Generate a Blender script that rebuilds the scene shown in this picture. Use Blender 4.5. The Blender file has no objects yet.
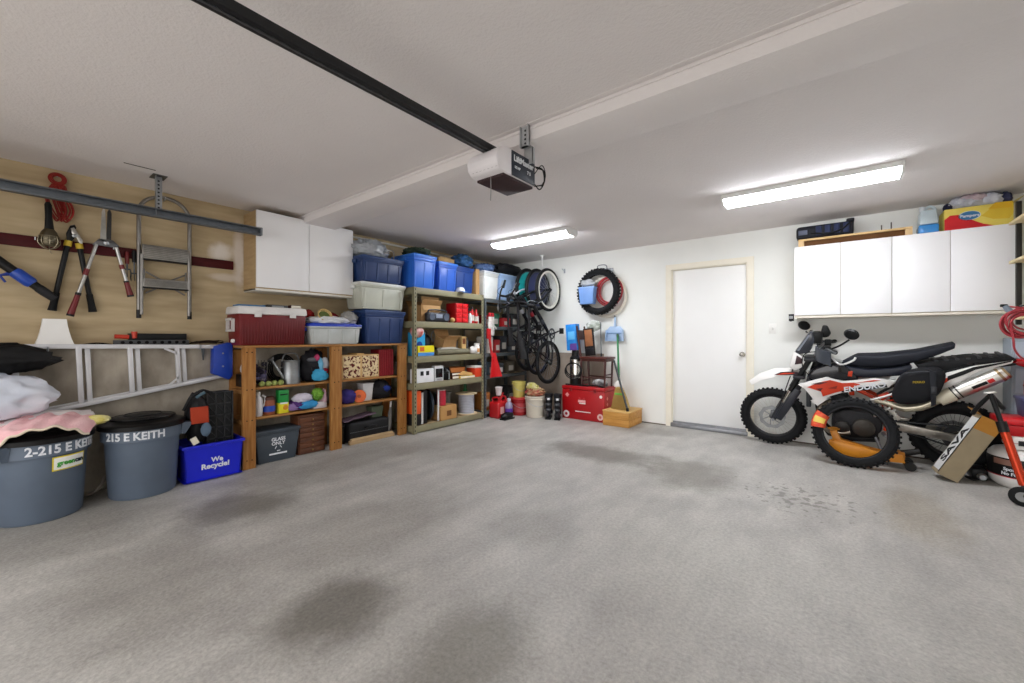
import bpy, bmesh, math, random
from mathutils import Vector as V, Matrix as Mx, noise as NZ
sc = bpy.context.scene
COL = sc.collection
R = math.radians
# ---------------------------------------------------------------- camera
cd = bpy.data.cameras.new('camera'); cam = bpy.data.objects.new('camera', cd); COL.objects.link(cam)
cam.location = (0, 0, 1.2); cam.rotation_euler = (R(90), 0, R(38.23))
cd.sensor_width = 36.0; cd.lens = 410 / 1024 * 36; cd.shift_y = -4.5 / 1024; cd.clip_start = .02
sc.camera = cam
# ---------------------------------------------------------------- daylight through the open garage door behind the camera
w = bpy.data.worlds.new('daylight'); sc.world = w; w.use_nodes = True
w.node_tree.nodes['Background'].inputs[0].default_value = (1, .98, .985, 1)
w.node_tree.nodes['Background'].inputs[1].default_value = 2.2
# sky portal in the garage door opening (a sampling guide for the sky only)
ld = bpy.data.lights.new('door_daylight', 'AREA'); ld.shape = 'RECTANGLE'; ld.size = 5.2; ld.size_y = 2.2
ld.cycles.is_portal = True
lo = bpy.data.objects.new('door_daylight', ld); lo.location = (-1.6, -1.0, 1.1); lo.rotation_euler = (R(90), 0, 0); COL.objects.link(lo)
vs = sc.view_settings
sc.display_settings.display_device = 'sRGB'
vs.view_transform = 'Standard'; vs.look = 'None'; vs.exposure = 0.52; vs.gamma = 1; vs.use_curve_mapping = False
sc.cycles.max_bounces = 10; sc.cycles.diffuse_bounces = 6; sc.cycles.use_denoising = True
LAMP = 33.0       # brightness of the fluorescent diffusers
# ---------------------------------------------------------------- materials
def lin(h):
    h = h.lstrip('#'); o = []
    for i in (0, 2, 4):
        c = int(h[i:i+2], 16) / 255; o.append(c / 12.92 if c <= .04045 else ((c + .055) / 1.055) ** 2.4)
    return (*o, 1)
MATS = {}
def mat(h, rough=.5, metal=0, var=.06, vs_=9, bump=0, bs=80, h2=None, st=(1,1,1), alpha=1, trans=0, emit=0, name=None, coat=0, det=3):
    key = (h, rough, metal, var, vs_, bump, bs, h2, st, alpha, trans, emit, coat)
    if key in MATS: return MATS[key]
    m = bpy.data.materials.new(name or 'mat_' + h.strip('#')); m.use_nodes = True
    nt = m.node_tree; N = nt.nodes; L = nt.links; b = N['Principled BSDF']
    c = lin(h); b.inputs['Base Color'].default_value = c
    b.inputs['Roughness'].default_value = rough; b.inputs['Metallic'].default_value = metal
    b.inputs['Coat Weight'].default_value = coat
    if rough >= .6: b.inputs['Specular IOR Level'].default_value = .25
    if max(c[:3]) < .02: b.inputs['Specular IOR Level'].default_value = .3
    if trans: b.inputs['Transmission Weight'].default_value = trans
    if alpha < 1: b.inputs['Alpha'].default_value = alpha
    if emit:
        b.inputs['Emission Color'].default_value = c; b.inputs['Emission Strength'].default_value = emit
    if var or h2 or bump:
        tc = N.new('ShaderNodeTexCoord'); mp = N.new('ShaderNodeMapping'); mp.inputs['Scale'].default_value = st
        L.new(tc.outputs['Object'], mp.inputs[0])
    if var or h2:
        n = N.new('ShaderNodeTexNoise'); n.inputs['Scale'].default_value = vs_; n.inputs['Detail'].default_value = det
        L.new(mp.outputs[0], n.inputs['Vector'])
        mx = N.new('ShaderNodeMix'); mx.data_type = 'RGBA'
        mr = N.new('ShaderNodeMapRange'); mr.inputs[1].default_value = .32; mr.inputs[2].default_value = .68
        L.new(n.outputs[0], mr.inputs[0]); L.new(mr.outputs[0], mx.inputs[0])
        c2 = lin(h2) if h2 else tuple(min(1, x * (1 + var)) for x in c[:3]) + (1,)
        c1 = c if h2 else tuple(x * (1 - var) for x in c[:3]) + (1,)
        mx.inputs[6].default_value = c1; mx.inputs[7].default_value = c2
        L.new(mx.outputs[2], b.inputs['Base Color'])
    if bump:
        n2 = N.new('ShaderNodeTexNoise'); n2.inputs['Scale'].default_value = bs; n2.inputs['Detail'].default_value = 4
        L.new(mp.outputs[0], n2.inputs['Vector'])
        bp = N.new('ShaderNodeBump'); bp.inputs['Strength'].default_value = bump; bp.inputs['Distance'].default_value = .01
        L.new(n2.outputs[0], bp.inputs['Height']); L.new(bp.outputs[0], b.inputs['Normal'])
    MATS[key] = m
    return m
def plas(h, rough=.42): return mat(h, rough, var=.05, bump=.03, bs=150)
def cloth(h, h2=None): return mat(h, .9, var=.1, vs_=14, bump=.25, bs=60, h2=h2)
def metal(h='b8bcc0', rough=.35): return mat(h, rough, 1, var=.08, vs_=30)
def card(h='b08a5c'): return mat(h, .85, var=.06, vs_=12, bump=.08, bs=60)
BLACK = plas('0e0f10'); RUB = mat('101112', .75, var=.15, vs_=40, bump=.2, bs=120)
WHITE = plas('e9e9e6'); STEEL = metal(); DKSTEEL = metal('5a5d60'); CHROME = metal('d8dade', .15)
WOOD = mat('8c5a2a', .6, h2='ab7a42', vs_=5, st=(9, 9, .8), bump=.12, bs=20, det=5)
WOODH = mat('8f6032', .6, h2='aa7c48', vs_=5, st=(9, .8, 9), bump=.12, bs=20, det=5)
CARD = card(); RED = plas('b3141a', .35); INK = plas('dfe2e6', .8); PAPER = mat('ded8c8', .9)
# ---------------------------------------------------------------- mesh building
class MB:
    """Collects shapes; obj() links them as ONE mesh object.  MB(t): shapes are given in world space and re-based on thing t."""
    def __init__(s, t=None, m=None):
        s.v = []; s.f = []; s.t = t
        s.m = (t.matrix_basis.inverted() if t is not None else Mx.Identity(4)) @ (m or Mx.Identity(4))
    def add(s, vs, fs):
        n = len(s.v); m = s.m
        s.v += [(m @ V(p))[:] for p in vs]; s.f += [tuple(i + n for i in f) for f in fs]; return s
    def hexa(s, p):   # 8 corners: bottom ring, top ring
        return s.add(p, [(3,2,1,0),(4,5,6,7),(0,1,5,4),(1,2,6,5),(2,3,7,6),(3,0,4,7)])
    def box(s, x0, x1, y0, y1, z0, z1, bev=0, seg=2):
        x0, x1 = sorted((x0, x1)); y0, y1 = sorted((y0, y1)); z0, z1 = sorted((z0, z1))
        p = [(x0,y0,z0),(x1,y0,z0),(x1,y1,z0),(x0,y1,z0),(x0,y0,z1),(x1,y0,z1),(x1,y1,z1),(x0,y1,z1)]
        if not bev: return s.hexa(p)
        return s.bevelled(p, [(3,2,1,0),(4,5,6,7),(0,1,5,4),(1,2,6,5),(2,3,7,6),(3,0,4,7)], min(bev, .49*min(x1-x0, y1-y0, z1-z0)), seg)
    def bevelled(s, p, f, bev, seg=2):
        bm = bmesh.new(); q = [bm.verts.new(a) for a in p]
        for a in f: bm.faces.new([q[i] for i in a])
        bmesh.ops.bevel(bm, geom=bm.edges[:], offset=bev, segments=seg, affect='EDGES', profile=.5)
        bm.verts.index_update(); s.add([v.co[:] for v in bm.verts], [tuple(v.index for v in a.verts) for a in bm.faces]); bm.free(); return s
    def frus(s, c, w0, d0, w1, d1, h, bev=0):   # tapered box: base centre c, sizes x (w) and y (d), at bottom and top
        x, y, z = c; p = []
        for W, D, Z in ((w0, d0, z), (w1, d1, z + h)):
            p += [(x-W/2,y-D/2,Z),(x+W/2,y-D/2,Z),(x+W/2,y+D/2,Z),(x-W/2,y+D/2,Z)]
        f = [(3,2,1,0),(4,5,6,7),(0,1,5,4),(1,2,6,5),(2,3,7,6),(3,0,4,7)]
        return s.bevelled(p, f, bev) if bev else s.add(p, f)
    def tube(s, pts, r, n=8, closed=False, cap=True):
        pts = [V(p) for p in pts]; k = len(pts); rr = r if isinstance(r, (list, tuple)) else [r] * k
        T = []
        for i in range(k):
            a = pts[(i-1) % k] if (closed or i) else pts[i]; b = pts[(i+1) % k] if (closed or i < k-1) else pts[i]
            d = (b - a); T.append(d.normalized() if d.length > 1e-9 else V((0,0,1)))
        u = T[0].orthogonal().normalized(); vs = []; 
        for i in range(k):
            u = (u - T[i] * u.dot(T[i])); u = u.normalized() if u.length > 1e-6 else T[i].orthogonal().normalized()
            w_ = T[i].cross(u)
            for j in range(n):
                a = 2*math.pi*j/n; vs.append((pts[i] + (u*math.cos(a) + w_*math.sin(a)) * rr[i])[:])
        fs = []
        for i in range(k if closed else k-1):
            for j in range(n):
                a, b = i*n + j, i*n + (j+1) % n; c, d = ((i+1) % k)*n + (j+1) % n, ((i+1) % k)*n + j
                fs.append((a, b, c, d))
        if cap and not closed: fs += [tuple(range(n-1, -1, -1)), tuple((k-1)*n + j for j in range(n))]
        return s.add(vs, fs)
    def cyl(s, p, q, r, r2=None, n=16): return s.tube([p, q], [r, r if r2 is None else r2], n)
    def lathe(s, prof, n=24, c=(0,0,0), ax=(0,0,1), cap=True, sx=1, sy=1):
        az = V(ax).normalized(); q = V((0,0,1)).rotation_difference(az); c = V(c); vs = []; k = len(prof)
        for r, z in prof:
            for j in range(n):
                a = 2*math.pi*j/n; vs.append((c + q @ V((r*math.cos(a)*sx, r*math.sin(a)*sy, z)))[:])
        fs = [(i*n+j, i*n+(j+1) % n, (i+1)*n+(j+1) % n, (i+1)*n+j) for i in range(k-1) for j in range(n)]
        if cap: fs += [tuple(range(n-1, -1, -1)), tuple((k-1)*n+j for j in range(n))]
        return s.add(vs, fs)
    def torus(s, c, R_, r, ax=(0,0,1), n=40, m=10, r2=None):
        az = V(ax).normalized(); q = V((0,0,1)).rotation_difference(az); c = V(c); vs = []
        for i in range(n):
            a = 2*math.pi*i/n
            for j in range(m):
                b = 2*math.pi*j/m; rad = R_ + r*math.cos(b)
                vs.append((c + q @ V((rad*math.cos(a), rad*math.sin(a), (r2 or r)*math.sin(b))))[:])
        return s.add(vs, [(i*m+j, ((i+1) % n)*m+j, ((i+1) % n)*m+(j+1) % m, i*m+(j+1) % m) for i in range(n) for j in range(m)])
    def prism(s, poly, a0, a1, ax='y', bev=0):   # outline (2-D) pushed from a0 to a1 along ax
        def P3(p, a): return {'y': (p[0], a, p[1]), 'x': (a, p[0], p[1]), 'z': (p[0], p[1], a)}[ax]
        n = len(poly); vs = [P3(p, a0) for p in poly] + [P3(p, a1) for p in poly]
        fs = [tuple(range(n)), tuple(range(2*n-1, n-1, -1))] + [(i, n+i, n+(i+1) % n, (i+1) % n) for i in range(n)]
        if bev:
            bm = bmesh.new(); q = [bm.verts.new(a) for a in vs]
            for a in fs: bm.faces.new([q[i] for i in a])
            bmesh.ops.recalc_face_normals(bm, faces=bm.faces[:])
            bmesh.ops.bevel(bm, geom=bm.edges[:], offset=bev, segments=2, affect='EDGES', profile=.5)
            bm.verts.index_update(); return s.add([v.co[:] for v in bm.verts], [tuple(v.index for v in a.verts) for a in bm.faces])
        return s.add(vs, fs)
    def blob(s, c, r, seed=0, amp=.2, fr=2.5, n=28, m=16, flat=None, ridge=True):
        vs = []; o = V((seed*7.3, seed*3.1, seed*1.7))
        for i in range(m+1):
            t = math.pi*i/m
            for j in range(n):
                a = 2*math.pi*j/n; d = V((math.sin(t)*math.cos(a), math.sin(t)*math.sin(a), math.cos(t)))
                q = NZ.noise(d*fr + o); q = (.5 - abs(q)) if ridge else q
                q += .45*NZ.noise(d*fr*2.7 + o); k = 1 + amp*q
                z = d.z*r[2]*k
                if flat is not None: z = max(z, -flat)
                vs.append((c[0]+d.x*r[0]*k, c[1]+d.y*r[1]*k, c[2]+z))
        fs = [(i*n+j, (i+1)*n+j, (i+1)*n+(j+1) % n, i*n+(j+1) % n) for i in range(m) for j in range(n)]
        return s.add(vs, fs)
    def sheet(s, nx, ny, fn, th=.006):      # a cloth or plate: fn(u, v) -> point, both faces th apart
        g = [[V(fn(i/(nx-1), j/(ny-1))) for j in range(ny)] for i in range(nx)]; vs = []
        nrm = []
        for i in range(nx):
            for j in range(ny):
                a = g[min(i+1, nx-1)][j] - g[max(i-1, 0)][j]; b = g[i][min(j+1, ny-1)] - g[i][max(j-1, 0)]
                c = a.cross(b); nrm.append(c.normalized() if c.length > 1e-9 else V((0,0,1)))
        for k in (.5, -.5):
            for i in range(nx):
                for j in range(ny): vs.append((g[i][j] + nrm[i*ny+j]*th*k)[:])
        o = nx*ny; fs = []
        for i in range(nx-1):
            for j in range(ny-1):
                a, b, c, d = i*ny+j, (i+1)*ny+j, (i+1)*ny+j+1, i*ny+j+1
                fs += [(a, b, c, d), (o+d, o+c, o+b, o+a)]
        rim = [(i, 0) for i in range(nx)] + [(nx-1, j) for j in range(1, ny)] + [(i, ny-1) for i in range(nx-2, -1, -1)] + [(0, j) for j in range(ny-2, 0, -1)]
        for k in range(len(rim)):
            a = rim[k][0]*ny + rim[k][1]; b = rim[(k+1) % len(rim)][0]*ny + rim[(k+1) % len(rim)][1]
            fs.append((a, o+a, o+b, b))
        return s.add(vs, fs)
    def text(s, txt, size, fn, bold=.0, ext=.0015, sx=1, shear=0, align='CENTER'):   # fn: (x, y, z) in text space -> point
        cu = bpy.data.curves.new('t', 'FONT'); cu.body = txt; cu.size = size; cu.offset = bold*size; cu.extrude = ext
        cu.align_x = align; cu.align_y = 'CENTER'; cu.shear = shear; cu.resolution_u = 3
        o = bpy.data.objects.new('t', cu); me = bpy.data.meshes.new_from_object(o)
        s.add([fn(v.co.x*sx, v.co.y, v.co.z) for v in me.vertices], [tuple(p.vertices) for p in me.polygons])
        bpy.data.objects.remove(o); bpy.data.curves.remove(cu); bpy.data.meshes.remove(me); return s
    def obj(s, name, m, parent=None, ang=38, label=None, kind=None):
        parent = parent if parent is not None else s.t
        me = bpy.data.meshes.new(name); me.from_pydata(s.v, [], s.f); me.update()
        bm = bmesh.new(); bm.from_mesh(me); bmesh.ops.recalc_face_normals(bm, faces=bm.faces[:]); bm.to_mesh(me); bm.free()
        me.polygons.foreach_set('use_smooth', [True]*len(me.polygons)); me.set_sharp_from_angle(angle=R(ang))
        me.materials.append(m); o = bpy.data.objects.new(name, me); COL.objects.link(o)
        if parent is not None: o.parent = parent
        if label: o['label'] = label
        if kind: o['kind'] = kind
        return o
def tagit(o, label, cat, group=None, kind=None):
    o['label'] = label; o['category'] = cat
    if group: o['group'] = group
    if kind: o['kind'] = kind
    return o
def T(name, label, cat, loc=(0,0,0), rz=0, group=None, rx=0, ry=0):     # an Empty at the thing's base
    o = bpy.data.objects.new(name, None); COL.objects.link(o); o.empty_display_size = .05
    o.location = loc; o.rotation_euler = (rx, ry, rz)
    return tagit(o, label, cat, group)
def solo(mb, name, m, label, cat, loc=None, rz=0, group=None, ang=38, kind=None):   # a thing that is one mesh; world-built meshes get their origin at the base
    if loc is None:
        lo = [min(v[i] for v in mb.v) for i in range(3)]; hi = [max(v[i] for v in mb.v) for i in range(3)]
        loc = ((lo[0]+hi[0])/2, (lo[1]+hi[1])/2, lo[2]); mb.v = [(v[0]-loc[0], v[1]-loc[1], v[2]-loc[2]) for v in mb.v]
    o = mb.obj(name, m, None, ang); o.location = loc; o.rotation_euler = (0, 0, rz)
    return tagit(o, label, cat, group, kind)
def struct(mb, name, m, ang=38, parent=None):
    o = mb.obj(name, m, parent, ang); o['kind'] = 'structure'; return o
def copy_thing(t, loc, label, rz=None, group=None):     # a thing, its parts and their sub-parts
    r = t.copy(); COL.objects.link(r); r.location = loc; r['label'] = label
    if rz is not None: r.rotation_euler = (0, 0, rz)
    if group: r['group'] = group
    for c in list(t.children):
        k = c.copy(); COL.objects.link(k); k.parent = r
        for d in list(c.children):
            e = d.copy(); COL.objects.link(e); e.parent = k
    return r
def arc(c, r, a0, a1, n, ax='x'):
    o = []
    for i in range(n+1):
        a = R(a0 + (a1-a0)*i/n); p, q = r*math.cos(a), r*math.sin(a)
        o.append({'x': (c[0], c[1]+p, c[2]+q), 'y': (c[0]+p, c[1], c[2]+q), 'z': (c[0]+p, c[1]+q, c[2])}[ax])
    return o
def spline(pts, k=6):      # Catmull-Rom through points
    P = [V(p) for p in pts]; P = [2*P[0]-P[1]] + P + [2*P[-1]-P[-2]]; o = []
    for i in range(1, len(P)-2):
        for j in range(k):
            t = j/k; a, b, c, d = P[i-1:i+3]
            o.append((.5*((2*b) + (c-a)*t + (2*a-5*b+4*c-d)*t*t + (3*b-a-3*c+d)*t**3))[:])
    return o + [P[-2][:]]
# ================================================================ THE SETTING
def patches(m, spots, warp=.5, sc_=6, speck=None):
    """Marks with a shape of their own: (centre, radii, colour, strength); edges broken up by noise."""
    nt = m.node_tree; N = nt.nodes; L = nt.links; b = N['Principled BSDF']
    src = b.inputs['Base Color'].links[0].from_socket
    tc = N.new('ShaderNodeTexCoord')
    nz = N.new('ShaderNodeTexNoise'); nz.inputs['Scale'].default_value = sc_; nz.inputs['Detail'].default_value = 6; nz.inputs['Roughness'].default_value = .65
    L.new(tc.outputs['Object'], nz.inputs['Vector'])
    for c, r, h, k in spots:
        mp = N.new('ShaderNodeMapping'); mp.vector_type = 'TEXTURE'
        mp.inputs['Location'].default_value = c; mp.inputs['Scale'].default_value = r
        L.new(tc.outputs['Object'], mp.inputs[0])
        ln = N.new('ShaderNodeVectorMath'); ln.operation = 'LENGTH'; L.new(mp.outputs[0], ln.inputs[0])
        ad = N.new('ShaderNodeMath'); ad.operation = 'MULTIPLY_ADD'; L.new(nz.outputs[0], ad.inputs[0]); ad.inputs[1].default_value = warp*2
        L.new(ln.outputs['Value'], ad.inputs[2])
        mr = N.new('ShaderNodeMapRange'); mr.interpolation_type = 'SMOOTHSTEP'
        mr.inputs[1].default_value = 1+warp; mr.inputs[2].default_value = .3+warp; mr.inputs[3].default_value = 0; mr.inputs[4].default_value = k
        L.new(ad.outputs[0], mr.inputs[0])
        mx = N.new('ShaderNodeMix'); mx.data_type = 'RGBA'; L.new(mr.outputs[0], mx.inputs[0]); L.new(src, mx.inputs[6])
        mx.inputs[7].default_value = lin(h); src = mx.outputs[2]
    if speck:       # dark drips: sharp noise islands inside one patch
        c, r, h, sc2 = speck
        mp = N.new('ShaderNodeMapping'); mp.vector_type = 'TEXTURE'; mp.inputs['Location'].default_value = c; mp.inputs['Scale'].default_value = r
        L.new(tc.outputs['Object'], mp.inputs[0]); ln = N.new('ShaderNodeVectorMath'); ln.operation = 'LENGTH'; L.new(mp.outputs[0], ln.inputs[0])
        n2 = N.new('ShaderNodeTexNoise'); n2.inputs['Scale'].default_value = sc2; n2.inputs['Detail'].default_value = 3; L.new(tc.outputs['Object'], n2.inputs['Vector'])
        ad = N.new('ShaderNodeMath'); ad.operation = 'MULTIPLY_ADD'; L.new(ln.outputs['Value'], ad.inputs[0]); ad.inputs[1].default_value = -.22; L.new(n2.outputs[0], ad.inputs[2])
        mr = N.new('ShaderNodeMapRange'); mr.inputs[1].default_value = .46; mr.inputs[2].default_value = .52; mr.inputs[3].default_value = 0; mr.inputs[4].default_value = .55
        L.new(ad.outputs[0], mr.inputs[0])
        mx = N.new('ShaderNodeMix'); mx.data_type = 'RGBA'; L.new(mr.outputs[0], mx.inputs[0]); L.new(src, mx.inputs[6]); mx.inputs[7].default_value = lin(h); src = mx.outputs[2]
    L.new(src, b.inputs['Base Color'])
CONC = mat('a09d98', .5, h2='b6b3ad', vs_=4.5, bump=.4, bs=60, det=12, name='floor_concrete', st=(1, .55, 1))
patches(CONC, [((-1.9,3.9,0),(.9,.45,1),'625e57',.7), ((-1.0,3.8,0),(.45,.6,1),'6a665d',.65), ((-1.75,.95,0),(.33,.4,1),'565147',.7),
               ((-1.1,1.1,0),(.3,.5,1),'676258',.6), ((-3.3,1.1,0),(.5,.45,1),'625e56',.7), ((-2.3,1.6,0),(.5,.9,1),'86827a',.4),
               ((.45,3.9,0),(.3,.8,1),'8a7f6c',.5), ((-3.2,3.2,0),(.7,.9,1),'78746c',.45), ((-1.5,2.1,0),(.35,.35,1),'85827b',.4),
               ((-2.6,.5,0),(.8,.5,1),'827e77',.5), ((-.4,2.4,0),(1.1,.8,1),'bdbbb4',.5), ((-3.7,2.2,0),(.5,1.5,1),'807c74',.5),
               ((-3.9,.3,0),(.8,.7,1),'77736b',.5), ((-1.9,5.2,0),(.6,.3,1),'75716a',.5)], .55, 3.5,
        ((-.22,3.7,0),(.55,.5,1),'55524b',17))
def grain(m, sc1, k, st=(1,1,1)):
    nt = m.node_tree; N = nt.nodes; L = nt.links; b = N['Principled BSDF']; src = b.inputs['Base Color'].links[0].from_socket
    tc = N.new('ShaderNodeTexCoord'); mp = N.new('ShaderNodeMapping'); mp.inputs['Scale'].default_value = st; L.new(tc.outputs['Object'], mp.inputs[0])
    n = N.new('ShaderNodeTexNoise'); n.inputs['Scale'].default_value = sc1; n.inputs['Detail'].default_value = 6; n.inputs['Roughness'].default_value = .75; L.new(mp.outputs[0], n.inputs['Vector'])
    mr = N.new('ShaderNodeMapRange'); mr.inputs[1].default_value = .35; mr.inputs[2].default_value = .65; mr.inputs[3].default_value = 1-k; mr.inputs[4].default_value = 1+k*.6; L.new(n.outputs[0], mr.inputs[0])
    mx = N.new('ShaderNodeMix'); mx.data_type = 'RGBA'; mx.blend_type = 'MULTIPLY'; mx.inputs[0].default_value = 1; L.new(src, mx.inputs[6]); L.new(mr.outputs[0], mx.inputs[7]); L.new(mx.outputs[2], b.inputs['Base Color'])
grain(CONC, 55, .24); grain(CONC, 2.5, .09, (3, .8, 1))
WALLW = mat('edeee9', .7, var=.015, vs_=3, bump=.05, bs=160, name='painted_wall')
CEIL = mat('e6e1e0', .85, var=.015, vs_=2, bump=.35, bs=70, name='ceiling_texture')
TAN = mat('b09c7b', .85, h2='c7b491', vs_=3.2, st=(1, .7, 4), bump=.05, bs=60, name='unpainted_drywall')
patches(TAN, [((-4.68,1.38,2.02),(.3,.13,.13),'efe9e2',.85), ((-4.68,1.53,2.0),(.3,.07,.42),'e9e2dc',.8), ((-4.68,1.42,1.78),(.3,.2,.05),'e6ddd4',.6)], .35, 9)
STEM = mat('80786c', .9, h2='b5ac9d', vs_=5, bump=.5, bs=28, det=8, st=(1, 1, .6), name='stem_wall_concrete')
struct(MB().box(-4.95, 1.7, -1.0, 5.95, -.1, 0), 'floor', CONC)
struct(MB().box(-9, 7, -9, -1.0, -.12, -.01), 'driveway', mat('b5b3ad', .8, var=.1, bump=.2))  # unseen ground outside, added to bounce daylight into the garage
struct(MB().box(-4.95, 1.7, -1.12, 5.95, 2.48, 2.6), 'ceiling', CEIL)
struct(MB().box(-4.7, 1.6, 2.02, 2.36, 2.39, 2.485, .004), 'ceiling_beam', CEIL)
struct(MB().box(-4.66, 1.5, 2.012, 2.022, 2.455, 2.462).box(-4.66, 1.5, 1.985, 2.02, 2.477, 2.4815), 'trim_1', CEIL)   # taped seam along the beam
struct(MB().box(-4.105, -4.093, .60, .78, 2.4785, 2.481), 'trim_3', mat('3a3633', .9))
struct(MB().box(-4.95, -4.68, -1.0, 5.8, 0, 2.5), 'wall_left', TAN)
struct(MB().box(-4.7, -4.53, -1.0, 5.7, 0, 1.13, .01), 'wall_left_foundation', STEM)
m = MB(); m.box(-4.95, -1.745, 5.68, 5.95, 0, 2.5); m.box(-.825, 1.7, 5.68, 5.95, 0, 2.5); m.box(-1.745, -.825, 5.68, 5.95, 2.115, 2.5)
struct(m, 'wall_back', WALLW)
struct(MB().box(-4.7, -2.72, 5.665, 5.7, 0, .95, .004), 'wall_back_foundation', mat('8d8175', .9, h2='a3978a', vs_=3, bump=.4, bs=30, name='foundation_back'))
struct(MB().box(1.5, 1.7, -1.0, 5.8, 0, 2.5), 'wall_right', WALLW)
m = MB(); m.box(-4.95, -4.05, -1.12, -1.0, 0, 2.5); m.box(.9, 1.7, -1.12, -1.0, 0, 2.5); m.box(-4.05, .9, -1.12, -1.0, 2.2, 2.5)  # unseen; left stub widened to shift daylight towards centre and right
struct(m, 'wall_front', TAN)
struct(MB().box(-2.72, -1.81, 5.672, 5.682, 0, .012).box(-.785, 1.5, 5.672, 5.682, 0, .012), 'gap_shade_back', mat('5f5348', .8))  # dark strips coloured as the shadow gap where back wall meets floor
# back door: slab, jambs and casing, threshold, knob
DOORW = mat('f3f3f1', .45, var=.01, vs_=3, name='door_paint'); CASE = mat('efe9d8', .5, var=.02, name='casing_paint')
d = struct(MB().box(-1.722, -.848, 5.715, 5.755, .07, 2.092, .002), 'door_1', DOORW)
m = MB(); m.prism([(-1.735,0),(-1.735,2.103),(-.835,2.103),(-.835,0),(-.765,0),(-.765,2.172),(-1.805,2.172),(-1.805,0)], 5.662, 5.684)
m.box(-1.745, -1.722, 5.68, 5.86, 0, 2.115); m.box(-.848, -.825, 5.68, 5.86, 0, 2.115); m.box(-1.745, -.825, 5.68, 5.86, 2.095, 2.115)
m.box(-1.722, -1.705, 5.757, 5.80, 0, 2.1); m.box(-.865, -.848, 5.757, 5.80, 0, 2.1)
struct(m, 'door_frame', CASE, parent=d)
struct(MB().box(-1.74, -.83, 5.65, 5.86, 0, .05, .006).box(-1.722, -.848, 5.70, 5.78, .05, .068), 'door_threshold', metal('9a9ca0', .45), parent=d)
m = MB().lathe([(.03,0),(.033,.004),(.03,.01),(.012,.014),(.012,.03),(.022,.036),(.028,.05),(.024,.064),(.008,.07)], 24, (-.895,5.715,.985), (0,-1,0))
struct(m, 'door_knob', metal('c2bfb6', .25), parent=d)
struct(MB().box(-.848, -.842, 5.71, 5.73, 1.7, 1.8), 'door_hinge', STEEL, parent=d)
t = T('light_switch', 'white wall switch plate between the back door and the motorcycle', 'switch', (-.575, 5.68, 1.24))
MB(t).box(-.612, -.538, 5.673, 5.68, 1.24, 1.355, .003).obj('switch_plate', mat('efeee9', .4)); MB(t).box(-.585, -.565, 5.664, 5.675, 1.28, 1.315, .003).obj('toggle', mat('dddcd5', .4))
# fluorescent wraparound fixtures: end caps, body and glowing diffuser
def fluoro(x0, x1, y0, y1, label):
    t = T('fluorescent_light', label, 'ceiling light', ((x0+x1)/2, (y0+y1)/2, 2.40), 0, 'fluorescent ceiling lights')
    MB(t).box(x0+.015, x1-.015, y0+.004, y1-.004, 2.438, 2.48).obj('body', WHITE)
    pr = [(y0+.008,2.437),(y0+.012,2.425),(y0+.045,2.402),(y1-.045,2.402),(y1-.012,2.425),(y1-.008,2.437)]
    MB(t).prism(pr, x0+.02, x1-.02, 'x').obj('diffuser', mat('f6f9ff', .5, var=0, emit=LAMP, name='lit_diffuser'))
    pe = [(y0,2.48),(y0,2.427),(y0+.04,2.396),(y1-.04,2.396),(y1,2.427),(y1,2.48)]
    for a, b in ((x0, x0+.02), (x1-.02, x1)): MB(t).prism(pe, a, b, 'x', .003).obj('end_cap', WHITE)
fluoro(-3.62, -2.43, 4.12, 4.36, 'lit fluorescent ceiling light above the metal shelving and bicycles')
fluoro(-.81, .40, 4.07, 4.31, 'lit fluorescent ceiling light in front of the white back wall cabinets')
# garage door opener on its rail
NAVY = plas('1d2634', .4)
t = T('garage_door_opener', 'white and black garage door opener hung from the ceiling beam', 'opener', (-1.6, 1.95, 2.12)); OPENER = t
pr = []
for a in range(0, 7): pr.append((1.84 - .12*math.sin(R(a*15)), 2.285 - .05*(1-math.cos(R(a*15))) - .0))
pr = [(1.87,2.285),(1.82,2.285),(1.775,2.272),(1.745,2.245),(1.728,2.205),(1.735,2.165),(1.76,2.14),(1.80,2.13),(1.87,2.13)]
MB(t).prism(pr, -1.725, -1.495, 'x', .008).obj('light_cover', mat('e4e0e2', .45, var=.03), ang=50)
m = MB(t)
for k in range(7): m.box(-1.70+k*.03, -1.685+k*.03, 1.747, 1.762, 2.152, 2.166)
m.obj('cover_vents', mat('8d8a8a', .6))
MB(t).box(-1.722, -1.50, 1.85, 2.10, 2.13, 2.285, .008).obj('housing', mat('d6d3d2', .45))
MB(t).box(-1.502, -1.492, 1.862, 2.095, 2.136, 2.28, .003).obj('side_panel', NAVY)
MB(t).box(-1.71, -1.505, 1.80, 2.09, 2.116, 2.132, .004).obj('bottom_plate', mat('3a2a2c', .6))
m = MB(t)
def side(x, y, z): return (-1.4905+z, 1.978+x, 2.222+y)
for tx, sz, y0, z0 in (('LiftMaster', .048, 1.978, 2.238), ('7 5', .028, 2.03, 2.19), ('1/2 HP', .02, 1.915, 2.188)):
    MB(t).text(tx, sz, lambda x,y,z: (-1.491+z, y0+x, z0+y), .03).obj('lettering', INK)
m = MB(t); m.tube(spline([(-1.5,2.105,2.26),(-1.46,2.13,2.24),(-1.46,2.15,2.17),(-1.48,2.13,2.12),(-1.5,2.1,2.15)], 8), .004, 6); m.tube(spline([(-1.49,2.105,2.25),(-1.44,2.12,2.22),(-1.45,2.13,2.15),(-1.5,2.1,2.135)], 8), .004, 6)
m.tube(spline([(-1.52,2.105,2.2),(-1.455,2.115,2.26),(-1.43,2.12,2.19),(-1.46,2.12,2.13)], 8), .003, 6); m.obj('wiring', BLACK)
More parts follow.
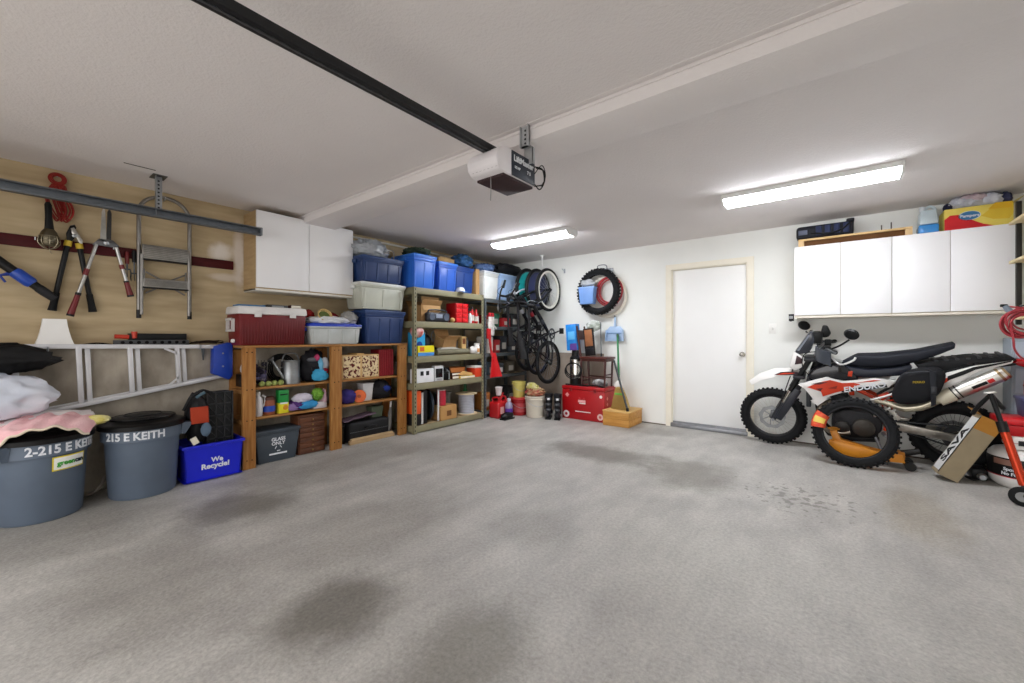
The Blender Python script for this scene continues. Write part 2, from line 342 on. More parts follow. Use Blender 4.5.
m = MB(t); m.box(-1.525,-1.465,2.03,2.034,2.25,2.352); m.box(-1.525,-1.522,2.03,2.055,2.25,2.352); m.box(-1.468,-1.465,2.03,2.055,2.25,2.352)
m.box(-1.525,-1.465,1.998,2.002,2.34,2.352); m.box(-1.525,-1.465,1.998,2.034,2.348,2.352); m.box(-1.525,-1.465,1.998,2.002,2.34,2.472); m.box(-1.525,-1.522,1.98,2.002,2.34,2.472); m.box(-1.468,-1.465,1.98,2.002,2.34,2.472)
m.obj('hanger_strap', mat('b4b6b8', .45, .3))
m = MB(t)
for k in range(4): m.lathe([(.007,0),(.007,.003)], 8, (-1.495, 1.9985, 2.365+k*.026), (0,-1,0))
m.obj('strap_holes', mat('3b3c3e', .8))
m = MB(t); m.tube(spline([(-1.6,1.80,2.13),(-1.6,1.802,2.05),(-1.602,1.80,1.99)], 6), .0025, 6); m.obj('pull_cord', mat('8c8a88', .8))
m = MB(t); m.box(-1.63, -1.57, -.95, 1.86, 2.262, 2.30, .003); m.box(-1.615, -1.585, -.95, 1.86, 2.30, 2.306); m.obj('drive_rail', plas('1b1b1d', .5))
ch = [(-1.607 if k % 2 else -1.604, -.9+k*.022) for k in range(122)]
MB(t).prism(ch + [(-3.2-x, y) for x, y in reversed(ch)], 2.2575, 2.262, 'z').obj('drive_chain', metal('6c6e70', .5))
MB(t).box(-1.63,-1.57,-.99,-.93,2.22,2.3,.004).obj('header_bracket', STEEL)
OPENER.location = (-1.58, 1.955, 2.128)
# overhead door track along the left side, with its slotted hanger
t = T('garage_door_track', 'galvanised garage door track running along the left wall', 'door track', (-4.2, .3, 2.14))
pr = [(-4.225,2.21),(-4.175,2.21),(-4.175,2.197),(-4.181,2.197),(-4.181,2.204),(-4.219,2.204),(-4.219,2.151),(-4.181,2.151),(-4.181,2.158),(-4.175,2.158),(-4.175,2.145),(-4.225,2.145)]
MB(t).prism([(-4.178,2.213),(-4.226,2.213),(-4.226,2.143),(-4.178,2.143),(-4.17,2.155),(-4.174,2.158),(-4.182,2.149),(-4.22,2.149),(-4.22,2.207),(-4.182,2.207),(-4.174,2.198),(-4.17,2.201)], -.95, 1.553).obj('rail', metal('7c8289', .45))
MB(t).box(-4.226,-4.17,1.54,1.556,2.143,2.213).obj('end_stop', metal('8d9298', .45))
m = MB(t); m.box(-4.232,-4.229,.80,.845,2.15,2.48); m.box(-4.232,-4.19,.80,.803,2.15,2.48); m.obj('hanger_angle', metal('a6aaae', .5))
m = MB(t); m.hexa([(-4.29,.825,2.44),(-4.23,.825,2.36),(-4.23,.83,2.36),(-4.29,.83,2.44),(-4.29,.825,2.48),(-4.23,.825,2.40),(-4.23,.83,2.40),(-4.29,.83,2.48)]); m.box(-4.31,-4.18,.78,.87,2.475,2.48); m.obj('hanger_brace', metal('6d6f70', .5))
m = MB(t)
for k in range(9): m.lathe([(.007,0),(.007,.003)], 8, (-4.2285,.823,2.2+k*.03), (1,0,0))
m.obj('hanger_holes', mat('3b3c3e', .8))
# ================================================================ LEFT WALL: HUNG TOOLS
WX = -4.68
t = T('tool_rail', 'long dark red board on the left wall, tools hang from it', 'tool rail', (WX, .2, 1.86))
MB(t).box(WX, WX+.02, -.95, 1.477, 1.862, 1.946, .003).obj('board', mat('4a1216', .6, var=.15, vs_=6, st=(1,.4,6)))
for y in (.2,.62,1.02): MB(t).tube([(WX+.015,y,1.925),(WX+.035,y,1.92),(WX+.04,y,1.94)], .004, 6).obj('peg', STEEL)
# loppers
t = T('loppers', 'black loppers with yellow collars hanging from the dark red board', 'loppers', (-4.62, .39, 1.37))
def grip(t, p, q, r, m_, name, r2=None): return MB(t).cyl(p, q, r, r2, 12).obj(name, m_)
for (a, b, nm) in (((-4.642,.365,1.93),(-4.65,.283,1.40),'l'), ((-4.652,.425,1.92),(-4.65,.50,1.40),'r')):
    h = MB(t).tube([a, b], [.017,.016], 10).obj('handle', BLACK)
    d = (V(b)-V(a)).normalized(); MB(t).tube([V(b)-d*.14, V(b)-d*.05, V(b)], [.02,.021,.025], 10).obj('grip', RUB, h)
    MB(t).tube([V(a)-d*.012, V(a)+d*.03], .022, 10).obj('collar', mat('d6b838', .5), h)
MB(t).prism([(.36,1.94),(.355,2.0),(.375,2.06),(.40,2.075),(.41,2.05),(.395,2.02),(.40,1.97),(.385,1.94)], -4.652, -4.640, 'x', .002).obj('jaw', BLACK)
MB(t).prism([(.425,1.93),(.41,1.97),(.385,2.0),(.378,2.04),(.395,2.05),(.42,2.0),(.442,1.96),(.44,1.93)], -4.639, -4.629, 'x', .002).obj('blade', metal('c9c6c0', .3))
MB(t).lathe([(.014,0),(.014,.012),(.006,.016)], 14, (-4.632,.398,1.985), (1,0,0)).obj('pivot_bolt', STEEL)
# hedge shears
t = T('hedge_shears', 'long handled steel hedge shears with red grips, blades up', 'shears', (-4.6, .53, 1.37))
for pts in ([(.535,1.97),(.545,2.2),(.558,2.245),(.565,2.2),(.572,1.97)], [(.57,1.97),(.578,2.21),(.592,2.24),(.603,2.2),(.60,1.98)]):
    MB(t).prism(pts, -4.605 if pts[0][0] < .55 else -4.612, -4.60 if pts[0][0] < .55 else -4.607, 'x').obj('blade', metal('cfcfcb', .28) if pts[0][0] < .55 else metal('4b4b4c', .4))
MB(t).prism([(.49,1.93),(.53,1.985),(.61,1.985),(.65,1.94),(.60,1.925),(.55,1.93)], -4.615, -4.60, 'x', .003).obj('yoke', metal('77787a', .45))
MB(t).lathe([(.016,0),(.016,.012),(.006,.018)], 14, (-4.6,.57,1.955), (1,0,0)).obj('pivot_bolt', STEEL)
for a, b in (((-4.60,.515,1.935),(-4.60,.375,1.375)), ((-4.61,.63,1.93),(-4.61,.715,1.55))):
    h = MB(t).tube([a, b], .0125, 10).obj('handle', metal('b9b9b6', .35)); a = V(a); b = V(b); L_ = (b-a)
    MB(t).tube([b-L_*.27, b-L_*.1, b], [.016,.019,.022], 10).obj('grip', plas('6d1418'), h)
    MB(t).tube([b-L_*.30, b-L_*.265], .0175, 10).obj('grip_ring', BLACK, h); MB(t).tube([b, b+L_.normalized()*.015], .0225, 10).obj('end_cap', BLACK, h)
    MB(t).tube([a+L_*.36, a+L_*.45], .0165, 10).obj('lock_sleeve', plas('6d1418'), h)
# hand forks
for i, (y, z0, z1, nm, lb) in enumerate(((.70,1.70,1.91,'hand_fork','short black hand fork with red handle hanging beside the step stool'), (.745,1.67,1.93,'hand_cultivator','long black hand fork nearest the step stool'))):
    t = T(nm, lb, 'garden tool', (-4.62, y, z0), 0, None)
    MB(t).tube([(-4.642,y,z1),(-4.642,y,z1-.03),(-4.642,y,z1-.1)], [.012,.016,.013], 10).obj('handle', plas('6a1316') if i == 0 else BLACK)
    MB(t).tube([(-4.642,y,z1-.1),(-4.642,y,z0+.07)], .006, 8).obj('shaft', DKSTEEL)
    MB(t).box(-4.652,-4.644,y-.022,y+.022,z0+.06,z0+.072).obj('tine_bar', DKSTEEL)
    for k in (-1, 0, 1): MB(t).tube(spline([(-4.642,y+k*.02,z0+.065),(-4.64,y+k*.024,z0+.03),(-4.625,y+k*.022,z0)], 4), [.004]*8+[.002], 6).obj('tine', DKSTEEL)
# red cord hank and trouble light
t = T('extension_cord', 'red extension cord tied in a long hank high on the left wall', 'cord', (-4.64, .31, 2.08))
m = MB(t); random.seed(4)
for k in range(9):
    y0 = .275+k*.008; w_ = .004+.010*math.sin(k*1.3); x0 = -4.655+.006*(k % 4)
    m.tube(spline([(x0,y0+.01,2.36),(x0+.012,y0-.02-w_,2.27),(x0+.01,y0-w_,2.17),(x0+.012,y0+.03,2.08+.012*(k % 3)),(x0+.01,y0+.055+w_,2.17),(x0+.008,y0+.03+w_*.3,2.27),(x0,y0+.012,2.36)], 6), .0055, 6)
m.obj('cord', plas('8e1f16', .5))
m = MB(t)
for k in range(5): m.torus((-4.645+.004*k,.31,2.40), .028+.008*(k % 3), .006, (1,.15*(k-2),.1), 22, 6)
m.obj('cord_wrap', plas('8e1f16', .5))
MB(t).tube([(-4.65,.31,2.42),(-4.68,.31,2.43)], .004, 6).obj('hook', STEEL)
t = T('trouble_light', 'black handled work light with wire cage hanging by the red cord', 'work light', (-4.585, .265, 1.86))
MB(t).tube([(-4.585,.255,2.28),(-4.585,.258,2.2)], .004, 6).obj('lead', plas('6a1d18', .6))
MB(t).tube([(-4.585,.258,2.20),(-4.585,.26,2.18),(-4.585,.262,2.1),(-4.585,.265,2.02),(-4.585,.265,2.0)], [.012,.02,.019,.024,.026], 14).obj('handle', BLACK)
MB(t).lathe([(.027,0),(.04,-.02),(.05,-.05),(.05,-.11),(.043,-.12)], 20, (-4.585,.265,2.0)).obj('reflector', metal('6a6352', .4))
m = MB(t)
for k in range(8):
    a = math.pi*k/4; m.tube(spline([(-4.585+.05*math.cos(a),.265+.05*math.sin(a),1.95),(-4.585+.056*math.cos(a),.265+.056*math.sin(a),1.90),(-4.585+.03*math.cos(a),.265+.03*math.sin(a),1.862),(-4.585,.265,1.855)], 4), .0025, 5)
for z in (1.945,1.91,1.88): m.torus((-4.585,.265,z), .054 if z > 1.89 else .046, .0025, (0,0,1), 20, 5)
m.tube([(-4.585,.265,1.856),(-4.58,.27,1.83),(-4.585,.28,1.82)], .003, 5); m.obj('wire_cage', metal('a59c86', .4))
# black tube with blue clamp
t = T('blower_tube', 'long black tool tube with a bright blue clip leaning down the left wall', 'tool tube', (-4.60, .1, 1.45))
a = V((-4.57,-.45,2.18)); b = V((-4.57,.285,1.49)); d = (b-a).normalized()
MB(t).tube([a, a+d*.45, a+d*.8, b], [.034,.034,.03,.026], 14).obj('tube', BLACK)
MB(t).tube([a+d*.75, a+d*.765, a+d*.855, a+d*.87], [.034,.04,.04,.034], 14).obj('clip', plas('1d46a8', .35))
n_ = V((0,-d.z,d.y)); p = a+d*.75; MB(t).tube([p-n_*.03, p-n_*.07-d*.02, p-n_*.085+d*.03], [.014,.011,.007], 8).obj('trigger', plas('16348a', .4))
MB(t).tube([b-d*.1, b-d*.06, b+d*.01], [.03,.031,.026], 12).obj('end_sleeve', plas('202124', .6))
# step stool hung on the wall
ALU = metal('8f8c88', .42)
t = T('step_stool', 'folded aluminium step stool with a hoop handle hanging on the left wall', 'step stool', (-4.62, .945, 1.36))
hoop = [(-4.62,.770,1.42)] + [(-4.62,.770,1.8),(-4.62,.770,2.2)] + [(-4.62,.943-.173*math.cos(R(a)),2.26+.16*math.sin(R(a))) for a in range(0,181,12)] + [(-4.62,1.116,2.2),(-4.62,1.116,1.8),(-4.62,1.116,1.42)]
MB(t).tube(hoop, .0155, 10).obj('frame', ALU)
for y in (.770, 1.116): 
    MB(t).tube([(-4.62,y,1.43),(-4.62,y,1.36)], .017, 10).obj('foot', BLACK)
    l = MB(t).tube([(-4.585,y+(.012 if y < .9 else -.012),1.9),(-4.59,y+(.012 if y < .9 else -.012),1.39)], .012, 10).obj('rear_leg', ALU)
def tread(z0, z1, y0, y1, x):
    s_ = MB(t).box(x, x+.022, y0, y1, z0, z1, .004).obj('step', metal('98958f', .45))
    m = MB(t)
    for k in range(7): m.box(x+.022, x+.0245, y0+.01, y1-.01, z0+.012+k*(z1-z0-.03)/6, z0+.017+k*(z1-z0-.03)/6)
    m.obj('step_ribs', metal('7f7c77', .5), s_); MB(t).box(x-.002, x+.024, y0-.004, y1+.004, z0-.012, z0+.002, .003).obj('step_nosing', BLACK, s_)
tread(1.865, 1.985, .785, 1.103, -4.605); tread(1.625, 1.70, .79, 1.098, -4.60)
for a, b in (((.81,1.755),(.92,1.69)), ((1.078,1.755),(.968,1.69)), ((.81,1.575),(.90,1.63)), ((1.078,1.575),(.99,1.63))):
    MB(t).tube([(-4.60,a[0],a[1]),(-4.60,b[0],b[1])], .007, 8).obj('brace', ALU)
for y in (.80,1.085): MB(t).box(-4.612,-4.596,y-.006,y+.006,1.60,1.78,.002).obj('link_bar', ALU)
MB(t).tube([(-4.68,.943,2.405),(-4.615,.943,2.405),(-4.605,.943,2.425)], .005, 6).obj('wall_hook', STEEL)
# on the ledge
t = T('lamp_shade', 'white bell shaped lamp shade standing on the concrete ledge', 'lamp shade', (-4.605, .292, 1.13))
pr = [(.148,0),(.134,.02),(.117,.06),(.102,.11),(.091,.16),(.084,.205)]; m = MB(m=Mx.Diagonal((.72,1,1,1)) @ Mx.Rotation(R(45), 4, 'Z'))
m.lathe(pr + [(r-.004, z) for r, z in reversed(pr)] + [pr[0]], 4, cap=False); m.obj('shade', mat('efeeea', .8, var=.02), t)
MB().torus((0,0,.19), .038, .0025, n=32, m=6).obj('top_ring', WHITE, t)
m = MB(); m.box(-.038,.038,-.002,.002,.188,.192); m.box(-.002,.002,-.055,.055,.188,.192); m.obj('spider', STEEL, t)
t = T('miter_box', 'dark grey slotted tool rail with red knobs lying on the concrete ledge', 'tool rail', (-4.59, .85, 1.13))
MB(t).box(-4.62,-4.555,.61,1.10,1.13,1.175,.003).obj('base', mat('4b4d4f', .6, var=.1))
m = MB(t)
for k in range(9): m.lathe([(.013,0),(.013,.004)], 12, (-4.556,.66+k*.05,1.155), (1,0,0))
m.obj('slots', mat('0c0c0d', .9))
MB(t).box(-4.63,-4.57,.70,1.085,1.175,1.23,.004).obj('body', BLACK)
MB(t).tube([(-4.575,.615,1.205),(-4.575,.70,1.2)], .018, 12).obj('knob', plas('c23a25')); MB(t).tube([(-4.575,.735,1.19),(-4.575,.735,1.245)], [.016,.02], 12).obj('knob', plas('c23a25'))
t = T('stick_bundle', 'dark twigs on the concrete ledge beyond the slotted rail', 'twigs', (-4.6, 1.2, 1.13)); random.seed(8)
for k in range(7):
    y = 1.12+.02*k; MB(t).tube(spline([(-4.6+.01*(k % 3),y-.02,1.142+.006*(k % 4)),(-4.59,y+.1,1.15+.008*(k % 3)),(-4.6+.02*random.random(),min(1.37,y+.2),1.145+.03*random.random()*(k % 2))], 4), .006-.0005*k, 6).obj('twig', mat('2a211b', .9))
t = T('dark_batten', 'thin dark strips of wood on the concrete ledge by the lamp shade', 'wood strips', (-4.57, .0, 1.13))
for k in range(3): MB(t).box(-4.60+.02*k,-4.585+.02*k,-.5+.05*k,.12+.03*k,1.13+.0*k,1.142).obj('strip', mat('33241c', .8))
for k in range(2): MB(t).tube(spline([(-4.555,.40,1.135),(-4.56,.48+.03*k,1.145+.008*k),(-4.555,.6,1.14)], 5), .004, 6).obj('wire', mat('1c1714', .8))
# ================================================================ ALUMINIUM STEPLADDER ON ITS SIDE
LA = mat('d6d6d9', .42, .45, var=.05)
t = T('stepladder', 'aluminium stepladder with blue top hung sideways on the concrete wall', 'ladder', (-4.45, .6, .55))
def rail(y0, z0, y1, z1, x0, x1, h):
    return MB(t).prism([(y0,z0),(y1,z1),(y1,z1-h),(y0,z0-h)], x0, x1, 'x', .002)
rail(-.45,1.162,1.36,1.127,-4.47,-4.445,.033).obj('side_rail', LA); rail(-.45,.56,1.36,.862,-4.47,-4.445,.033).obj('side_rail', LA)
rail(-.45,1.16,1.30,1.128,-4.515,-4.495,.03).obj('rear_rail', LA); rail(-.45,.58,1.30,.853,-4.515,-4.495,.03).obj('rear_rail', LA)
def zlo(y): return .56 + (y+.45)*(.302/1.81) - .03
def zhi(y): return 1.145 - (y+.45)*(.035/1.81)
for k, y in enumerate((.415,.70,1.0)):
    MB(t).prism([(y-.028,zhi(y)),(y+.002,zhi(y)),(y+.018,zlo(y)+.03),(y-.012,zlo(y)+.03)], -4.47, -4.44, 'x', .002).obj('tread', LA)
    MB(t).prism([(y+.022,zhi(y)),(y+.05,zhi(y)),(y+.066,zlo(y)+.03),(y+.038,zlo(y)+.03)], -4.515, -4.47, 'x', .002).obj('rear_bar', LA)
for y in (.03, .10): MB(t).prism([(y-.02,zhi(y)),(y+.012,zhi(y)),(y+.028,zlo(y)+.03),(y,zlo(y)+.03)], -4.47, -4.445, 'x', .002).obj('tread', LA)
for a, b in (((.90,1.115),(.985,1.07)), ((.93,.80),(1.0,.865)), ((-.05,1.12),(.06,1.06)), ((-.05,1.0),(.06,1.07))):
    MB(t).prism([a,b,(b[0],b[1]-.02),(a[0],a[1]-.02)], -4.445, -4.44, 'x').obj('brace', LA)
BL = plas('1a3fa6', .35)
MB(t).prism([(1.25,1.118),(1.245,.865),(1.37,.80),(1.40,.84),(1.40,1.14),(1.37,1.15)], -4.525, -4.432, 'x', .008).obj('top_cap', BL)
for z in (.93,1.05): MB(t).lathe([(.008,0),(.008,.004)], 10, (-4.433,1.32,z), (1,0,0)).obj('rivet', STEEL)
MB(t).prism([(1.17,1.11),(1.20,1.11),(1.192,.99),(1.182,.99)], -4.50, -4.495, 'x').obj('spreader', DKSTEEL)
for y in (.25,1.15): MB(t).tube([(-4.53,y,1.10),(-4.44,y,1.095),(-4.432,y,1.13)], .006, 6).obj('wall_hook', STEEL)
# ================================================================ REFUSE BINS
GREY = mat('586473', .5, var=.06, vs_=6, bump=.04, bs=120, name='bin_grey'); LIDK = plas('0c0c0d', .38)
def bin_(loc, label, words, a0, rim_a):
    t = T('rubbish_bin', label, 'bin', loc, 0, 'grey rubbish bins by the left wall'); b_ = .212
    pr = [(b_-.01,0),(b_,.012),(.236,.42),(.238,.428),(.257,.43),(.258,.515),(.268,.52),(.268,.53),(.25,.532),(.245,.515),(.232,.42),(.205,.02),(0.001,.02)]
    MB().lathe([(0.001,0)] + pr, 56, cap=False).obj('body', GREY, t)
    m = MB().lathe([(.276,.515),(.278,.545),(.268,.553),(.25,.556),(.225,.565),(.19,.59),(.10,.605),(.001,.608)], 56, cap=False); l = m.obj('lid', LIDK, t)
    m = MB()
    for k in range(28): m.box(.155,.215,-.006,.006,.585,.592); 
    for r in (.12,.205): m.torus((0,0,.585 if r > .2 else .603), r, .006, n=48, m=6)
    m.obj('lid_ribs', LIDK, l)
    for a in rim_a:
        c, s_ = math.cos(R(a)), math.sin(R(a)); m = MB(m=Mx.Rotation(R(a), 4, 'Z'))
        h = m.hexa([(.248,-.07,.425),(.275,-.06,.425),(.275,.06,.425),(.248,.07,.425),(.25,-.085,.52),(.325,-.07,.51),(.325,.07,.51),(.25,.085,.52)]); h.obj('handle', GREY, t)
    m = MB()
    def wrap(x, y, z): a = R(a0) + x/.26; r = .2585+z; return (r*math.cos(a), r*math.sin(a), .472+y)
    m.text(words, .078, wrap, .03, .002, sx=.95); m.obj('hand_lettering', mat('d5d8dc', .8, var=.12, vs_=60), t)
    t.scale = (.93, .93, 1); return t
t1 = bin_((-4.205,.205,0), 'grey rubbish bin under the pink towel, nearest the garage door', '2-215 E KEITH', 31, (-52,128))
def stick(w0, w1, z0, z1, r):
    def f(u, v): a = R(18)+ (w0+(w1-w0)*u)/.245; rr = .2285+.0105*(z0+(z1-z0)*v-.3)/.12+r; return (rr*math.cos(a), rr*math.sin(a), z0+(z1-z0)*v)
    return f
s_ = MB().sheet(14, 3, stick(-.035,.165,.325,.418,.006), .002).obj('sticker', mat('d9c73a', .5), t1)
MB().sheet(14, 3, stick(-.027,.157,.333,.410,.0075), .0015).obj('sticker_panel', mat('f0efe8', .5), s_)
def wr(x0): return lambda x,y,z: (lambda a, r: (r*math.cos(a), r*math.sin(a), .372+y))(R(18)+(x0+x)/.245, .2466+z)
MB().text('green', .044, wr(-.012), .03, .001, align='LEFT').obj('green_lettering', mat('3f9a35', .6), s_)
MB().text('can', .044, wr(.09), .03, .001, align='LEFT').obj('dark_lettering', mat('23323a', .6), s_)
t2 = bin_((-4.222,.73,0), 'grey rubbish bin with bare black lid, beside the blue recycling box', '215 E KEITH', -22, (78,-160))
def drape(x0, x1, y0, y1, zt, seed, r=.262, hang=.12, top=.60):
    def f(u, v):
        x = x0+(x1-x0)*u; y = y0+(y1-y0)*v; rr = math.hypot(x, y)
        wv = .012*NZ.noise(V((x*14, y*9, seed))) + .008*math.sin(y*60+seed*3+x*20)
        z = top+.05*max(0, 1-(rr/.25)**2)
        if rr > r: k = rr-r; z -= k*.9; s = (r+.012+k*.12)/rr; x *= s; y *= s
        return (x, y, z+.022+wv)
    return f
# things lying on the first bin
t = T('pink_towel', 'pink towel with cream edging draped over the bin lid', 'towel', (-4.205,.215,0.0))
MB().sheet(40, 40, lambda u, v: (lambda p: (p[0], p[1], p[2]+.0))(drape(-.15,.262,-.33,.245,0,2.2)(u, v)), .010).obj('towel', mat('dfa9ad', .95, h2='ecc3c4', vs_=10, bump=.4, bs=90), t, 60)
e = []
f_ = drape(-.15,.262,-.33,.245,0,2.2)
MB().tube([f_(1, i/40) for i in range(41)], .008, 6).obj('hem', mat('d9cbb4', .9), t)
solo(MB().sheet(30, 16, lambda u, v: (-4.40+.3*u*(1-.3*v), .02+.44*v, .64+.045*math.sin(u*3.1)*math.sin(v*3.1)+.016*NZ.noise(V((u*6,v*8,3)))), .012), 'white_towel', cloth('d9d2cf'), 'crumpled white cloth behind the pink towel on the bin', 'cloth')
solo(MB().blob((-4.10,.455,.615), (.05,.07,.03), 5, .3, 3, flat=.03), 'yellow_rag', cloth('c9b84e', 'e2dca0'), 'small yellow and white rag at the edge of the bin lid', 'rag')
solo(MB().blob((-4.24,-.03,.80), (.15,.28,.15), 11, .3, 2.2, 44, 26, flat=.13), 'white_rubbish_bag', mat('c3c9d6', .4, h2='dde1ea', vs_=5, bump=.5, bs=14, coat=.2), 'white plastic rubbish bag piled on the towel on the bin', 'bag', ang=60)
m = MB(); m.blob((-4.32,-.12,1.055), (.085,.36,.10), 14, .4, 2.0, 36, 18); m.prism([(.12,1.06),(.24,1.065),(.30,1.02),(.22,1.01),(.1,.97)], -4.33, -4.28, 'x', .01)
solo(m, 'black_bag', mat('0b0b0c', .55, bump=.4, bs=18), 'black plastic bag slumped above the white rubbish bag', 'bag', ang=60)
m = MB(); m.tube(spline([(-4.44,.40,.02),(-4.36,.45,.03),(-4.34,.50,.07),(-4.42,.54,.12)], 6), .012, 8)
solo(m, 'hose_end', mat('8c857c', .6), 'pale bent tube on the floor between the two bins', 'hose')
# ================================================================ BLUE RECYCLING BOX AND WHAT STANDS IN IT
BLUE = plas('1420c0', .35)
t = T('recycling_box', 'bright blue plastic recycling box on the floor beside the wooden shelf', 'recycling box', (-4.29,1.169,0), R(-1))
m = MB(); w_, d_, h_ = .42, .36, .31
m.frus((0,0,0), d_-.05, w_-.04, d_, w_, .012)
for sx, sy in ((1,0),(-1,0),(0,1),(0,-1)):
    for k in (0,):
        x0, x1 = (d_/2-.035, d_/2-.022); 
    if sx: 
        a = sx; m.hexa([(a*(d_/2-.025),-w_/2+.02,0),(a*(d_/2-.035),-w_/2+.02,0),(a*(d_/2-.035),w_/2-.02,0),(a*(d_/2-.025),w_/2-.02,0),(a*d_/2,-w_/2,h_),(a*(d_/2-.01),-w_/2,h_),(a*(d_/2-.01),w_/2,h_),(a*d_/2,w_/2,h_)])
    else:
        a = sy; m.hexa([(-d_/2+.025,a*(w_/2-.02),0),(d_/2-.025,a*(w_/2-.02),0),(d_/2-.025,a*(w_/2-.03),0),(-d_/2+.025,a*(w_/2-.03),0),(-d_/2,a*w_/2,h_),(d_/2,a*w_/2,h_),(d_/2,a*(w_/2-.01),h_),(-d_/2,a*(w_/2-.01),h_)])
m.obj('body', BLUE, t)
m = MB()
for a in (1,-1): m.box(a*d_/2-.012,a*d_/2+.012,-w_/2-.012,w_/2+.012,h_-.025,h_,.004); m.box(-d_/2,d_/2,a*w_/2-.012,a*w_/2+.012,h_-.025,h_,.004)
m.obj('rim', BLUE, t)
fx = lambda zz: d_/2-.025*(1-zz/h_)+.001
m = MB(); f = lambda yo, zo: (lambda x,y,z: (fx(zo+y)+z, yo+x, zo+y))
m.text('We', .055, f(.02,.165), .03, .0015); m.text('Recycle!', .06, f(.01,.115), .035, .0015); m.obj('white_lettering', INK, t)
# black crates stacked in the box
t = T('black_crate', 'black plastic grid crate standing upright in the blue recycling box', 'crate', (-4.24,1.232,.02))
m = MB(); y0, y1, z0, z1 = -.09,.095,.0,.70
m.box(-.12,.02,y0,y1,z0,z1,.004); m.obj('body', plas('17181a', .5), t)
m = MB()
for k in range(4):
    yy = y0+k*(y1-y0)/3; m.box(.02,.032,yy-.005,yy+.005,z0,z1)
for k in range(8): zz = z0+k*(z1-z0)/7; m.box(.02,.032,y0,y1,zz-.005,zz+.005)
for i in range(3):
    for k in range(7):
        yy = y0+(i+.15)*(y1-y0)/3; zz = z0+(k+.8)*(z1-z0)/7; m.hexa([(.02,yy,zz),(.03,yy,zz),(.03,yy+.05,zz-.06),(.02,yy+.05,zz-.06),(.02,yy,zz+.008),(.03,yy,zz+.008),(.03,yy+.05,zz-.052),(.02,yy+.05,zz-.052)])
m.obj('lattice', plas('232427', .4), t)
t = T('black_holdall', 'black bag leaning over the blue recycling box, beside the black crate', 'bag', (-4.23,1.07,.3))
MB().blob((0,0,.21), (.10,.08,.22), 21, .14, 2, 36, 22, flat=.19).obj('body', mat('101012', .6, bump=.4, bs=30), t, 60)
MB().tube(spline([(.05,-.1,.30),(.09,-.06,.40),(.06,.02,.45),(.02,.10,.42)], 6), .012, 8).obj('strap', mat('18181a', .7), t)
MB().tube(spline([(.08,-.02,.40),(.1,.0,.42),(.1,.03,.44)], 6), .012, 6).obj('strap_pad', mat('4d6470', .6), t)
solo(MB(m=Mx.Translation((-4.10,1.06,.49)) @ Mx.Rotation(R(-8), 4, 'Y')).box(-.012,.012,-.06,.06,0,.135,.004), 'orange_folder', card('a23a22'), 'rust red box tucked in front of the black bag', 'box')
solo(MB().blob((-4.095,1.10,.435), (.018,.035,.055), 3, .15, 2), 'grey_pouch', cloth('56687a'), 'small blue grey pouch below the rust red box', 'pouch', ang=60)
solo(MB(m=Mx.Translation((-4.10,1.035,.33)) @ Mx.Rotation(R(25), 4, 'X')).box(-.004,.004,-.022,.022,-.005,.055,.002), 'paper_tag', PAPER, 'white paper tag at the rim of the blue recycling box', 'tag')
# ================================================================ BUILDERS FOR BOXES, TOTES, BOTTLES
def tote(name, label, cat, loc, w, d, h, body, lidm=None, lid_h=.03, tap=.86, ribs=3, group=None, rz=0, handle=True, panel=True):
    """Storage tote: w along y, d along x, its long side faces +x."""
    t = T(name, label, cat, loc, rz, group); hb = h-(lid_h if lidm else 0)
    m = MB(); m.frus((0,0,0), d*tap, w*tap, d*.985, w*.985, hb*.86, .008); m.frus((0,0,hb*.86), d*.99, w*.99, d, w, hb*.14, .004)
    m.box(-d/2-.008, d/2+.008, -w/2-.008, w/2+.008, hb-.02, hb-.002, .004);
    fx = lambda z: d/2*(tap+(.985-tap)*z/(hb*.86)); fy = lambda z: w/2*(tap+(.985-tap)*z/(hb*.86))
    if panel:
        z0, z1 = hb*.08, hb*.80
        for k in range(ribs+1):
            y = -w*tap/2*.93 + k*w*tap*.93/ribs; q = .012
            m.hexa([(fx(z0)-.004,y-q,z0),(fx(z0)+.006,y-q,z0),(fx(z0)+.006,y+q,z0),(fx(z0)-.004,y+q,z0),(fx(z1)-.004,y-q*1.1,z1),(fx(z1)+.006,y-q*1.1,z1),(fx(z1)+.006,y+q*1.1,z1),(fx(z1)-.004,y+q*1.1,z1)])
        for s_ in (-1, 1):
            for k in range(3):
                x = -d*tap/2*.9 + k*d*tap*.9/2; q = .011
                m.hexa([(x-q,s_*(fy(z0)-.004),z0),(x+q,s_*(fy(z0)-.004),z0),(x+q,s_*(fy(z0)+.006),z0),(x-q,s_*(fy(z0)+.006),z0),(x-q,s_*(fy(z1)-.004),z1),(x+q,s_*(fy(z1)-.004),z1),(x+q,s_*(fy(z1)+.006),z1),(x-q,s_*(fy(z1)+.006),z1)])
    m.obj('body', body, t)
    if lidm:
        m = MB().box(-d/2-.012, d/2+.012, -w/2-.012, w/2+.012, hb-.006, hb+lid_h*.6, .006); m.box(-d/2+.03, d/2-.03, -w/2+.03, w/2-.03, hb+lid_h*.5, h, .005); l = m.obj('lid', lidm, t)
    if handle:
        for s_ in (-1, 1): MB().box(-.07,.07,s_*(w/2-.004),s_*(w/2+.022),hb-.055,hb-.015,.006).obj('handle', lidm or body, t)
    return t
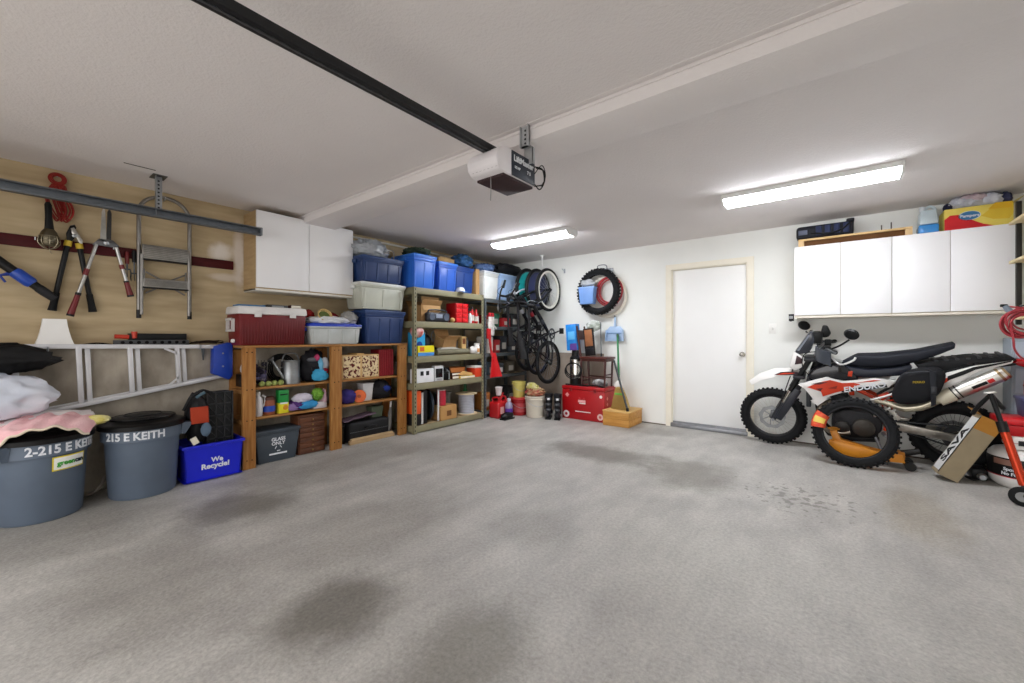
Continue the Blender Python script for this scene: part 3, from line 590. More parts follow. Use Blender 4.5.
def carton(name, label, x0, x1, y0, y1, z0, z1, m_, open_=False, rz=0, tape=True, cat='box', group=None, h2=None):
    c = ((x0+x1)/2, (y0+y1)/2, z0); t = T(name, label, cat, c, rz, group); a, b, h = (x1-x0)/2, (y1-y0)/2, z1-z0
    if open_:
        m = MB(); q = .005; m.box(-a,a,-b,b,0,q); m.box(-a,-a+q,-b,b,0,h); m.box(a-q,a,-b,b,0,h); m.box(-a,a,-b,-b+q,0,h); m.box(-a,a,b-q,b,0,h); m.obj('body', m_, t)
        for s_ in (-1, 1):
            MB().hexa([(s_*a,-b,h),(s_*(a-.004),-b,h),(s_*(a-.004),b,h),(s_*a,b,h),(s_*(a+.06),-b,h+.07),(s_*(a+.056),-b,h+.073),(s_*(a+.056),b,h+.073),(s_*(a+.06),b,h+.07)]).obj('flap', m_, t)
    else:
        MB().box(-a,a,-b,b,0,h,.003).obj('body', m_, t)
        if tape: MB().box(-.025,.025,-b-.0012,b+.0012,h-.07,h+.0012).obj('tape', mat('c9a878', .35), t)
    return t
def bottle(name, label, x, y, z, r, h, body, capm, neck=.4, cat='bottle', label_m=None, group=None):
    t = T(name, label, cat, (x, y, z), 0, group)
    MB().lathe([(r*.92,0),(r,.008),(r,h*.62),(r*.9,h*.72),(r*neck,h*.82),(r*neck,h*.87)], 20).obj('body', body, t)
    MB().lathe([(r*neck*1.2,h*.86),(r*neck*1.2,h*.98),(r*neck,h)], 16).obj('cap', capm, t)
    if label_m: MB().lathe([(r*1.015,h*.15),(r*1.015,h*.5)], 20, cap=False).obj('wrapper', label_m, t)
    return t
# ================================================================ WOODEN SHELF
t = T('wooden_shelf', 'low wooden storage shelf of rough planks along the left wall', 'shelf', (-4.35, 2.29, 0))
PX0, PX1 = -4.21, -4.17; BX0, BX1 = -4.525, -4.485
for y0, y1 in ((1.395,1.50),(2.215,2.335),(3.07,3.185)):
    p = MB(t).box(PX0, PX1, y0, y1, 0, 1.10, .003).obj('front_post', WOOD)
    m = MB(t)
    for z in (.44,.72,1.06,.08):
        for k in (.3,.7): m.lathe([(.006,0),(.006,.002)], 8, (PX1, y0+(y1-y0)*k, z), (1,0,0))
    m.obj('nail_heads', mat('2a1a10', .8), p)
    MB(t).box(BX0, BX1, y0, y1, 0, 1.08, .003).obj('rear_post', WOOD)
for z0, z1, nm in ((1.10,1.122,'top_board'),(.71,.7318,'shelf_board'),(.433,.4548,'shelf_board')):
    if nm == 'top_board': MB(t).box(-4.63 if z0 > 1.13 else -4.525, -4.165, 1.405, 3.19, z0, z1, .002).obj(nm, WOODH)
    else:
        for y0, y1 in ((1.44,2.275),(2.275,3.13)): MB(t).box(-4.485, PX0, y0, y1, z0, z1, .002).obj(nm, WOODH)
for y0, y1 in ((1.40,1.43),(3.15,3.18)):
    for z in (.68,.40): MB(t).box(BX1, PX0, y0, y1, z, z+.035).obj('cleat', WOODH)
# ---- on top
t = T('red_cooler', 'large red cooler box with white lid on the wooden shelf', 'cooler', (-4.36, 1.68, 1.122))
MB(t).frus((-4.365,1.675,1.122), .28, .575, .31, .60, .29, .014).obj('body', mat('6a0e14', .45, var=.05), t)
m = MB(t)
for k in range(24): m.box(-4.221,-4.2125,1.405+k*.0235,1.412+k*.0235,1.14,1.37)
m.obj('body_ribs', mat('6a0e14', .45, var=.05))
l = MB(t).frus((-4.365,1.675,1.41), .325, .625, .31, .61, .075, .016).obj('lid', mat('dcdad7', .45))
for y in (1.53,1.84): MB(t).box(-4.207,-4.195,y-.03,y+.03,1.385,1.43,.004).obj('latch', mat('dcdad7', .45))
m = MB(t); m.box(-4.44,-4.43,1.345,1.372,1.25,1.37); m.box(-4.31,-4.30,1.345,1.372,1.25,1.37); m.box(-4.44,-4.30,1.34,1.355,1.35,1.375,.005); m.box(-4.44,-4.30,1.34,1.355,1.25,1.27,.005); m.obj('side_handle', mat('d3d1ce', .45))
MB(t).lathe([(.018,0),(.018,.018),(.012,.026)], 14, (-4.33,1.378,1.165), (0,-1,0)).obj('drain_plug', WHITE)
for i, (nm, y0, y1, x0, h, hx, lb) in enumerate((('blue_board',1.40,1.63,-4.44,.018,'2f6f9e','flat blue board lying on the cooler lid'),('black_case',1.65,1.84,-4.45,.03,'2a2c2a','flat black case lying on the cooler lid, centre'),('dark_red_book',1.86,1.96,-4.43,.035,'3a1416','dark red book lying on the cooler lid'))):
    t = T(nm, lb, 'book' if i == 2 else 'board' if i == 0 else 'case', (-4.38,(y0+y1)/2,1.485))
    MB(t).box(x0, x0+.14, y0, y1, 1.485, 1.485+h, .003).obj('cover' if i == 2 else 'body', plas(hx))
    if i == 2: MB(t).box(x0+.004, x0+.1405, y0+.004, y1-.002, 1.489, 1.485+h-.004).obj('pages', PAPER)
    if i == 1: MB(t).box(x0+.139, x0+.142, y0+.04, y1-.04, 1.492, 1.508).obj('latch', metal('8d8f90'))
    if i == 0: MB(t).box(x0+.03, x0+.11, y0+.03, y1-.03, 1.503, 1.505).obj('raised_panel', plas('3a80ae'))
CLEAR = mat('cfd4d2', .25, var=.1, vs_=6, trans=.25)
t = tote('clear_tote', 'clear plastic tote with bright blue lid between red cooler and navy tote', 'tote', (-4.34,2.287,1.122), .56, .30, .225, CLEAR, plas('1d3fb8', .35), .03, .9)
MB().frus((0,-.13,.02), .252, .2, .262, .22, .14, .02).obj('white_bundle', cloth('d9d9d6'), t); MB().frus((0,.11,.02), .252, .25, .262, .26, .135, .008).obj('white_carton', mat('e0dccf', .8), t)
solo(MB().blob((-4.33,2.26,1.375), (.12,.22,.042), 31, .5, 3, 36, 18, flat=.028), 'white_plastic_bag', mat('dadcdf', .45, bump=.5, bs=20), 'flat white plastic bag on the blue lid of the clear tote', 'bag', ang=60)
solo(MB().blob((-4.34,2.51,1.41), (.09,.08,.07), 33, .5, 3, 30, 18, flat=.062), 'grey_cloth', cloth('8a8a88', 'b5b3ae'), 'bundled grey cloth at the end of the clear tote', 'cloth', ang=60)
t = T('wicker_basket', 'small round wicker basket tipped toward the room on the clear tote', 'basket', (-4.31,2.20,1.41), 0, None, 0, R(62))
MB().lathe([(.001,0),(.05,0),(.068,.045),(.076,.05),(.07,.052),(.05,.01),(.001,.008)], 30, cap=False).obj('bowl', mat('b79a63', .8, h2='d0b67e', vs_=40, bump=.6, bs=60), t)
m = MB()
for k in range(5): m.torus((0,0,.008+k*.009), .054+k*.004, .004, n=30, m=6)
m.torus((0,0,.05), .073, .006, n=30, m=8); m.obj('woven_rim', mat('c4a76d', .8, bump=.6, bs=60), t); MB().lathe([(.001,.03),(.045,.028),(.06,.03)], 20, cap=False).obj('contents', mat('5d6a3c', .9, bump=.8, bs=50), t)
solo(MB().blob((-4.43,2.09,1.435), (.08,.05,.05), 35, .4, 3, flat=.045), 'red_cloth', cloth('8c1f1f'), 'red cloth behind the wicker basket, on the cooler side', 'cloth', ang=60)
solo(MB().blob((-4.45,2.34,1.42), (.07,.09,.05), 36, .4, 3, flat=.045), 'red_scarf', cloth('7f1c1f'), 'red cloth between the wicker basket and the grey cloth', 'cloth', ang=60)
NAVYB = mat('1b3566', .42, var=.05, name='tote_navy'); NAVYL = mat('26406f', .42, name='tote_navy_lid')
tote('navy_tote', 'navy storage tote at the bottom of the stack on the wooden shelf', 'tote', (-4.36,2.90,1.122), .54, .33, .40, NAVYB, NAVYL, .035, .87, 3, 'navy totes stacked on the wooden shelf')
t = tote('clear_tote', 'clear tote of clothes in the middle of the stack on the wooden shelf', 'tote', (-4.36,2.87,1.525), .60, .35, .315, mat('cdd0c2', .3, var=.08, vs_=6, trans=.15), mat('dadcd8', .4), .03, .88, 2)
MB().frus((.012,-.18,.03), .27, .17, .31, .2, .2, .02).obj('red_clothes', cloth('a8423f'), t); MB().frus((.012,.1,.03), .27, .33, .312, .35, .2, .02).obj('cream_linen', cloth('d3cfb4'), t)
tote('navy_tote', 'navy storage tote at the top of the stack beside the white cabinet', 'tote', (-4.36,2.86,1.845), .55, .37, .30, NAVYB, NAVYL, .035, .88, 3, 'navy totes stacked on the wooden shelf')
t = T('grey_plastic_bag', 'translucent grey plastic bag stuffed full on the topmost navy tote', 'bag', (-4.37,2.80,2.145))
MB(t).blob((-4.38,2.80,2.235), (.15,.20,.105), 41, .5, 2.6, 44, 26, flat=.09).obj('bag', mat('7f858a', .3, h2='b4b8bd', vs_=7, bump=.6, bs=16, coat=.3), ang=65)
MB(t).tube(spline([(-4.25,2.92,2.20),(-4.22,2.99,2.245),(-4.23,3.04,2.22),(-4.25,3.05,2.15)], 6), .007, 6).obj('loop', mat('9a948c', .6))
# ---- upper left bay
random.seed(12)
t = T('flower_bundle', 'bundle of dried purple flowers on the upper plank by the left post', 'flowers', (-4.30,1.61,.733))
for k in range(26):
    x = -4.30+.07*random.uniform(-1,1); y = 1.57+.045*random.uniform(-1,1); z = .77+.17*random.random()
    MB(t).blob((x,y,z), (.024,.026,.02), k, .6, 3, 10, 7).obj('bloom', cloth(random.choice(['3c2f55','2b2638','54506a','6b6370','241f2b'])), ang=70)
for k in range(5): MB(t).tube(spline([(-4.30,1.60,.74),(-4.30+.02*k-.03,1.56+.015*k,.85),(-4.32+.02*k,1.545+.02*k,.98)], 4), .004, 5).obj('stem', mat('5d5a55', .8))
for k in range(4): solo(MB().blob((-4.235+.008*(k % 2),1.575+.055*k,.758), (.024,.026,.025), 50+k, .15, 2, 16, 10, flat=.024), 'green_fruit' , mat('8f9a55', .6, var=.2), ['pale green ball by the left post, front of upper plank','pale green ball second from the left post','pale green ball third from the left post','pale green ball nearest the watering can'][k], 'ball', None, 0, 'green balls in front of the dried flowers')
t = T('watering_can', 'galvanised watering can on the upper plank of the wooden shelf', 'watering can', (-4.30,1.86,.733))
MB(t).lathe([(.001,0),(.088,0),(.09,.01),(.085,.11),(.084,.22),(.088,.228),(.082,.23),(.078,.215),(.082,.02),(.001,.012)], 32, (-4.30,1.86,.733), cap=False).obj('body', metal('9c9fa1', .4))
MB(t).tube([(-4.28,1.785,.79),(-4.27,1.70,.93),(-4.27,1.675,.975)], [.016,.011,.010], 12).obj('spout', metal('9c9fa1', .4)); MB(t).lathe([(.01,0),(.03,.03),(.03,.035),(.001,.04)], 18, (-4.27,1.68,.965), (0,-.5,.85)).obj('rose', metal('8c8f91', .4))
MB(t).tube([(-4.29,1.78,.90),(-4.28,1.73,.89)], .005, 6).obj('spout_brace', metal('8c8f91', .4)); MB(t).tube(spline([(-4.30,1.775,.955),(-4.30,1.81,1.03),(-4.30,1.91,1.03),(-4.30,1.945,.955)], 6), .007, 8).obj('handle', metal('8c8f91', .4))
m = MB(); 
for k in range(4): m.torus((-4.42,1.82,.885), .14-.014*k, .008, (1,.1*k,.05), 36, 8)
solo(m, 'hose_coil', RUB, 'coil of black hose behind the watering can', 'hose')
t = T('toy_bundle', 'heap of pale blue, pink and black cloth bags on the upper plank', 'bag', (-4.29,2.07,.733))
MB(t).blob((-4.34,2.06,.89), (.10,.12,.155), 61, .4, 2.4, 30, 20, flat=.155).obj('dark_bag', mat('17171c', .7, bump=.3), ang=60)
MB(t).blob((-4.23,2.09,.80), (.035,.075,.06), 62, .4, 2.6, 24, 16, flat=.055).obj('blue_cloth', cloth('3f9cc4'), ang=60); MB(t).blob((-4.245,2.10,.90), (.035,.025,.08), 63, .3, 2.6, 20, 14).obj('blue_strip', cloth('6fb0d2'), ang=60)
MB(t).blob((-4.25,2.15,.92), (.03,.045,.06), 64, .3, 2.6, 20, 14).obj('white_cloth', cloth('b9bec6'), ang=60); MB(t).blob((-4.245,2.065,.985), (.025,.025,.03), 65, .4, 3, 16, 10).obj('pink_flower', cloth('b8436b'), ang=60)
MB(t).blob((-4.235,2.15,.84), (.02,.03,.03), 66, .4, 3, 16, 10).obj('red_cloth', cloth('8e2230'), ang=60); MB(t).blob((-4.25,2.02,.965), (.02,.05,.02), 67, .4, 3, 16, 10).obj('grey_strap', cloth('5e6064'), ang=60); t.location.y += .035
# ---- upper right bay
PRT = mat('d8c39a', .8, h2='5b1a18', vs_=30, bump=.05, name='printed_panel', det=6)
nt = PRT.node_tree
for n in nt.nodes:
    if n.type == 'MAP_RANGE': n.inputs[1].default_value = .50; n.inputs[2].default_value = .545
t = T('patterned_box', 'cream gift box printed with dark red figures in the wooden shelf', 'box', (-4.33,2.61,.733))
MB(t).box(-4.43,-4.235,2.37,2.835,.733,1.0,.004).obj('body', mat('caa774', .8))
for y0, y1 in ((2.385,2.59),(2.615,2.82)): MB(t).box(-4.236,-4.231,y0,y1,.745,.985,.002).obj('printed_front', PRT)
MB(t).box(-4.43,-4.235,2.55,2.64,.998,1.015,.003).obj('flap', mat('c79f66', .8))
t = T('red_accordion_file', 'dark red corrugated box at the right end of the upper plank', 'box', (-4.34,2.945,.733))
MB(t).box(-4.43,-4.26,2.845,3.055,.733,1.05,.004).obj('body', mat('6e0f18', .6))
m = MB(t)
for k in range(8): m.tube([(-4.258,2.858+k*.026,.735),(-4.258,2.858+k*.026,1.048)], .009, 8)
m.obj('pleats', mat('8c1420', .5))
# ---- middle left bay
z = .456
t = bottle('white_bottle', 'white plastic jug by the left post of the wooden shelf', -4.27, 1.555, z, .036, .225, mat('d9d6d6', .45), WHITE, .45, 'jug')
MB().tube(spline([(.0,.034,.19),(.0,.06,.17),(.0,.055,.11),(.0,.036,.08)], 5), .009, 8).obj('handle', mat('d9d6d6', .45), t)
t = T('brown_jar', 'squat brown jar with a blue band beside the white jug', 'jar', (-4.28,1.655,z))
MB(t).lathe([(.045,0),(.05,.01),(.05,.12),(.044,.14),(.001,.142)], 24, (-4.28,1.655,z)).obj('body', mat('8c4a2a', .5)); MB(t).lathe([(.0515,.03),(.0515,.085)], 24, (-4.28,1.655,z), cap=False).obj('blue_band', mat('1b43a8', .4))
MB(t).lathe([(.047,.14),(.047,.165),(.04,.17),(.001,.171)], 20, (-4.28,1.655,z)).obj('lid', mat('4d2a1c', .5))
t = T('green_carton', 'tall green carton with a yellow base in the wooden shelf', 'carton', (-4.27,1.77,z))
MB(t).box(-4.31,-4.235,1.725,1.815,z,z+.10,.002).obj('yellow_base', mat('d8cf2a', .6)); MB(t).box(-4.31,-4.234,1.724,1.816,z+.10,z+.225,.002).obj('green_top', mat('148a3a', .5))
MB(t).box(-4.236,-4.231,1.735,1.805,z+.175,z+.19).obj('slot', mat('0c2414', .8)); MB(t).box(-4.2345,-4.2335,1.735,1.805,z+.09,z+.105).obj('white_stripe', INK); MB(t).blob((-4.235,1.785,z+.055), (.004,.02,.022), 3, .4).obj('printed_leaf', mat('d08a2a', .6))
t = T('soft_bag_pile', 'pile of purple, white and blue soft bags on the middle plank', 'bag', (-4.28,1.97,z))
for c, r, h_, nm in (((-4.28,1.92,.51),(.06,.085,.05),'4d2d6a','purple_bag'),((-4.27,1.96,.575),(.06,.09,.045),'cfc9d6','white_bag'),((-4.255,2.0,.505),(.05,.10,.042),'3a8fc4','blue_bag'),((-4.25,1.86,.50),(.035,.045,.035),'8a6fa0','lilac_bag')):
    MB(t).blob(c, r, int(c[1]*100), .45, 2.6, 26, 16, flat=r[2]*.9).obj(nm, cloth(h_), ang=60)
solo(MB().blob((-4.265,2.115,.60), (.045,.05,.05), 71, .7, 5, 30, 20), 'green_plush', mat('5d8f2f', .9, h2='86b548', vs_=30, bump=.8, bs=80), 'bright green leafy bunch on the middle plank', 'plant', ang=70)
t = T('pink_white_box', 'pale pink bag and white box behind the middle post, middle plank', 'bag', (-4.28,2.17,z))
MB(t).box(-4.32,-4.235,2.06,2.20,z,z+.065,.003).obj('white_box', mat('cfc8cc', .7)); MB(t).blob((-4.28,2.185,z+.11), (.05,.03,.075), 73, .4, 2.5, 20, 14).obj('pink_bag', cloth('c7a3ae'), ang=60)
# ---- middle right bay
solo(MB().blob((-4.29,2.46,.53), (.07,.09,.075), 75, .4, 2.5, 26, 16, flat=.072), 'purple_bag', cloth('2c2a66', '40307a'), 'dark purple and blue bag on the middle plank, second bay', 'bag', ang=60)
t = T('orange_reel', 'bright orange reel standing on edge on the middle plank', 'reel', (-4.25,2.59,z))
MB(t).lathe([(.07,-.018),(.072,-.01),(.072,.01),(.07,.018)], 32, (-4.25,2.59,z+.072), (.8,-.6,0)).obj('reel', mat('e0641c', .45)); MB(t).lathe([(.02,.0185),(.02,.021)], 18, (-4.25,2.59,z+.072), (.8,-.6,0)).obj('hub', mat('a8430f', .5)); MB(t).box(-4.30,-4.27,2.51,2.55,z,z+.09,.004).obj('green_tag', mat('1f7a3a', .5))
t = T('white_pot', 'white square tub on the middle plank behind the orange reel', 'tub', (-4.34,2.72,z))
MB(t).frus((-4.34,2.72,z), .10, .11, .13, .14, .2, .006).obj('tub', mat('c9c9c9', .5)); MB(t).box(-4.41,-4.27,2.645,2.795,z+.195,z+.205,.004).obj('rim', mat('d6d6d6', .5))
t = T('dark_blue_bag', 'black and dark blue bag at the right end of the middle plank', 'bag', (-4.33,2.93,z))
MB(t).blob((-4.34,2.92,z+.10), (.09,.13,.11), 77, .35, 2.4, 28, 18, flat=.098).obj('black_bag', mat('111116', .7, bump=.3), ang=60); MB(t).blob((-4.265,2.95,z+.125), (.03,.055,.035), 78, .5, 3, 18, 12).obj('blue_cloth', cloth('1d2f78'), ang=60)
# ---- bottom bays
DG = mat('3a434c', .5, name='slate_plastic')
t = tote('glass_recycling_box', 'slate grey glass recycling box at the foot of the wooden shelf', 'recycling box', (-4.36,1.715,0), .40, .28, .31, DG, None, 0, .84, 2, panel=False, handle=False)
m = MB(); g = lambda yo, zo: (lambda x,y,z: (.125+.0795*(zo+y-.0)/.31*.26+z, yo+x, zo+y))
m.text('GLASS', .045, g(0,.215), .03, .001); m.text('ONLY', .045, g(0,.175), .03, .001); m.box(.131,.134,-.08,.08,.07,.085); m.obj('white_lettering', INK, t)
m = MB()
for k in range(3):
    a = R(90+120*k); m.tube([(.1375,.03*math.cos(a+.6),.128+.026*math.sin(a+.6)),(.1375,.03*math.cos(a+1.6),.128+.026*math.sin(a+1.6))], .004, 6)
m.obj('recycling_mark', INK, t)
DWD = mat('4c2a18', .55, h2='6a3d22', vs_=6, st=(8,1,8), bump=.1)
t = T('drawer_chest', 'small dark wooden chest of seven shallow drawers under the wooden shelf', 'drawer chest', (-4.36,2.06,0))
MB(t).box(-4.45,-4.265,1.92,2.195,0,.385,.004).obj('carcass', DWD); MB(t).box(-4.455,-4.255,1.912,2.203,.385,.40,.003).obj('top', DWD)
for k in range(7):
    z0 = .012+k*.0525; d = MB(t).box(-4.268,-4.252,1.93,2.185,z0,z0+.046,.004).obj('drawer', DWD)
    MB(t).lathe([(.004,0),(.009,.008),(.006,.014),(.001,.015)], 12, (-4.252,2.058,z0+.023), (1,0,0)).obj('knob', metal('a88f5a', .4), d)
t = T('black_suitcase', 'black suitcase lying under the wooden shelf, beyond the middle post', 'suitcase', (-4.34,2.72,.02))
MB(t).box(-4.46,-4.25,2.47,2.99,.0,.235,.03,3).obj('body', mat('141416', .6, bump=.15, bs=90)); MB(t).box(-4.2525,-4.247,2.475,2.985,.12,.128).obj('zip', DKSTEEL); MB(t).tube(spline([(-4.25,2.66,.16),(-4.225,2.67,.17),(-4.222,2.73,.172),(-4.225,2.79,.17),(-4.25,2.80,.16)], 5), .009, 8).obj('handle', BLACK)
t = T('dark_toolbox', 'black box on the floor just past the middle shelf post', 'box', (-4.37,2.40,0))
MB(t).box(-4.44,-4.32,2.345,2.455,0,.22,.006).obj('body', BLACK); MB(t).box(-4.445,-4.315,2.342,2.458,.2,.225,.004).obj('lid', plas('1e2023'))
solo(MB().sheet(16,8,lambda u,v: (-4.40+.16*v,2.40+.40*u,.262+.045*u+.012*NZ.noise(V((u*5,v*4,1)))), .012), 'purple_mat', cloth('54404f', '6d5a68'), 'folded mauve mat on the black suitcase', 'mat')
solo(MB(m=Mx.Translation((-4.36,2.86,.24))).frus((0,0,0), .10, .13, .13, .16, .13, .006), 'green_tub', mat('4d5745', .6), 'dull green tub standing on the black suitcase', 'tub')
t = T('umbrella', 'folded grey umbrella leaning by the last wooden post', 'umbrella', (-4.26,3.02,0))
MB(t).tube([(-4.27,2.985,.02),(-4.27,3.0,.12),(-4.28,3.02,.28),(-4.285,3.03,.34)], [.006,.028,.022,.010], 10).obj('canopy', cloth('6d6a66')); MB(t).tube([(-4.285,3.03,.34),(-4.29,3.04,.41)], .012, 10).obj('handle', mat('d8d4cf', .5))
t = T('loose_plank', 'loose pale plank on the floor at the foot of the wooden shelf', 'plank', (-4.21,2.76,0)); MB(t).box(-4.245,-4.205,2.45,3.03,0,.045,.003).obj('board', mat('a48a66', .7, var=.1, vs_=5, st=(6,.8,6))); MB(t).box(-4.243,-4.207,2.47,3.01,.045,.062,.002).obj('upper_board', mat('b79c76', .7, var=.1, vs_=5, st=(6,.8,6)))
# small things seen between ladder and shelf
t = T('black_label_box', 'black box with white lettering wedged between ladder and wooden shelf', 'box', (-4.45,1.43,.733)); 
MB(t).box(-4.475,-4.26,1.437,1.50,.733,.85,.003).obj('body', BLACK); MB(t).box(-4.255,-4.25,1.505,1.506,.78,.82).obj('label', INK)
solo(MB().blob((-4.36,1.47,.90), (.05,.028,.045), 81, .4, 3, flat=.04), 'white_socks', cloth('b9b5b0'), 'white socks on the black box behind the first wooden post', 'socks', ang=60)
# ================================================================ LEFT WALL CABINET
CABW = mat('f2f2f3', .35, var=.01, vs_=3, name='cabinet_white'); CABS = mat('a98f68', .6, h2='b99f77', vs_=4, st=(1,1,8), name='cabinet_side')
t = T('wall_cabinet', 'two door white wall cabinet with tan sides above the red cooler', 'cabinet', (-4.52,2.074,1.655))
MB(t).box(-4.68,-4.378,1.571,2.577,1.655,2.425,.002).obj('carcass', CABS)
MB(t).box(-4.68,-4.37,1.571,2.577,1.65,1.672,.002).obj('bottom_edge', mat('e4e0d6', .5))
for y0, y1 in ((1.573,2.071),(2.077,2.575)): MB(t).box(-4.377,-4.358,y0,y1,1.682,2.425,.002).obj('door', CABW)
# white rail that runs along the wall above the totes
struct(MB().box(-4.68,-4.655,2.58,5.6,2.425,2.445,.002), 'trim_2', mat('e8e6df', .5))
# ================================================================ TAN METAL SHELVING
def metal_shelf(name, label, X0, X1, Y0, Y1, H, levels, m_, bh=.08):
    t = T(name, label, 'metal shelving', ((X0+X1)/2,(Y0+Y1)/2,0))
    for x, y in ((X1,Y0),(X1,Y1),(X0,Y0),(X0,Y1)):
        m = MB(t); sx = -1 if x == X1 else 1; sy = 1 if y == Y0 else -1
        m.box(x, x+sx*.003, y, y+sy*.042, 0, H); m.box(x, x+sx*.042, y, y+sy*.003, 0, H); p = m.obj('upright', m_)
        if x == X1:
            m = MB(t)
            for k in range(int(H/.05)): m.box(x-.0005, x+.0012, y+sy*.016, y+sy*.026, .03+k*.05, .052+k*.05)
            m.obj('slots', mat('26241f', .9), p)
    for z in levels:
        m = MB(t); m.box(X1-.02,X1-.004,Y0+.004,Y1-.004,z-bh,z,.003); m.box(X0+.004,X0+.02,Y0+.004,Y1-.004,z-bh,z,.003)
        m.box(X0+.004,X1-.004,Y0+.004,Y0+.02,z-bh,z,.003); m.box(X0+.004,X1-.004,Y1-.02,Y1-.004,z-bh,z,.003); b = m.obj('shelf_frame', m_)
        MB(t).box(X0+.02,X1-.02,Y0+.02,Y1-.02,z-.022,z-.004).obj('shelf_deck', mat('a08a66', .8, var=.1, vs_=5, st=(1,4,1)), b)
    return t
OLV = mat('847f63', .5, var=.06, vs_=5, name='shelf_olive'); DKG = mat('50575a', .5, var=.06, vs_=5, name='shelf_grey')
metal_shelf('metal_shelving', 'olive tan metal shelving unit of five levels along the left wall', -4.515, -4.06, 3.21, 4.48, 1.82, (1.818,1.396,.957,.62,.092), OLV, .078)
metal_shelf('metal_shelving', 'dark grey metal shelving unit in the corner behind the bicycles', -4.515, -4.06, 4.50, 5.55, 1.77, (1.768,1.36,.955,.62,.10), DKG, .05)
# ---- totes on top
B1 = mat('2f6fd8', .4, var=.04, name='tote_blue'); B1L = mat('3d80e0', .4, name='tote_blue_lid'); B2 = mat('2a5fc4', .4, var=.04); B3 = mat('1d4188', .42, var=.04)
G = 'blue totes on the metal shelving'
tote('blue_tote', 'bright blue tote on the olive metal shelving, closest to the navy stack', 'tote', (-4.29,3.395,1.82), .355, .44, .43, B1, B1L, .035, .88, 2, G)
tote('blue_tote', 'mid blue tote second along the olive metal shelving', 'tote', (-4.29,3.795,1.82), .325, .42, .39, B2, B1L, .035, .88, 2, G)
tote('blue_tote', 'dark blue tote third along the olive metal shelving, cloth on top', 'tote', (-4.325,4.185,1.82), .355, .34, .39, B3, B3, .035, .88, 2, G)
tote('white_tote', 'white tote on the shelving between dark blue and pale blue totes', 'tote', (-4.28,4.68,1.78), .32, .40, .42, mat('dfe2e0', .4), mat('cfd6dc', .4), .035, .88, 1)
tote('pale_blue_tote', 'pale translucent blue tote on the grey shelving next to the bicycles', 'tote', (-4.28,5.08,1.78), .40, .40, .42, mat('9db8dc', .35, var=.05), mat('a9c4e6', .35), .035, .88, 3)
t = carton('brown_box', 'upright brown cardboard box between the dark blue and white totes', -4.33, -4.14, 4.40, 4.475, 1.82, 2.20, CARD)
t = T('sun_hat', 'pale cap lying on the top front edge of the olive shelving', 'cap', (-4.10,4.02,1.818))
MB(t).lathe([(.066,0),(.062,.03),(.045,.06),(.001,.07)], 24, (-4.078,4.02,1.822)).obj('crown', cloth('cfd3d8')); MB(t).sheet(10,6,lambda u,v: (-4.078+.04+.06*v, 4.02-.06+.12*u, 1.828-.012*v*v), .006).obj('peak', cloth('4f6f9f'))
solo(MB().blob((-4.27,3.42,2.295),(.16,.15,.05), 91, .5, 3, 32, 16, flat=.045), 'dark_green_cloth', cloth('2a3a2c','415146'), 'dark green cloth heap on the brightest blue tote', 'cloth', ang=60)
t = T('flat_box', 'flat brown box lying on the mid blue tote', 'box', (-4.27,3.80,2.21)); MB(t).box(-4.40,-4.12,3.66,3.95,2.211,2.262,.004).obj('body', card('a98a5c')); MB(t).box(-4.36,-4.14,3.70,3.90,2.262,2.285,.003).obj('upper_box', card('7d6a4c'))
solo(MB().blob((-4.22,4.19,2.285),(.13,.14,.085), 93, .6, 3.2, 34, 20, flat=.075), 'blue_green_cloth', cloth('24403f','3f6fae'), 'crumpled green and blue cloth on the dark blue tote', 'cloth', ang=60)
solo(MB().blob((-4.26,4.68,2.255),(.15,.135,.06), 94, .6, 3.2, 30, 16, flat=.055), 'denim_cloth', cloth('3a527f','6c86b4'), 'blue grey cloth heap on the white tote', 'cloth', ang=60)
t = T('black_duffel', 'black duffel bag lying over the pale blue tote in the corner', 'bag', (-4.27,5.10,2.2)); MB(t).blob((-4.25,5.23,2.29),(.19,.33,.095), 95, .3, 2.2, 36, 18, flat=.088).obj('body', mat('15161a', .7, bump=.3, bs=40), ang=60); MB(t).tube(spline([(-4.10,4.95,2.3),(-4.05,5.03,2.34),(-4.06,5.15,2.33),(-4.10,5.25,2.28)], 6), .012, 8).obj('handle', mat('22232a', .7))
# ---- level A
z = 1.398; X = -4.09
t = carton('cardboard_box', 'open cardboard box at the back of the top shelf bay', -4.42, -4.16, 3.40, 3.72, z, z+.21, CARD, True)
MB().hexa([(.135,-.13,.15),(.141,-.13,.15),(.141,.16,.15),(.135,.16,.15),(.118,-.15,.325),(.124,-.15,.325),(.124,.15,.325),(.118,.15,.325)]).obj('front_flap', card('c39e6e'), t)
t = T('black_radio', 'black portable radio on the top shelf bay of the olive shelving', 'radio', (-4.13,3.64,z)); MB(t).box(-4.155,-4.075,3.44,3.83,z,z+.125,.03,3).obj('body', plas('20242e')); MB(t).tube(spline([(-4.11,3.47,z+.12),(-4.11,3.51,z+.155),(-4.11,3.76,z+.155),(-4.11,3.80,z+.12)], 5), .009, 8).obj('handle', plas('2a2f3a'))
for y in (3.515,3.755): MB(t).lathe([(.045,0),(.045,.006),(.03,.004),(.001,.003)], 20, (-4.077,y,z+.063), (1,0,0)).obj('speaker', plas('4a5262'))
MB(t).box(-4.0775,-4.0735,3.58,3.69,z+.05,z+.10,.002).obj('dial', mat('8d97a8', .3))
solo(MB().blob((-4.10,3.89,z+.033),(.035,.035,.033), 1, .05, 2, 20, 14, flat=.033), 'tan_ball', mat('c49a62', .6), 'small tan ball between the radio and the red drawers', 'ball')
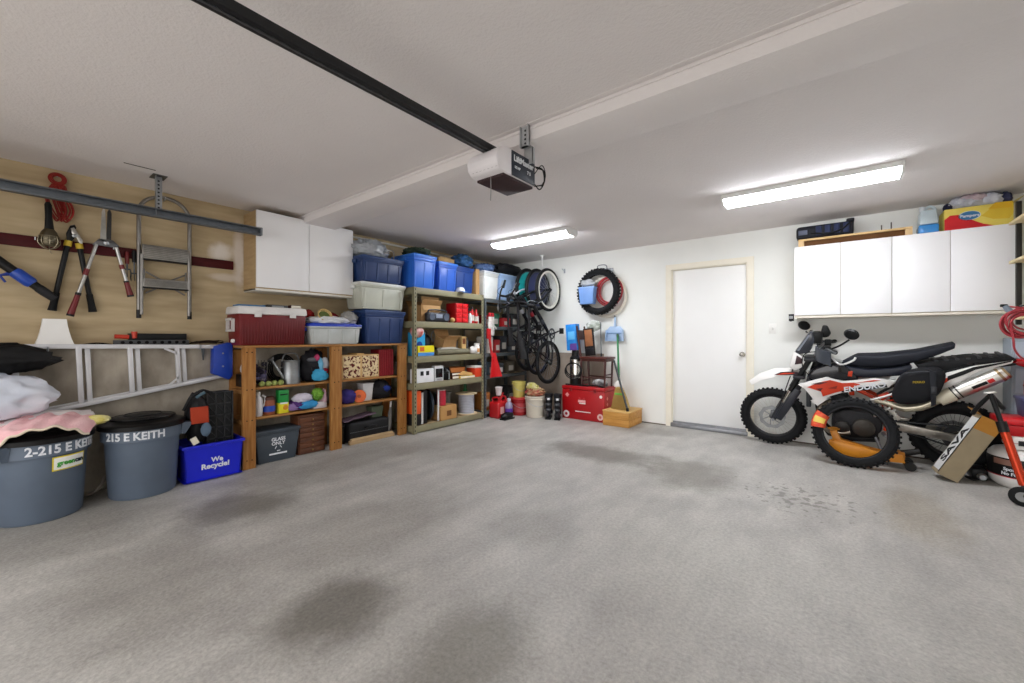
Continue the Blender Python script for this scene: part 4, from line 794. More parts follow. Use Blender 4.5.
t = T('red_drawer_cabinet', 'bright red small parts drawer cabinet in the olive shelving', 'parts cabinet', (-4.17,4.06,z)); MB(t).box(-4.28,-4.085,3.94,4.18,z,z+.27,.004).obj('case', plas('a81118', .35))
for i in range(2):
    for k in range(4):
        d = MB(t).box(-4.088,-4.076,3.948+i*.118,4.054+i*.118,z+.008+k*.065,z+.065+k*.065,.004).obj('drawer', plas('d01a20', .35)); MB(t).box(-4.077,-4.066,3.985+i*.118,4.017+i*.118,z+.03+k*.065,z+.04+k*.065,.003).obj('pull', plas('e0383a'), d)
for i, (y, xx, h_, bc, cc, lb) in enumerate(((4.235,-4.10,.17,'d3d3d0','c01a1c','white bottle with red cap nearest the red drawers'),(4.30,-4.12,.235,'c41a1e','1c1c1e','red bottle with a black cap in the top bay'),(4.36,-4.10,.20,'b8151a','d03030','red spray bottle next to the last upright'),(4.41,-4.13,.15,'cfcfca','c4161a','small white bottle by the last upright, top bay'))):
    bottle('bottle', lb, xx, y, z, .027, h_, plas(bc), plas(cc), .45, 'bottle', plas('c8c4bc') if i in (1,2) else None, 'bottles on the top bay')
t = T('black_jug', 'black oil jug behind the red bottles', 'jug', (-4.25,4.33,z)); MB(t).frus((-4.25,4.33,z), .10, .17, .09, .15, .19, .02).obj('body', BLACK); MB(t).lathe([(.022,.19),(.022,.235),(.018,.24)], 16, (-4.25,4.37,z)).obj('cap', plas('2a2a2c')); MB(t).tube(spline([(-4.25,4.27,z+.18),(-4.25,4.27,z+.23),(-4.25,4.33,z+.235),(-4.25,4.35,z+.2)], 5), .012, 8).obj('handle', BLACK)
# ---- level B
z = .959
t = T('patterned_ball', 'red and white patterned ball at the left end of the second bay', 'ball', (-4.13,3.31,z+.25)); MB(t).blob((-4.14,3.32,z+.305),(.075,.09,.07), 9, .12, 2, 24, 16).obj('ball', mat('c4242a', .6, h2='e6dcd6', vs_=9), ang=60); MB(t).tube([(-4.14,3.32,z+.365),(-4.14,3.32,1.32)], .003, 5).obj('hanging_cord', BLACK)
t = carton('blue_box', 'upright light blue box at the left end of the second bay', -4.26, -4.14, 3.27, 3.45, z, z+.30, mat('2f9ad0', .6), tape=False); MB().lathe([(.045,0),(.045,.002)], 24, (.0605,.0,.14), (1,0,0)).obj('printed_disc', mat('163f8f', .6), t)
t = carton('yellow_box', 'small yellow and blue box in front of the light blue box', -4.14, -4.075, 3.28, 3.545, z, z+.13, mat('dccf1c', .6), tape=False); MB().box(.031,.0335,-.131,.131,.002,.045).obj('blue_band', mat('4a86c8', .6), t); MB().box(.031,.0335,-.1,-.03,.06,.115).obj('red_print', mat('d0642a', .6), t)
t = carton('cardboard_box', 'open cardboard box tipped up in the second bay', -4.30, -4.12, 3.72, 3.96, z+.09, z+.24, CARD, True); t.rotation_euler = (0, R(18), 0)
t = T('dark_canister', 'dark canister behind the tipped cardboard box, second bay', 'canister', (-4.32,3.60,z)); MB(t).lathe([(.075,0),(.08,.01),(.08,.22),(.05,.26),(.02,.28)], 24, (-4.32,3.60,z)).obj('body', plas('1b1c1f')); MB(t).torus((-4.32,3.60,z+.29), .03, .006, (1,0,0), 20, 6).obj('ring', DKSTEEL)
t = T('white_fan', 'round pale grille standing at the back of the second bay', 'fan', (-4.34,3.85,z)); MB(t).torus((-4.33,3.80,z+.25), .085, .008, (1,0,0), 28, 8).obj('guard', mat('a9abb0', .5)); 
m = MB(t)
for k in range(8): m.tube([(-4.33,3.80,z+.25),(-4.33,3.80+.085*math.cos(k*math.pi/4),z+.25+.085*math.sin(k*math.pi/4))], .003, 5)
m.obj('spokes', mat('a9abb0', .5)); MB(t).tube([(-4.34,3.80,z),(-4.34,3.80,z+.17)], .012, 8).obj('stand', DKSTEEL)
t = T('rolled_mat', 'grey rolled mat and folded sheet lying along the second bay', 'mat', (-4.11,3.92,z)); MB(t).tube([(-4.12,3.62,z+.04),(-4.11,4.20,z+.04)], .038, 16).obj('roll', mat('77735f', .8)); MB(t).prism([(3.66,z+.075),(4.05,z+.08),(3.90,z+.105),(3.70,z+.10)], -4.16, -4.09, 'x', .004).obj('folded_sheet', mat('b9b6ab', .8))
solo(MB().blob((-4.10,4.30,z+.05),(.04,.06,.05), 12, .5, 3, 20, 14, flat=.047), 'white_rag', cloth('d5d3cf'), 'crumpled white rag hanging at the front of the second bay', 'rag', ang=60)
bottle('tub', 'white tub with an orange label near the last upright, second bay', -4.13, 4.405, z, .045, .15, WHITE, plas('e4e2dc'), .8, 'tub', mat('d9a06a', .6))
t = carton('tan_carton', 'tall narrow tan carton standing in the second bay', -4.27, -4.19, 4.16, 4.25, z, z+.25, card('cfae74'), tape=False); MB().box(.0405,.042,-.03,.03,.14,.22).obj('label', mat('7a4a2a', .7), t)
for i, (y, c) in enumerate(((4.05,'8d8f93'),(4.35,'5a5c60'))):
    t = T('spray_can', ['grey spray can behind the rolled mat','dark spray can behind the white tub'][i], 'spray can', (-4.28,y,z)); MB(t).lathe([(.033,0),(.034,.005),(.034,.17),(.022,.195)], 20, (-4.28,y,z)).obj('can', metal(c)); MB(t).lathe([(.022,.195),(.022,.225),(.018,.23)], 16, (-4.28,y,z)).obj('cap', plas('c9c9c6' if i == 0 else '2a2a2c'))
# ---- level C
z = .622
t = T('white_panel_box', 'white box with two dark cutouts at the left end of the third bay', 'box', (-4.12,3.40,z)); MB(t).box(-4.17,-4.085,3.235,3.55,z,z+.175,.004).obj('body', mat('dfe0e2', .5))
for y in (3.33,3.42): MB(t).box(-4.087,-4.083,y,y+.05,z+.09,z+.145,.004).obj('cutout', plas('17181a'))
t = T('small_monitor', 'small white framed screen beside the white box', 'monitor', (-4.12,3.63,z)); MB(t).box(-4.15,-4.085,3.565,3.715,z,z+.20,.006).obj('case', mat('c9cacb', .5)); MB(t).box(-4.087,-4.082,3.58,3.70,z+.045,z+.165,.003).obj('screen', mat('121316', .15)); MB(t).box(-4.083,-4.078,3.60,3.68,z+.015,z+.03,.002).obj('button_strip', mat('9a9b9d', .5))
t = T('black_jar', 'black jar in the middle of the third bay', 'jar', (-4.13,3.80,z)); MB(t).lathe([(.055,0),(.062,.01),(.062,.12),(.045,.14),(.045,.165),(.04,.17)], 24, (-4.13,3.80,z)).obj('body', mat('101113', .25)); MB(t).lathe([(.005,0),(.005,.12)], 8, (-4.068,3.80,z+.01)).obj('silver_strip', STEEL)
for i, (y0, y1, z0, z1, h_, x1, lb) in enumerate(((3.89,4.20,0,.045,'5a3420',-4.10,'brown book at the bottom of the pile, third bay'),(3.90,4.18,.045,.085,'43291c',-4.12,'dark brown book second in the pile, third bay'),(3.88,4.16,.085,.155,'9a5a2c',-4.13,'orange brown box topping the book pile, third bay'))):
    t = T('book' if i < 2 else 'wooden_box', lb, 'book' if i < 2 else 'box', ((x1-.1),(y0+y1)/2,z+z0), 0, 'pile of books on the third bay' if i < 2 else None)
    MB(t).box(x1-.2,x1,y0,y1,z+z0,z+z1,.003).obj('cover' if i < 2 else 'body', card(h_)); MB(t).box(x1-.19,x1+.001,y0+.006,y1-.006,z+z0+.008,z+z1-.008).obj('pages' if i < 2 else 'front', PAPER if i < 2 else card('ad6a36'))
t = T('tan_book', 'tan book lying open at the front of the third bay', 'book', (-4.09,4.10,z)); MB(t).prism([(4.0,z+.05),(4.24,z+.035),(4.26,z+.065),(4.1,z+.10)], -4.12, -4.07, 'x', .002).obj('cover', card('c69a5e'))
t = T('yellow_book', 'pale yellow book under the tan book, third bay', 'book', (-4.09,4.15,z)); MB(t).box(-4.12,-4.066,4.01,4.30,z,z+.035,.002).obj('cover', card('d8b95c')); MB(t).box(-4.115,-4.064,4.015,4.295,z+.006,z+.029).obj('pages', PAPER)
t = T('red_white_box', 'orange red box with a white lid beside the last upright, third bay', 'box', (-4.15,4.40,z)); MB(t).box(-4.24,-4.075,4.31,4.47,z,z+.135,.004).obj('body', mat('d8401c', .5)); MB(t).box(-4.245,-4.07,4.305,4.474,z+.13,z+.16,.004).obj('lid', mat('dcdad6', .5))
# ---- level D
z = .094
t = T('orange_case', 'orange tool case standing at the left end of the lowest bay', 'tool case', (-4.2,3.29,z)); MB(t).box(-4.40,-4.09,3.235,3.35,z+.14,z+.43,.012).obj('case', mat('e0561c', .45)); MB(t).box(-4.40,-4.09,3.235,3.35,z,z+.14,.008).obj('lower_case', mat('1a1a1c', .5)); MB(t).tube(spline([(-4.30,3.29,z+.43),(-4.29,3.29,z+.475),(-4.2,3.29,z+.475),(-4.19,3.29,z+.43)], 5), .01, 8).obj('handle', BLACK)
t = T('folded_easel', 'tall flat black case with white edge in the lowest bay', 'easel', (-4.2,3.42,z)); MB(t).box(-4.42,-4.12,3.40,3.47,z,z+.42,.005).obj('body', mat('17181b', .4)); MB(t).box(-4.12,-4.115,3.37,3.40,z,z+.40).obj('white_edge', mat('c9c8c4', .6))
t = T('round_mirror', 'dark round disc on a white board standing in the lowest bay', 'disc', (-4.1,3.58,z)); MB(t).prism([(3.63,z),(3.66,z),(3.66,z+.41),(3.635,z+.41)], -4.115, -4.105, 'x', .002).obj('backing_board', mat('dadad6', .6)); MB(t).lathe([(.2,-.012),(.205,0),(.2,.012),(.001,.014)], 40, (-4.275,3.60,z+.206), (.3,.95,0), sy=1, sx=1).obj('disc', mat('27303a', .25)); 
t = T('red_tape_roll', 'red roll of ribbon on the cardboard box in the lowest bay', 'roll', (-4.15,3.75,z+.19)); MB(t).lathe([(.06,0),(.06,.2)], 28, (-4.16,3.745,z+.192)).obj('roll', mat('b01830', .5)); MB(t).lathe([(.03,.2),(.062,.2),(.062,.206),(.03,.206)], 24, (-4.16,3.745,z+.192), cap=False).obj('core_end', mat('d8c8c0', .7))
t = carton('cardboard_box', 'sealed cardboard box at the front of the lowest bay', -4.28, -4.075, 3.665, 3.95, z, z+.185, card('b58a55')); MB().box(.103,.1045,-.04,.04,.05,.12).obj('printed_mark', mat('6d4a2a', .7), t)
def spool(name, label, x, y, z, r, h, core, wire, flange, grooves=9):
    t = T(name, label, 'cable spool', (x,y,z))
    MB(t).lathe([(.02,0),(r,0),(r,.014),(.02,.014)], 36, (x,y,z)).obj('flange', flange); MB(t).lathe([(.02,h-.014),(r,h-.014),(r,h),(.02,h)], 36, (x,y,z)).obj('flange', flange)
    pr = []
    for k in range(grooves*2+1): pr.append((core-(.004 if k % 2 else 0), .014+k*(h-.028)/(grooves*2)))
    MB(t).lathe(pr, 36, (x,y,z)).obj('wound_cable', wire, ang=10); MB(t).lathe([(.018,h),(.018,h+.001)], 16, (x,y,z)).obj('centre_hole', BLACK)
spool('cable_spool', 'spool of dark grey rope behind the sealed box, lowest bay', -4.37, 3.96, z, .13, .33, .105, mat('6f6c66', .8), mat('8a8680', .7), 14)
spool('cable_spool', 'large spool of pale grey cable with wooden flanges, lowest bay', -4.2, 4.26, z, .155, .30, .115, mat('a9abb4', .6), mat('cdb995', .7), 12)
bottle('bottle', 'green bottle behind the large pale cable spool', -4.36, 4.40, z, .05, .40, mat('157a3c', .4), plas('0f5a2c'), .4)
# ================================================================ GREY SHELVING CONTENTS (seen between the bicycles)
random.seed(31)
def gshelf(z, items):
    for (y, w_, h_, dx, c, nm, lb, ct) in items:
        t = T(nm, lb, ct, (-4.2,y,z)); MB(t).box(-4.32+dx,-4.12+dx,y-w_/2,y+w_/2,z,z+h_,.006).obj('body', plas(c)); MB(t).box(-4.325+dx,-4.115+dx,y-w_/2-.003,y+w_/2+.003,z+h_*.82,z+h_*.9,.003).obj('lid', plas(c)); MB(t).box(-4.118+dx,-4.112+dx,y-w_*.28,y+w_*.28,z+h_*.2,z+h_*.6).obj('label', mat('b9b4ac', .7))
gshelf(1.362, [(4.62,.15,.17,.03,'9a1a20','red_tin','red tin on the upper grey shelf by the white gloves','tin'),(4.82,.18,.20,0,'1e5f46','green_box','dark green box on the upper grey shelf','box'),(5.05,.2,.14,.03,'a01c22','red_box','long red box on the upper grey shelf behind the handlebars','box'),(5.3,.18,.22,0,'2b2d30','black_box','black box at the far end of the upper grey shelf','box')])
gshelf(.957, [(4.66,.15,.25,.02,'d9d6d0','white_carton','white carton on the second grey shelf behind the red shovel','carton'),(4.83,.12,.2,.03,'8f2326','red_canister','dark red canister on the second grey shelf','canister'),(5.02,.16,.26,0,'26282c','black_canister','black canister on the second grey shelf behind the bicycles','canister'),(5.28,.2,.18,0,'3b3f45','grey_box','grey box at the far end of the second grey shelf','box')])
gshelf(.622, [(4.70,.18,.20,.02,'4a5a66','slate_bin','slate blue bin on the third grey shelf behind the shovel blade','bin'),(4.92,.14,.17,.02,'33383c','dark_tub','dark tub in the middle of the third grey shelf','tub'),(5.2,.2,.2,0,'5a5347','brown_box','brown box at the far end of the third grey shelf','box')])
gshelf(.102, [(4.62,.14,.26,.0,'b0703a','copper_tin','copper coloured tin on the bottom grey shelf by the upright','tin'),(5.25,.22,.3,-.05,'22252a','black_tub','black tub on the bottom grey shelf behind the buckets','tub')])
t = T('work_gloves', 'pair of white and red work gloves hanging on the grey shelving upright', 'gloves', (-4.02,4.60,1.2))
for i, (y, c) in enumerate(((4.58,'d4d1cc'),(4.635,'c5c2bd'))):
    g = MB(t); g.blob((-4.025,y,1.38),(.022,.04,.075), 3+i, .2, 2, 18, 14); g.tube([(-4.025,y,1.42),(-4.025,y,1.50)], [.032,.028], 12); gl = g.obj('glove', cloth(c), ang=60)
    for k in range(4): MB(t).tube([(-4.025,y-.028+.019*k,1.33),(-4.022,y-.032+.021*k,1.27-.012*(k in (1,2))),(-4.02,y-.03+.02*k,1.235-.015*(k in (1,2)))], [.0105,.010,.007], 8).obj('finger', cloth(c), gl)
    MB(t).tube([(-4.02,y+.03,1.37),(-4.005,y+.055,1.34),(-4.0,y+.06,1.31)], [.011,.010,.007], 8).obj('thumb', cloth(c), gl)
    MB(t).tube([(-4.025,y,1.50),(-4.025,y,1.56)], [.029,.024], 12).obj('cuff', cloth('a3242a'), gl)
t = T('red_shovel', 'bright red snow shovel hanging blade down on the grey shelving', 'shovel', (-4.0,4.62,.56))
MB(t).tube([(-4.03,4.56,1.30),(-4.02,4.58,1.1),(-4.01,4.60,.93)], [.022,.018,.016], 12).obj('handle', plas('b5141b', .35)); MB(t).box(-4.05,-4.01,4.52,4.60,1.17,1.33,.018).obj('grip', plas('b5141b', .35))
MB(t).sheet(12,12,lambda u,v: (-4.0+.035*(u-.5)**2*4-.01+.02*v, 4.615+(u-.5)*(.07+.20*v)+.03*v, .965-.36*v), .008).obj('blade', plas('cf1a20', .3)); MB(t).tube([(-4.015,4.60,1.0),(-4.004,4.61,.92),(-3.998,4.625,.84)], [.017,.018,.01], 10).obj('socket', plas('b5141b', .35))
# ---- on the floor in front
def can(name, label, x, y):
    t = T(name, label, 'fuel can', (x,y,0), 0, 'red fuel cans under the grey shelving'); MB(t).box(x-.10,x+.10,y-.08,y+.08,0,.24,.03,3).obj('body', plas('b0141a', .35))
    MB(t).tube(spline([(x-.05,y-.03,.23),(x-.05,y-.03,.29),(x+.05,y-.03,.30),(x+.06,y-.03,.23)], 5), .014, 8).obj('handle', plas('b0141a', .35)); MB(t).tube([(x+.03,y+.04,.235),(x+.035,y+.05,.29),(x+.05,y+.08,.37)], [.02,.018,.01], 10).obj('spout', plas('b0141a' if y < 4.7 else '1c1c1e', .4)); MB(t).box(x+.0985,x+.1015,y-.04,y+.04,.07,.17).obj('label', mat('d8a8a0', .7))
can('fuel_can', 'red fuel can on the floor by the grey upright', -3.955, 4.66); can('fuel_can', 'red fuel can behind the purple bottle', -3.965, 4.83)
bottle('detergent_bottle', 'clear and purple bottle on the floor before the red fuel cans', -3.80, 4.75, 0, .055, .29, mat('8f8aa4', .3), plas('bfc1c8'), .45, 'bottle', mat('5a2f9a', .4))
t = T('white_cup', 'white plastic tub standing on the red fuel can', 'tub', (-3.99,4.66,.3)); MB(t).lathe([(.001,0),(.04,0),(.055,.12),(.058,.125),(.052,.12),(.037,.008),(.001,.006)], 24, (-4.0,4.755,.318), cap=False).obj('tub', mat('dcd6d6', .5)); MB(t).torus((-4.0,4.755,.441), .056, .004, n=24, m=6).obj('rim', mat('e4dfdf', .5))
t = T('black_shoe', 'black shoe on the floor in front of the purple bottle', 'shoe', (-3.75,4.66,0)); MB(t).blob((-3.76,4.66,.05),(.06,.12,.05), 2, .2, 2, 24, 14, flat=.038).obj('upper', plas('141416'), ang=60); MB(t).box(-3.815,-3.705,4.545,4.775,0,.018,.008).obj('sole', RUB)
def bucket(name, label, x, y, z, r0, r1, h, m_, band=None, lid=None):
    t = T(name, label, 'bucket', (x,y,z)); MB(t).lathe([(.001,0),(r0,0),(r0+.003,.006),(r0+(r1-r0)*.82,h*.82),(r1+.008,h*.83),(r1+.008,h*.86),(r1-.001,h*.87),(r1,h*.93),(r1+.007,h*.94),(r1+.007,h),(r1-.004,h),(r0-.002,.012),(.001,.01)], 40, (x,y,z), cap=False).obj('pail', m_)
    MB(t).tube(spline([(x+(r1+.01)*math.cos(R(a)),y+(r1+.01)*math.sin(R(a)),z+h*.84-.10*math.sin(R((a+115)*1.0))) for a in range(-115,66,15)], 3), .0035, 6).obj('bail', STEEL)
    if band: MB(t).lathe([(r0+(r1-r0)*.2+.0025,h*.2),(r0+(r1-r0)*.72+.0025,h*.72)], 40, (x,y,z), cap=False).obj('wrapper', band)
    if lid: MB(t).lathe([(r1+.01,h-.02),(r1+.012,h+.004),(r1-.01,h+.01),(.001,h+.008)], 40, (x,y,z)).obj('lid', lid)
    return t
RB = mat('b8323a', .5, h2='d06a6a', vs_=14)
bucket('red_bucket', 'red paint pail under the yellow bucket', -3.86, 5.07, 0, .115, .13, .26, mat('b01c24', .45), RB, mat('c43a3c', .45))
bucket('yellow_bucket', 'pale yellow bucket standing on the red paint pail', -3.86, 5.07, .272, .085, .105, .24, mat('cfc46a', .5))
bucket('white_bucket', 'white builder\'s bucket on the floor between red pail and boots', -3.56, 5.08, 0, .125, .148, .32, mat('d8d0c0', .45, var=.06, vs_=5))
solo(MB().blob((-3.56,5.08,.37),(.12,.12,.06), 97, .7, 4, 30, 18, flat=.055), 'bucket_cloths', cloth('c9b98a','a8323a'), 'yellow and red rags heaped on the white bucket', 'rags', ang=60)
solo(MB().blob((-3.56,5.01,.46),(.09,.03,.045), 98, .7, 4, 24, 14), 'yellow_rag', cloth('c6bf5e','dfd8b0'), 'pale yellow rag topping the white bucket', 'rag', ang=60)
def boot(x, y, label):
    t = T('riding_boot', label, 'boot', (x,y,0), R(-62), 'pair of black riding boots'); t.scale = (.9, .85, 1)
    m = MB(); m.tube(spline([(0,0,.36),(0,0,.28),(0,.0,.18),(0.0,.01,.10),(.01,.02,.055)], 4), [.072,.07,.068,.066,.064,.062,.06,.058,.057,.056,.055,.055,.055,.055,.055,.055,.05], 18); m.blob((.075,0,.055),(.115,.052,.052), 3, .06, 2, 26, 16, flat=.05); m.obj('shell', plas('1b1c20', .4), t, 60)
    MB().prism([(-.06,0),(.18,0),(.185,.02),(.1,.022),(.05,.03),(-.06,.03)], -.05, .05, 'y', .006).obj('sole', RUB, t)
    for z, w_ in ((.27,.05),(.19,.048),(.11,.045)): b = MB().box(.045,.082,-w_,w_,z,z+.035,.008).obj('strap', plas('2c2e33', .4), t); MB().box(.079,.09,-.02,.022,z+.002,z+.032,.004).obj('buckle', mat('d5d6d8', .35) if z > .25 else metal('5b5d60'), b)
    MB().box(.052,.078,-.03,.03,.06,.10,.01).obj('toe_guard', plas('3a3c42', .35), t)
boot(-3.35, 5.14, 'black riding boot with white buckle beside the white bucket'); boot(-3.215, 5.17, 'black riding boot with white buckle beside the red chest')
# ================================================================ BICYCLES HUNG AGAINST THE BACK WALL
def wheel_parts(name, parent, c, r, tm, tyre_m, rim_m, spoke_m, hub_m, nsp=28, disc=None, knob=0, tw=None, brake=None, rimw=.014, rdep=.018):
    """A wheel in its bike's x-z plane: tyre with rim, spokes and hub as sub-parts."""
    x, y, z = c; m = MB().torus(c, r-tm, tm, (0,1,0), 56, 12, tw)
    if knob:
        for k in range(knob):
            a = 2*math.pi*k/knob; q = Mx.Translation(c) @ Mx.Rotation(-a, 4, 'Y')
            for yy, rr, w_, tilt in ((0,r+.001,.019,0),(-.03,r-.006,.013,-.5),(.03,r-.006,.013,.5)):
                if yy == 0 and k % 2: yy2 = .011
                else: yy2 = -.011 if yy == 0 else yy
                b = MB(m=q @ Mx.Translation((rr,yy2,0)) @ Mx.Rotation(-tilt, 4, 'Z')).box(-.012,.008,-w_/2,w_/2,-.009,.009); m.v_off = 0
                n = len(m.v); m.v += b.v; m.f += [tuple(i+n for i in f) for f in b.f]
    w_ = m.obj(name, tyre_m, parent, 50)
    ri = r-2*tm+.008
    MB().lathe([(ri,-rimw),(ri-rdep,-rimw*.7),(ri-rdep-.002,0),(ri-rdep,rimw*.7),(ri,rimw),(ri+.004,0),(ri,-rimw)], 56, c, (0,1,0), cap=False).obj('rim', rim_m, w_)
    m = MB()
    for k in range(nsp):
        a = 2*math.pi*k/nsp; b = a + (.5 if k % 2 else -.5)*.9; s_ = 1 if k % 4 < 2 else -1
        m.tube([(x+.028*math.cos(b), y+s_*.026, z+.028*math.sin(b)), (x+(ri-.012)*math.cos(a), y, z+(ri-.012)*math.sin(a))], .0016, 4)
    m.obj('spokes', spoke_m, w_)
    MB().lathe([(.012,-.05),(.03,-.034),(.03,-.026),(.016,-.02),(.016,.02),(.03,.026),(.03,.034),(.012,.05)], 20, c, (0,1,0)).obj('hub', hub_m, w_)
    if disc: MB().lathe([(ri-.02,-.012),(.03,-.03),(.03,-.026),(ri-.02,-.008)], 40, c, (0,1,0), cap=False).obj('disc_cover', disc, w_); 
    if disc: MB().lathe([(ri-.02,.012),(.03,.03),(.03,.026),(ri-.02,.008)], 40, c, (0,1,0), cap=False).obj('disc_cover', disc, w_)
    if brake:
        m = MB(); n_ = 48; pr = []; br, by = brake
        vs = []
        for yy in (by-.0025, by+.0025):
            for rr in (br*.72, 1):
                for k in range(n_):
                    a = 2*math.pi*k/n_; q = rr if rr < 1 else br*(1 + .035*math.sin(a*9)); vs.append((x+q*math.cos(a), yy, z+q*math.sin(a)))
        fs = []
        for k in range(n_):
            j = (k+1) % n_; fs += [(k,j,n_+j,n_+k),(2*n_+j,2*n_+k,3*n_+k,3*n_+j),(n_+k,n_+j,3*n_+j,3*n_+k),(j,k,2*n_+k,2*n_+j)]
        m.add(vs, fs)
        for k in range(6):
            a = k*math.pi/3; m.tube([(x+.03*math.cos(a),by,z+.03*math.sin(a)),(x+br*.75*math.cos(a+.35),by,z+br*.75*math.sin(a+.35))], .005, 5)
        m.obj('brake_disc', metal('a7a9ab', .3), w_)
    return w_
def bicycle(label, X, Y, Z, up, fm, accent, rimf, rimr, r=.335, wb=1.12, turn=0, disc=None, bars=.3, susp=True, sh=.70, rdep=.018, ck=100, bz=.62):
    """Hung by one wheel: up=True puts the front wheel at the top. Local axes: x forward, z up, wheels on the ground at z=0."""
    t = T('bicycle', label, 'bicycle', (X, Y, Z), 0, 'bicycles hung in the corner')
    # world of local axes: forward -> up (or down), up -> -Y
    M = Mx(((0, 1 if not up else -1, 0), (0, 0, -1), (1 if up else -1, 0, 0))); t.rotation_euler = M.to_euler()
    P = lambda a, b, y=0: (a, y, b + r)
    bb = P(.44,-.02); ht = P(.83,.56); hb = P(.875,.42); st = P(.27,.50); ra = P(0,0); fa = P(wb,0)
    m = MB(); m.tube([hb, P(.66,.20), bb], [.026,.03,.024], 12); m.tube([P(.845,.52), st], [.02,.016], 12); m.tube([bb, st], [.018,.016], 12); m.tube([ht, hb], .022, 14)
    for s_ in (-1, 1): m.tube([P(.42,-.02,.03*s_), P(.18,-.03,.055*s_), P(0,0,.065*s_)], [.012,.011,.010], 8); m.tube([P(.28,.46,.02*s_), P(.1,.18,.05*s_), P(0,.0,.065*s_)], [.009,.009,.008], 8)
    m.tube([P(.415,-.02,-.045), P(.415+.05,-.02,.0), P(.44,-.02,.045)], .019, 12); m.obj('frame', fm, t)
    m = MB(); m.tube([P(.60,.145), P(.66,.20)], .0308, 12); m.obj('frame_decal', accent, t)
    f = MB(); f.tube([P(.89,.36,-.055), P(.885,.38,0), P(.89,.36,.055)], .018, 10)
    for s_ in (-1, 1): f.tube([P(.885,.40,.055*s_), P(.96,.22,.055*s_), P(wb,0,.055*s_)], [.016,.019,.016] if susp else .012, 10)
    f.tube([hb, P(.89,.37)], .016, 10); f.obj('fork', accent if not susp else BLACK, t)
    if susp: MB().tube([P(.893,.375,-.055), P(.935,.275,-.055)], .0165, 10).tube([P(.893,.375,.055), P(.935,.275,.055)], .0165, 10).obj('fork_stanchions', CHROME, t)
    wheel_parts('front_wheel', t, fa, r, .026, RUB, rimf, STEEL, BLACK, 24, disc, rimw=.02, rdep=rdep)
    w_ = wheel_parts('rear_wheel', t, ra, r, .026, RUB, rimr, STEEL, BLACK, 24, None, rimw=.016)
    MB().lathe([(.02,.035),(.05,.036),(.045,.045),(.035,.056),(.02,.06)], 24, ra, (0,-1,0)).obj('sprocket_cassette', DKSTEEL, w_)
    c = MB(); c.lathe([(.06,.05),(.085,.05),(.087,.053),(.085,.056),(.06,.056),(.06,.05)], 36, bb, (0,-1,0), cap=False)
    for k in range(5): a = k*2*math.pi/5; c.tube([bb[:1]+(-.053,)+bb[2:], (bb[0]+.07*math.cos(a),-.053,bb[2]+.07*math.sin(a))], .006, 6)
    c = c.obj('chainring', DKSTEEL, t)
    for s_, a in ((-1, ck), (1, ck+180)):
        e = (bb[0]+.17*math.cos(R(a)), .085*s_, bb[2]+.17*math.sin(R(a))); k = MB().tube([(bb[0],.07*s_,bb[2]), e], [.014,.010], 8).obj('crank_arm', BLACK, t)
        MB().box(e[0]-.045,e[0]+.045,e[1]-.036+.042*s_,e[1]+.036+.042*s_,e[2]-.012,e[2]+.012,.005).obj('pedal', BLACK, k)
    m = MB(); pts = [(bb[0]+.085*math.cos(a),-.053,bb[2]+.085*math.sin(a)) for a in [R(x) for x in range(-95,96,20)]] + [(ra[0]+.04*math.cos(a),-.048,ra[2]+.04*math.sin(a)) for a in [R(x) for x in range(95,266,30)]]
    m.tube(pts, .004, 6, True); m.obj('chain', DKSTEEL, t)
    MB().tube([st, P(.21,sh-.03)], .014, 10).obj('seatpost', BLACK, t)
    MB().sheet(16, 9, lambda u, v: (.08+.28*u, (v-.5)*(.115*(1-u)**1.3+.03)*1.0, r+sh+.015*math.sin(u*3)-.05*(2*abs(v-.5))**2), .03).obj('saddle', plas('18181a', .5), t)
    q = Mx.Translation(P(.83,bz)) @ Mx.Rotation(R(turn), 4, 'Z')
    MB(m=q).tube([(0,0,.56-bz),(0,0,.0),(.05,0,.02)], [.018,.018,.016], 12).obj('stem', BLACK, t)
    b = MB(m=q).tube(spline([(-.02,-bars,.045),(.01,-bars*.6,.04),(.05,-.06,.02),(.05,.06,.02),(.01,bars*.6,.04),(-.02,bars,.045)], 4), .012, 10).obj('handlebar', BLACK, t)
    for s_ in (-1, 1):
        MB(m=q).tube([(-.02,s_*bars,.045),(-.006,s_*(bars-.12),.042)], .017, 12).obj('grip', RUB, b)
        MB(m=q).tube(spline([(.03,s_*(bars-.15),.03),(.06,s_*(bars-.1),.02),(.045,s_*(bars-.02),.02)], 4), .006, 6).obj('brake_lever', STEEL, b)
    MB(m=q).tube(spline([(.03,-.15,.03),(.12,-.05,.02),(.10,.02,-.15),(.08,.0,-.28)], 6), .003, 5).obj('cable', BLACK, b)
    return t
LIME = mat('c9d64a', .4); CREAM = mat('e9e6da', .4)
bicycle('black mountain bicycle hung upright by its white rimmed front wheel', -3.49, 5.672, .81, True, mat('141519', .35), mat('3c3f45', .4), mat('e6e4da', .4), mat('26272b', .4), rdep=.03, ck=-75, bz=.74)
bicycle('black and red bicycle hung with navy disc wheel, middle of the three', -3.69, 5.672, .93, True, mat('15151a', .35), mat('8f1f2a', .4), mat('2a2d38', .4), mat('2a3350', .4), .33, 1.02, 62, mat('232c55', .5), .25, True, .50)
bicycle('bicycle with turquoise disc wheel hung nearest the grey shelving', -3.885, 5.672, .98, True, mat('1a1c20', .35), mat('c7cad0', .4), mat('2a2d38', .4), mat('24262b', .4), .325, 1.0, 78, mat('1fa3a3', .45), .24, False, .48, ck=10)
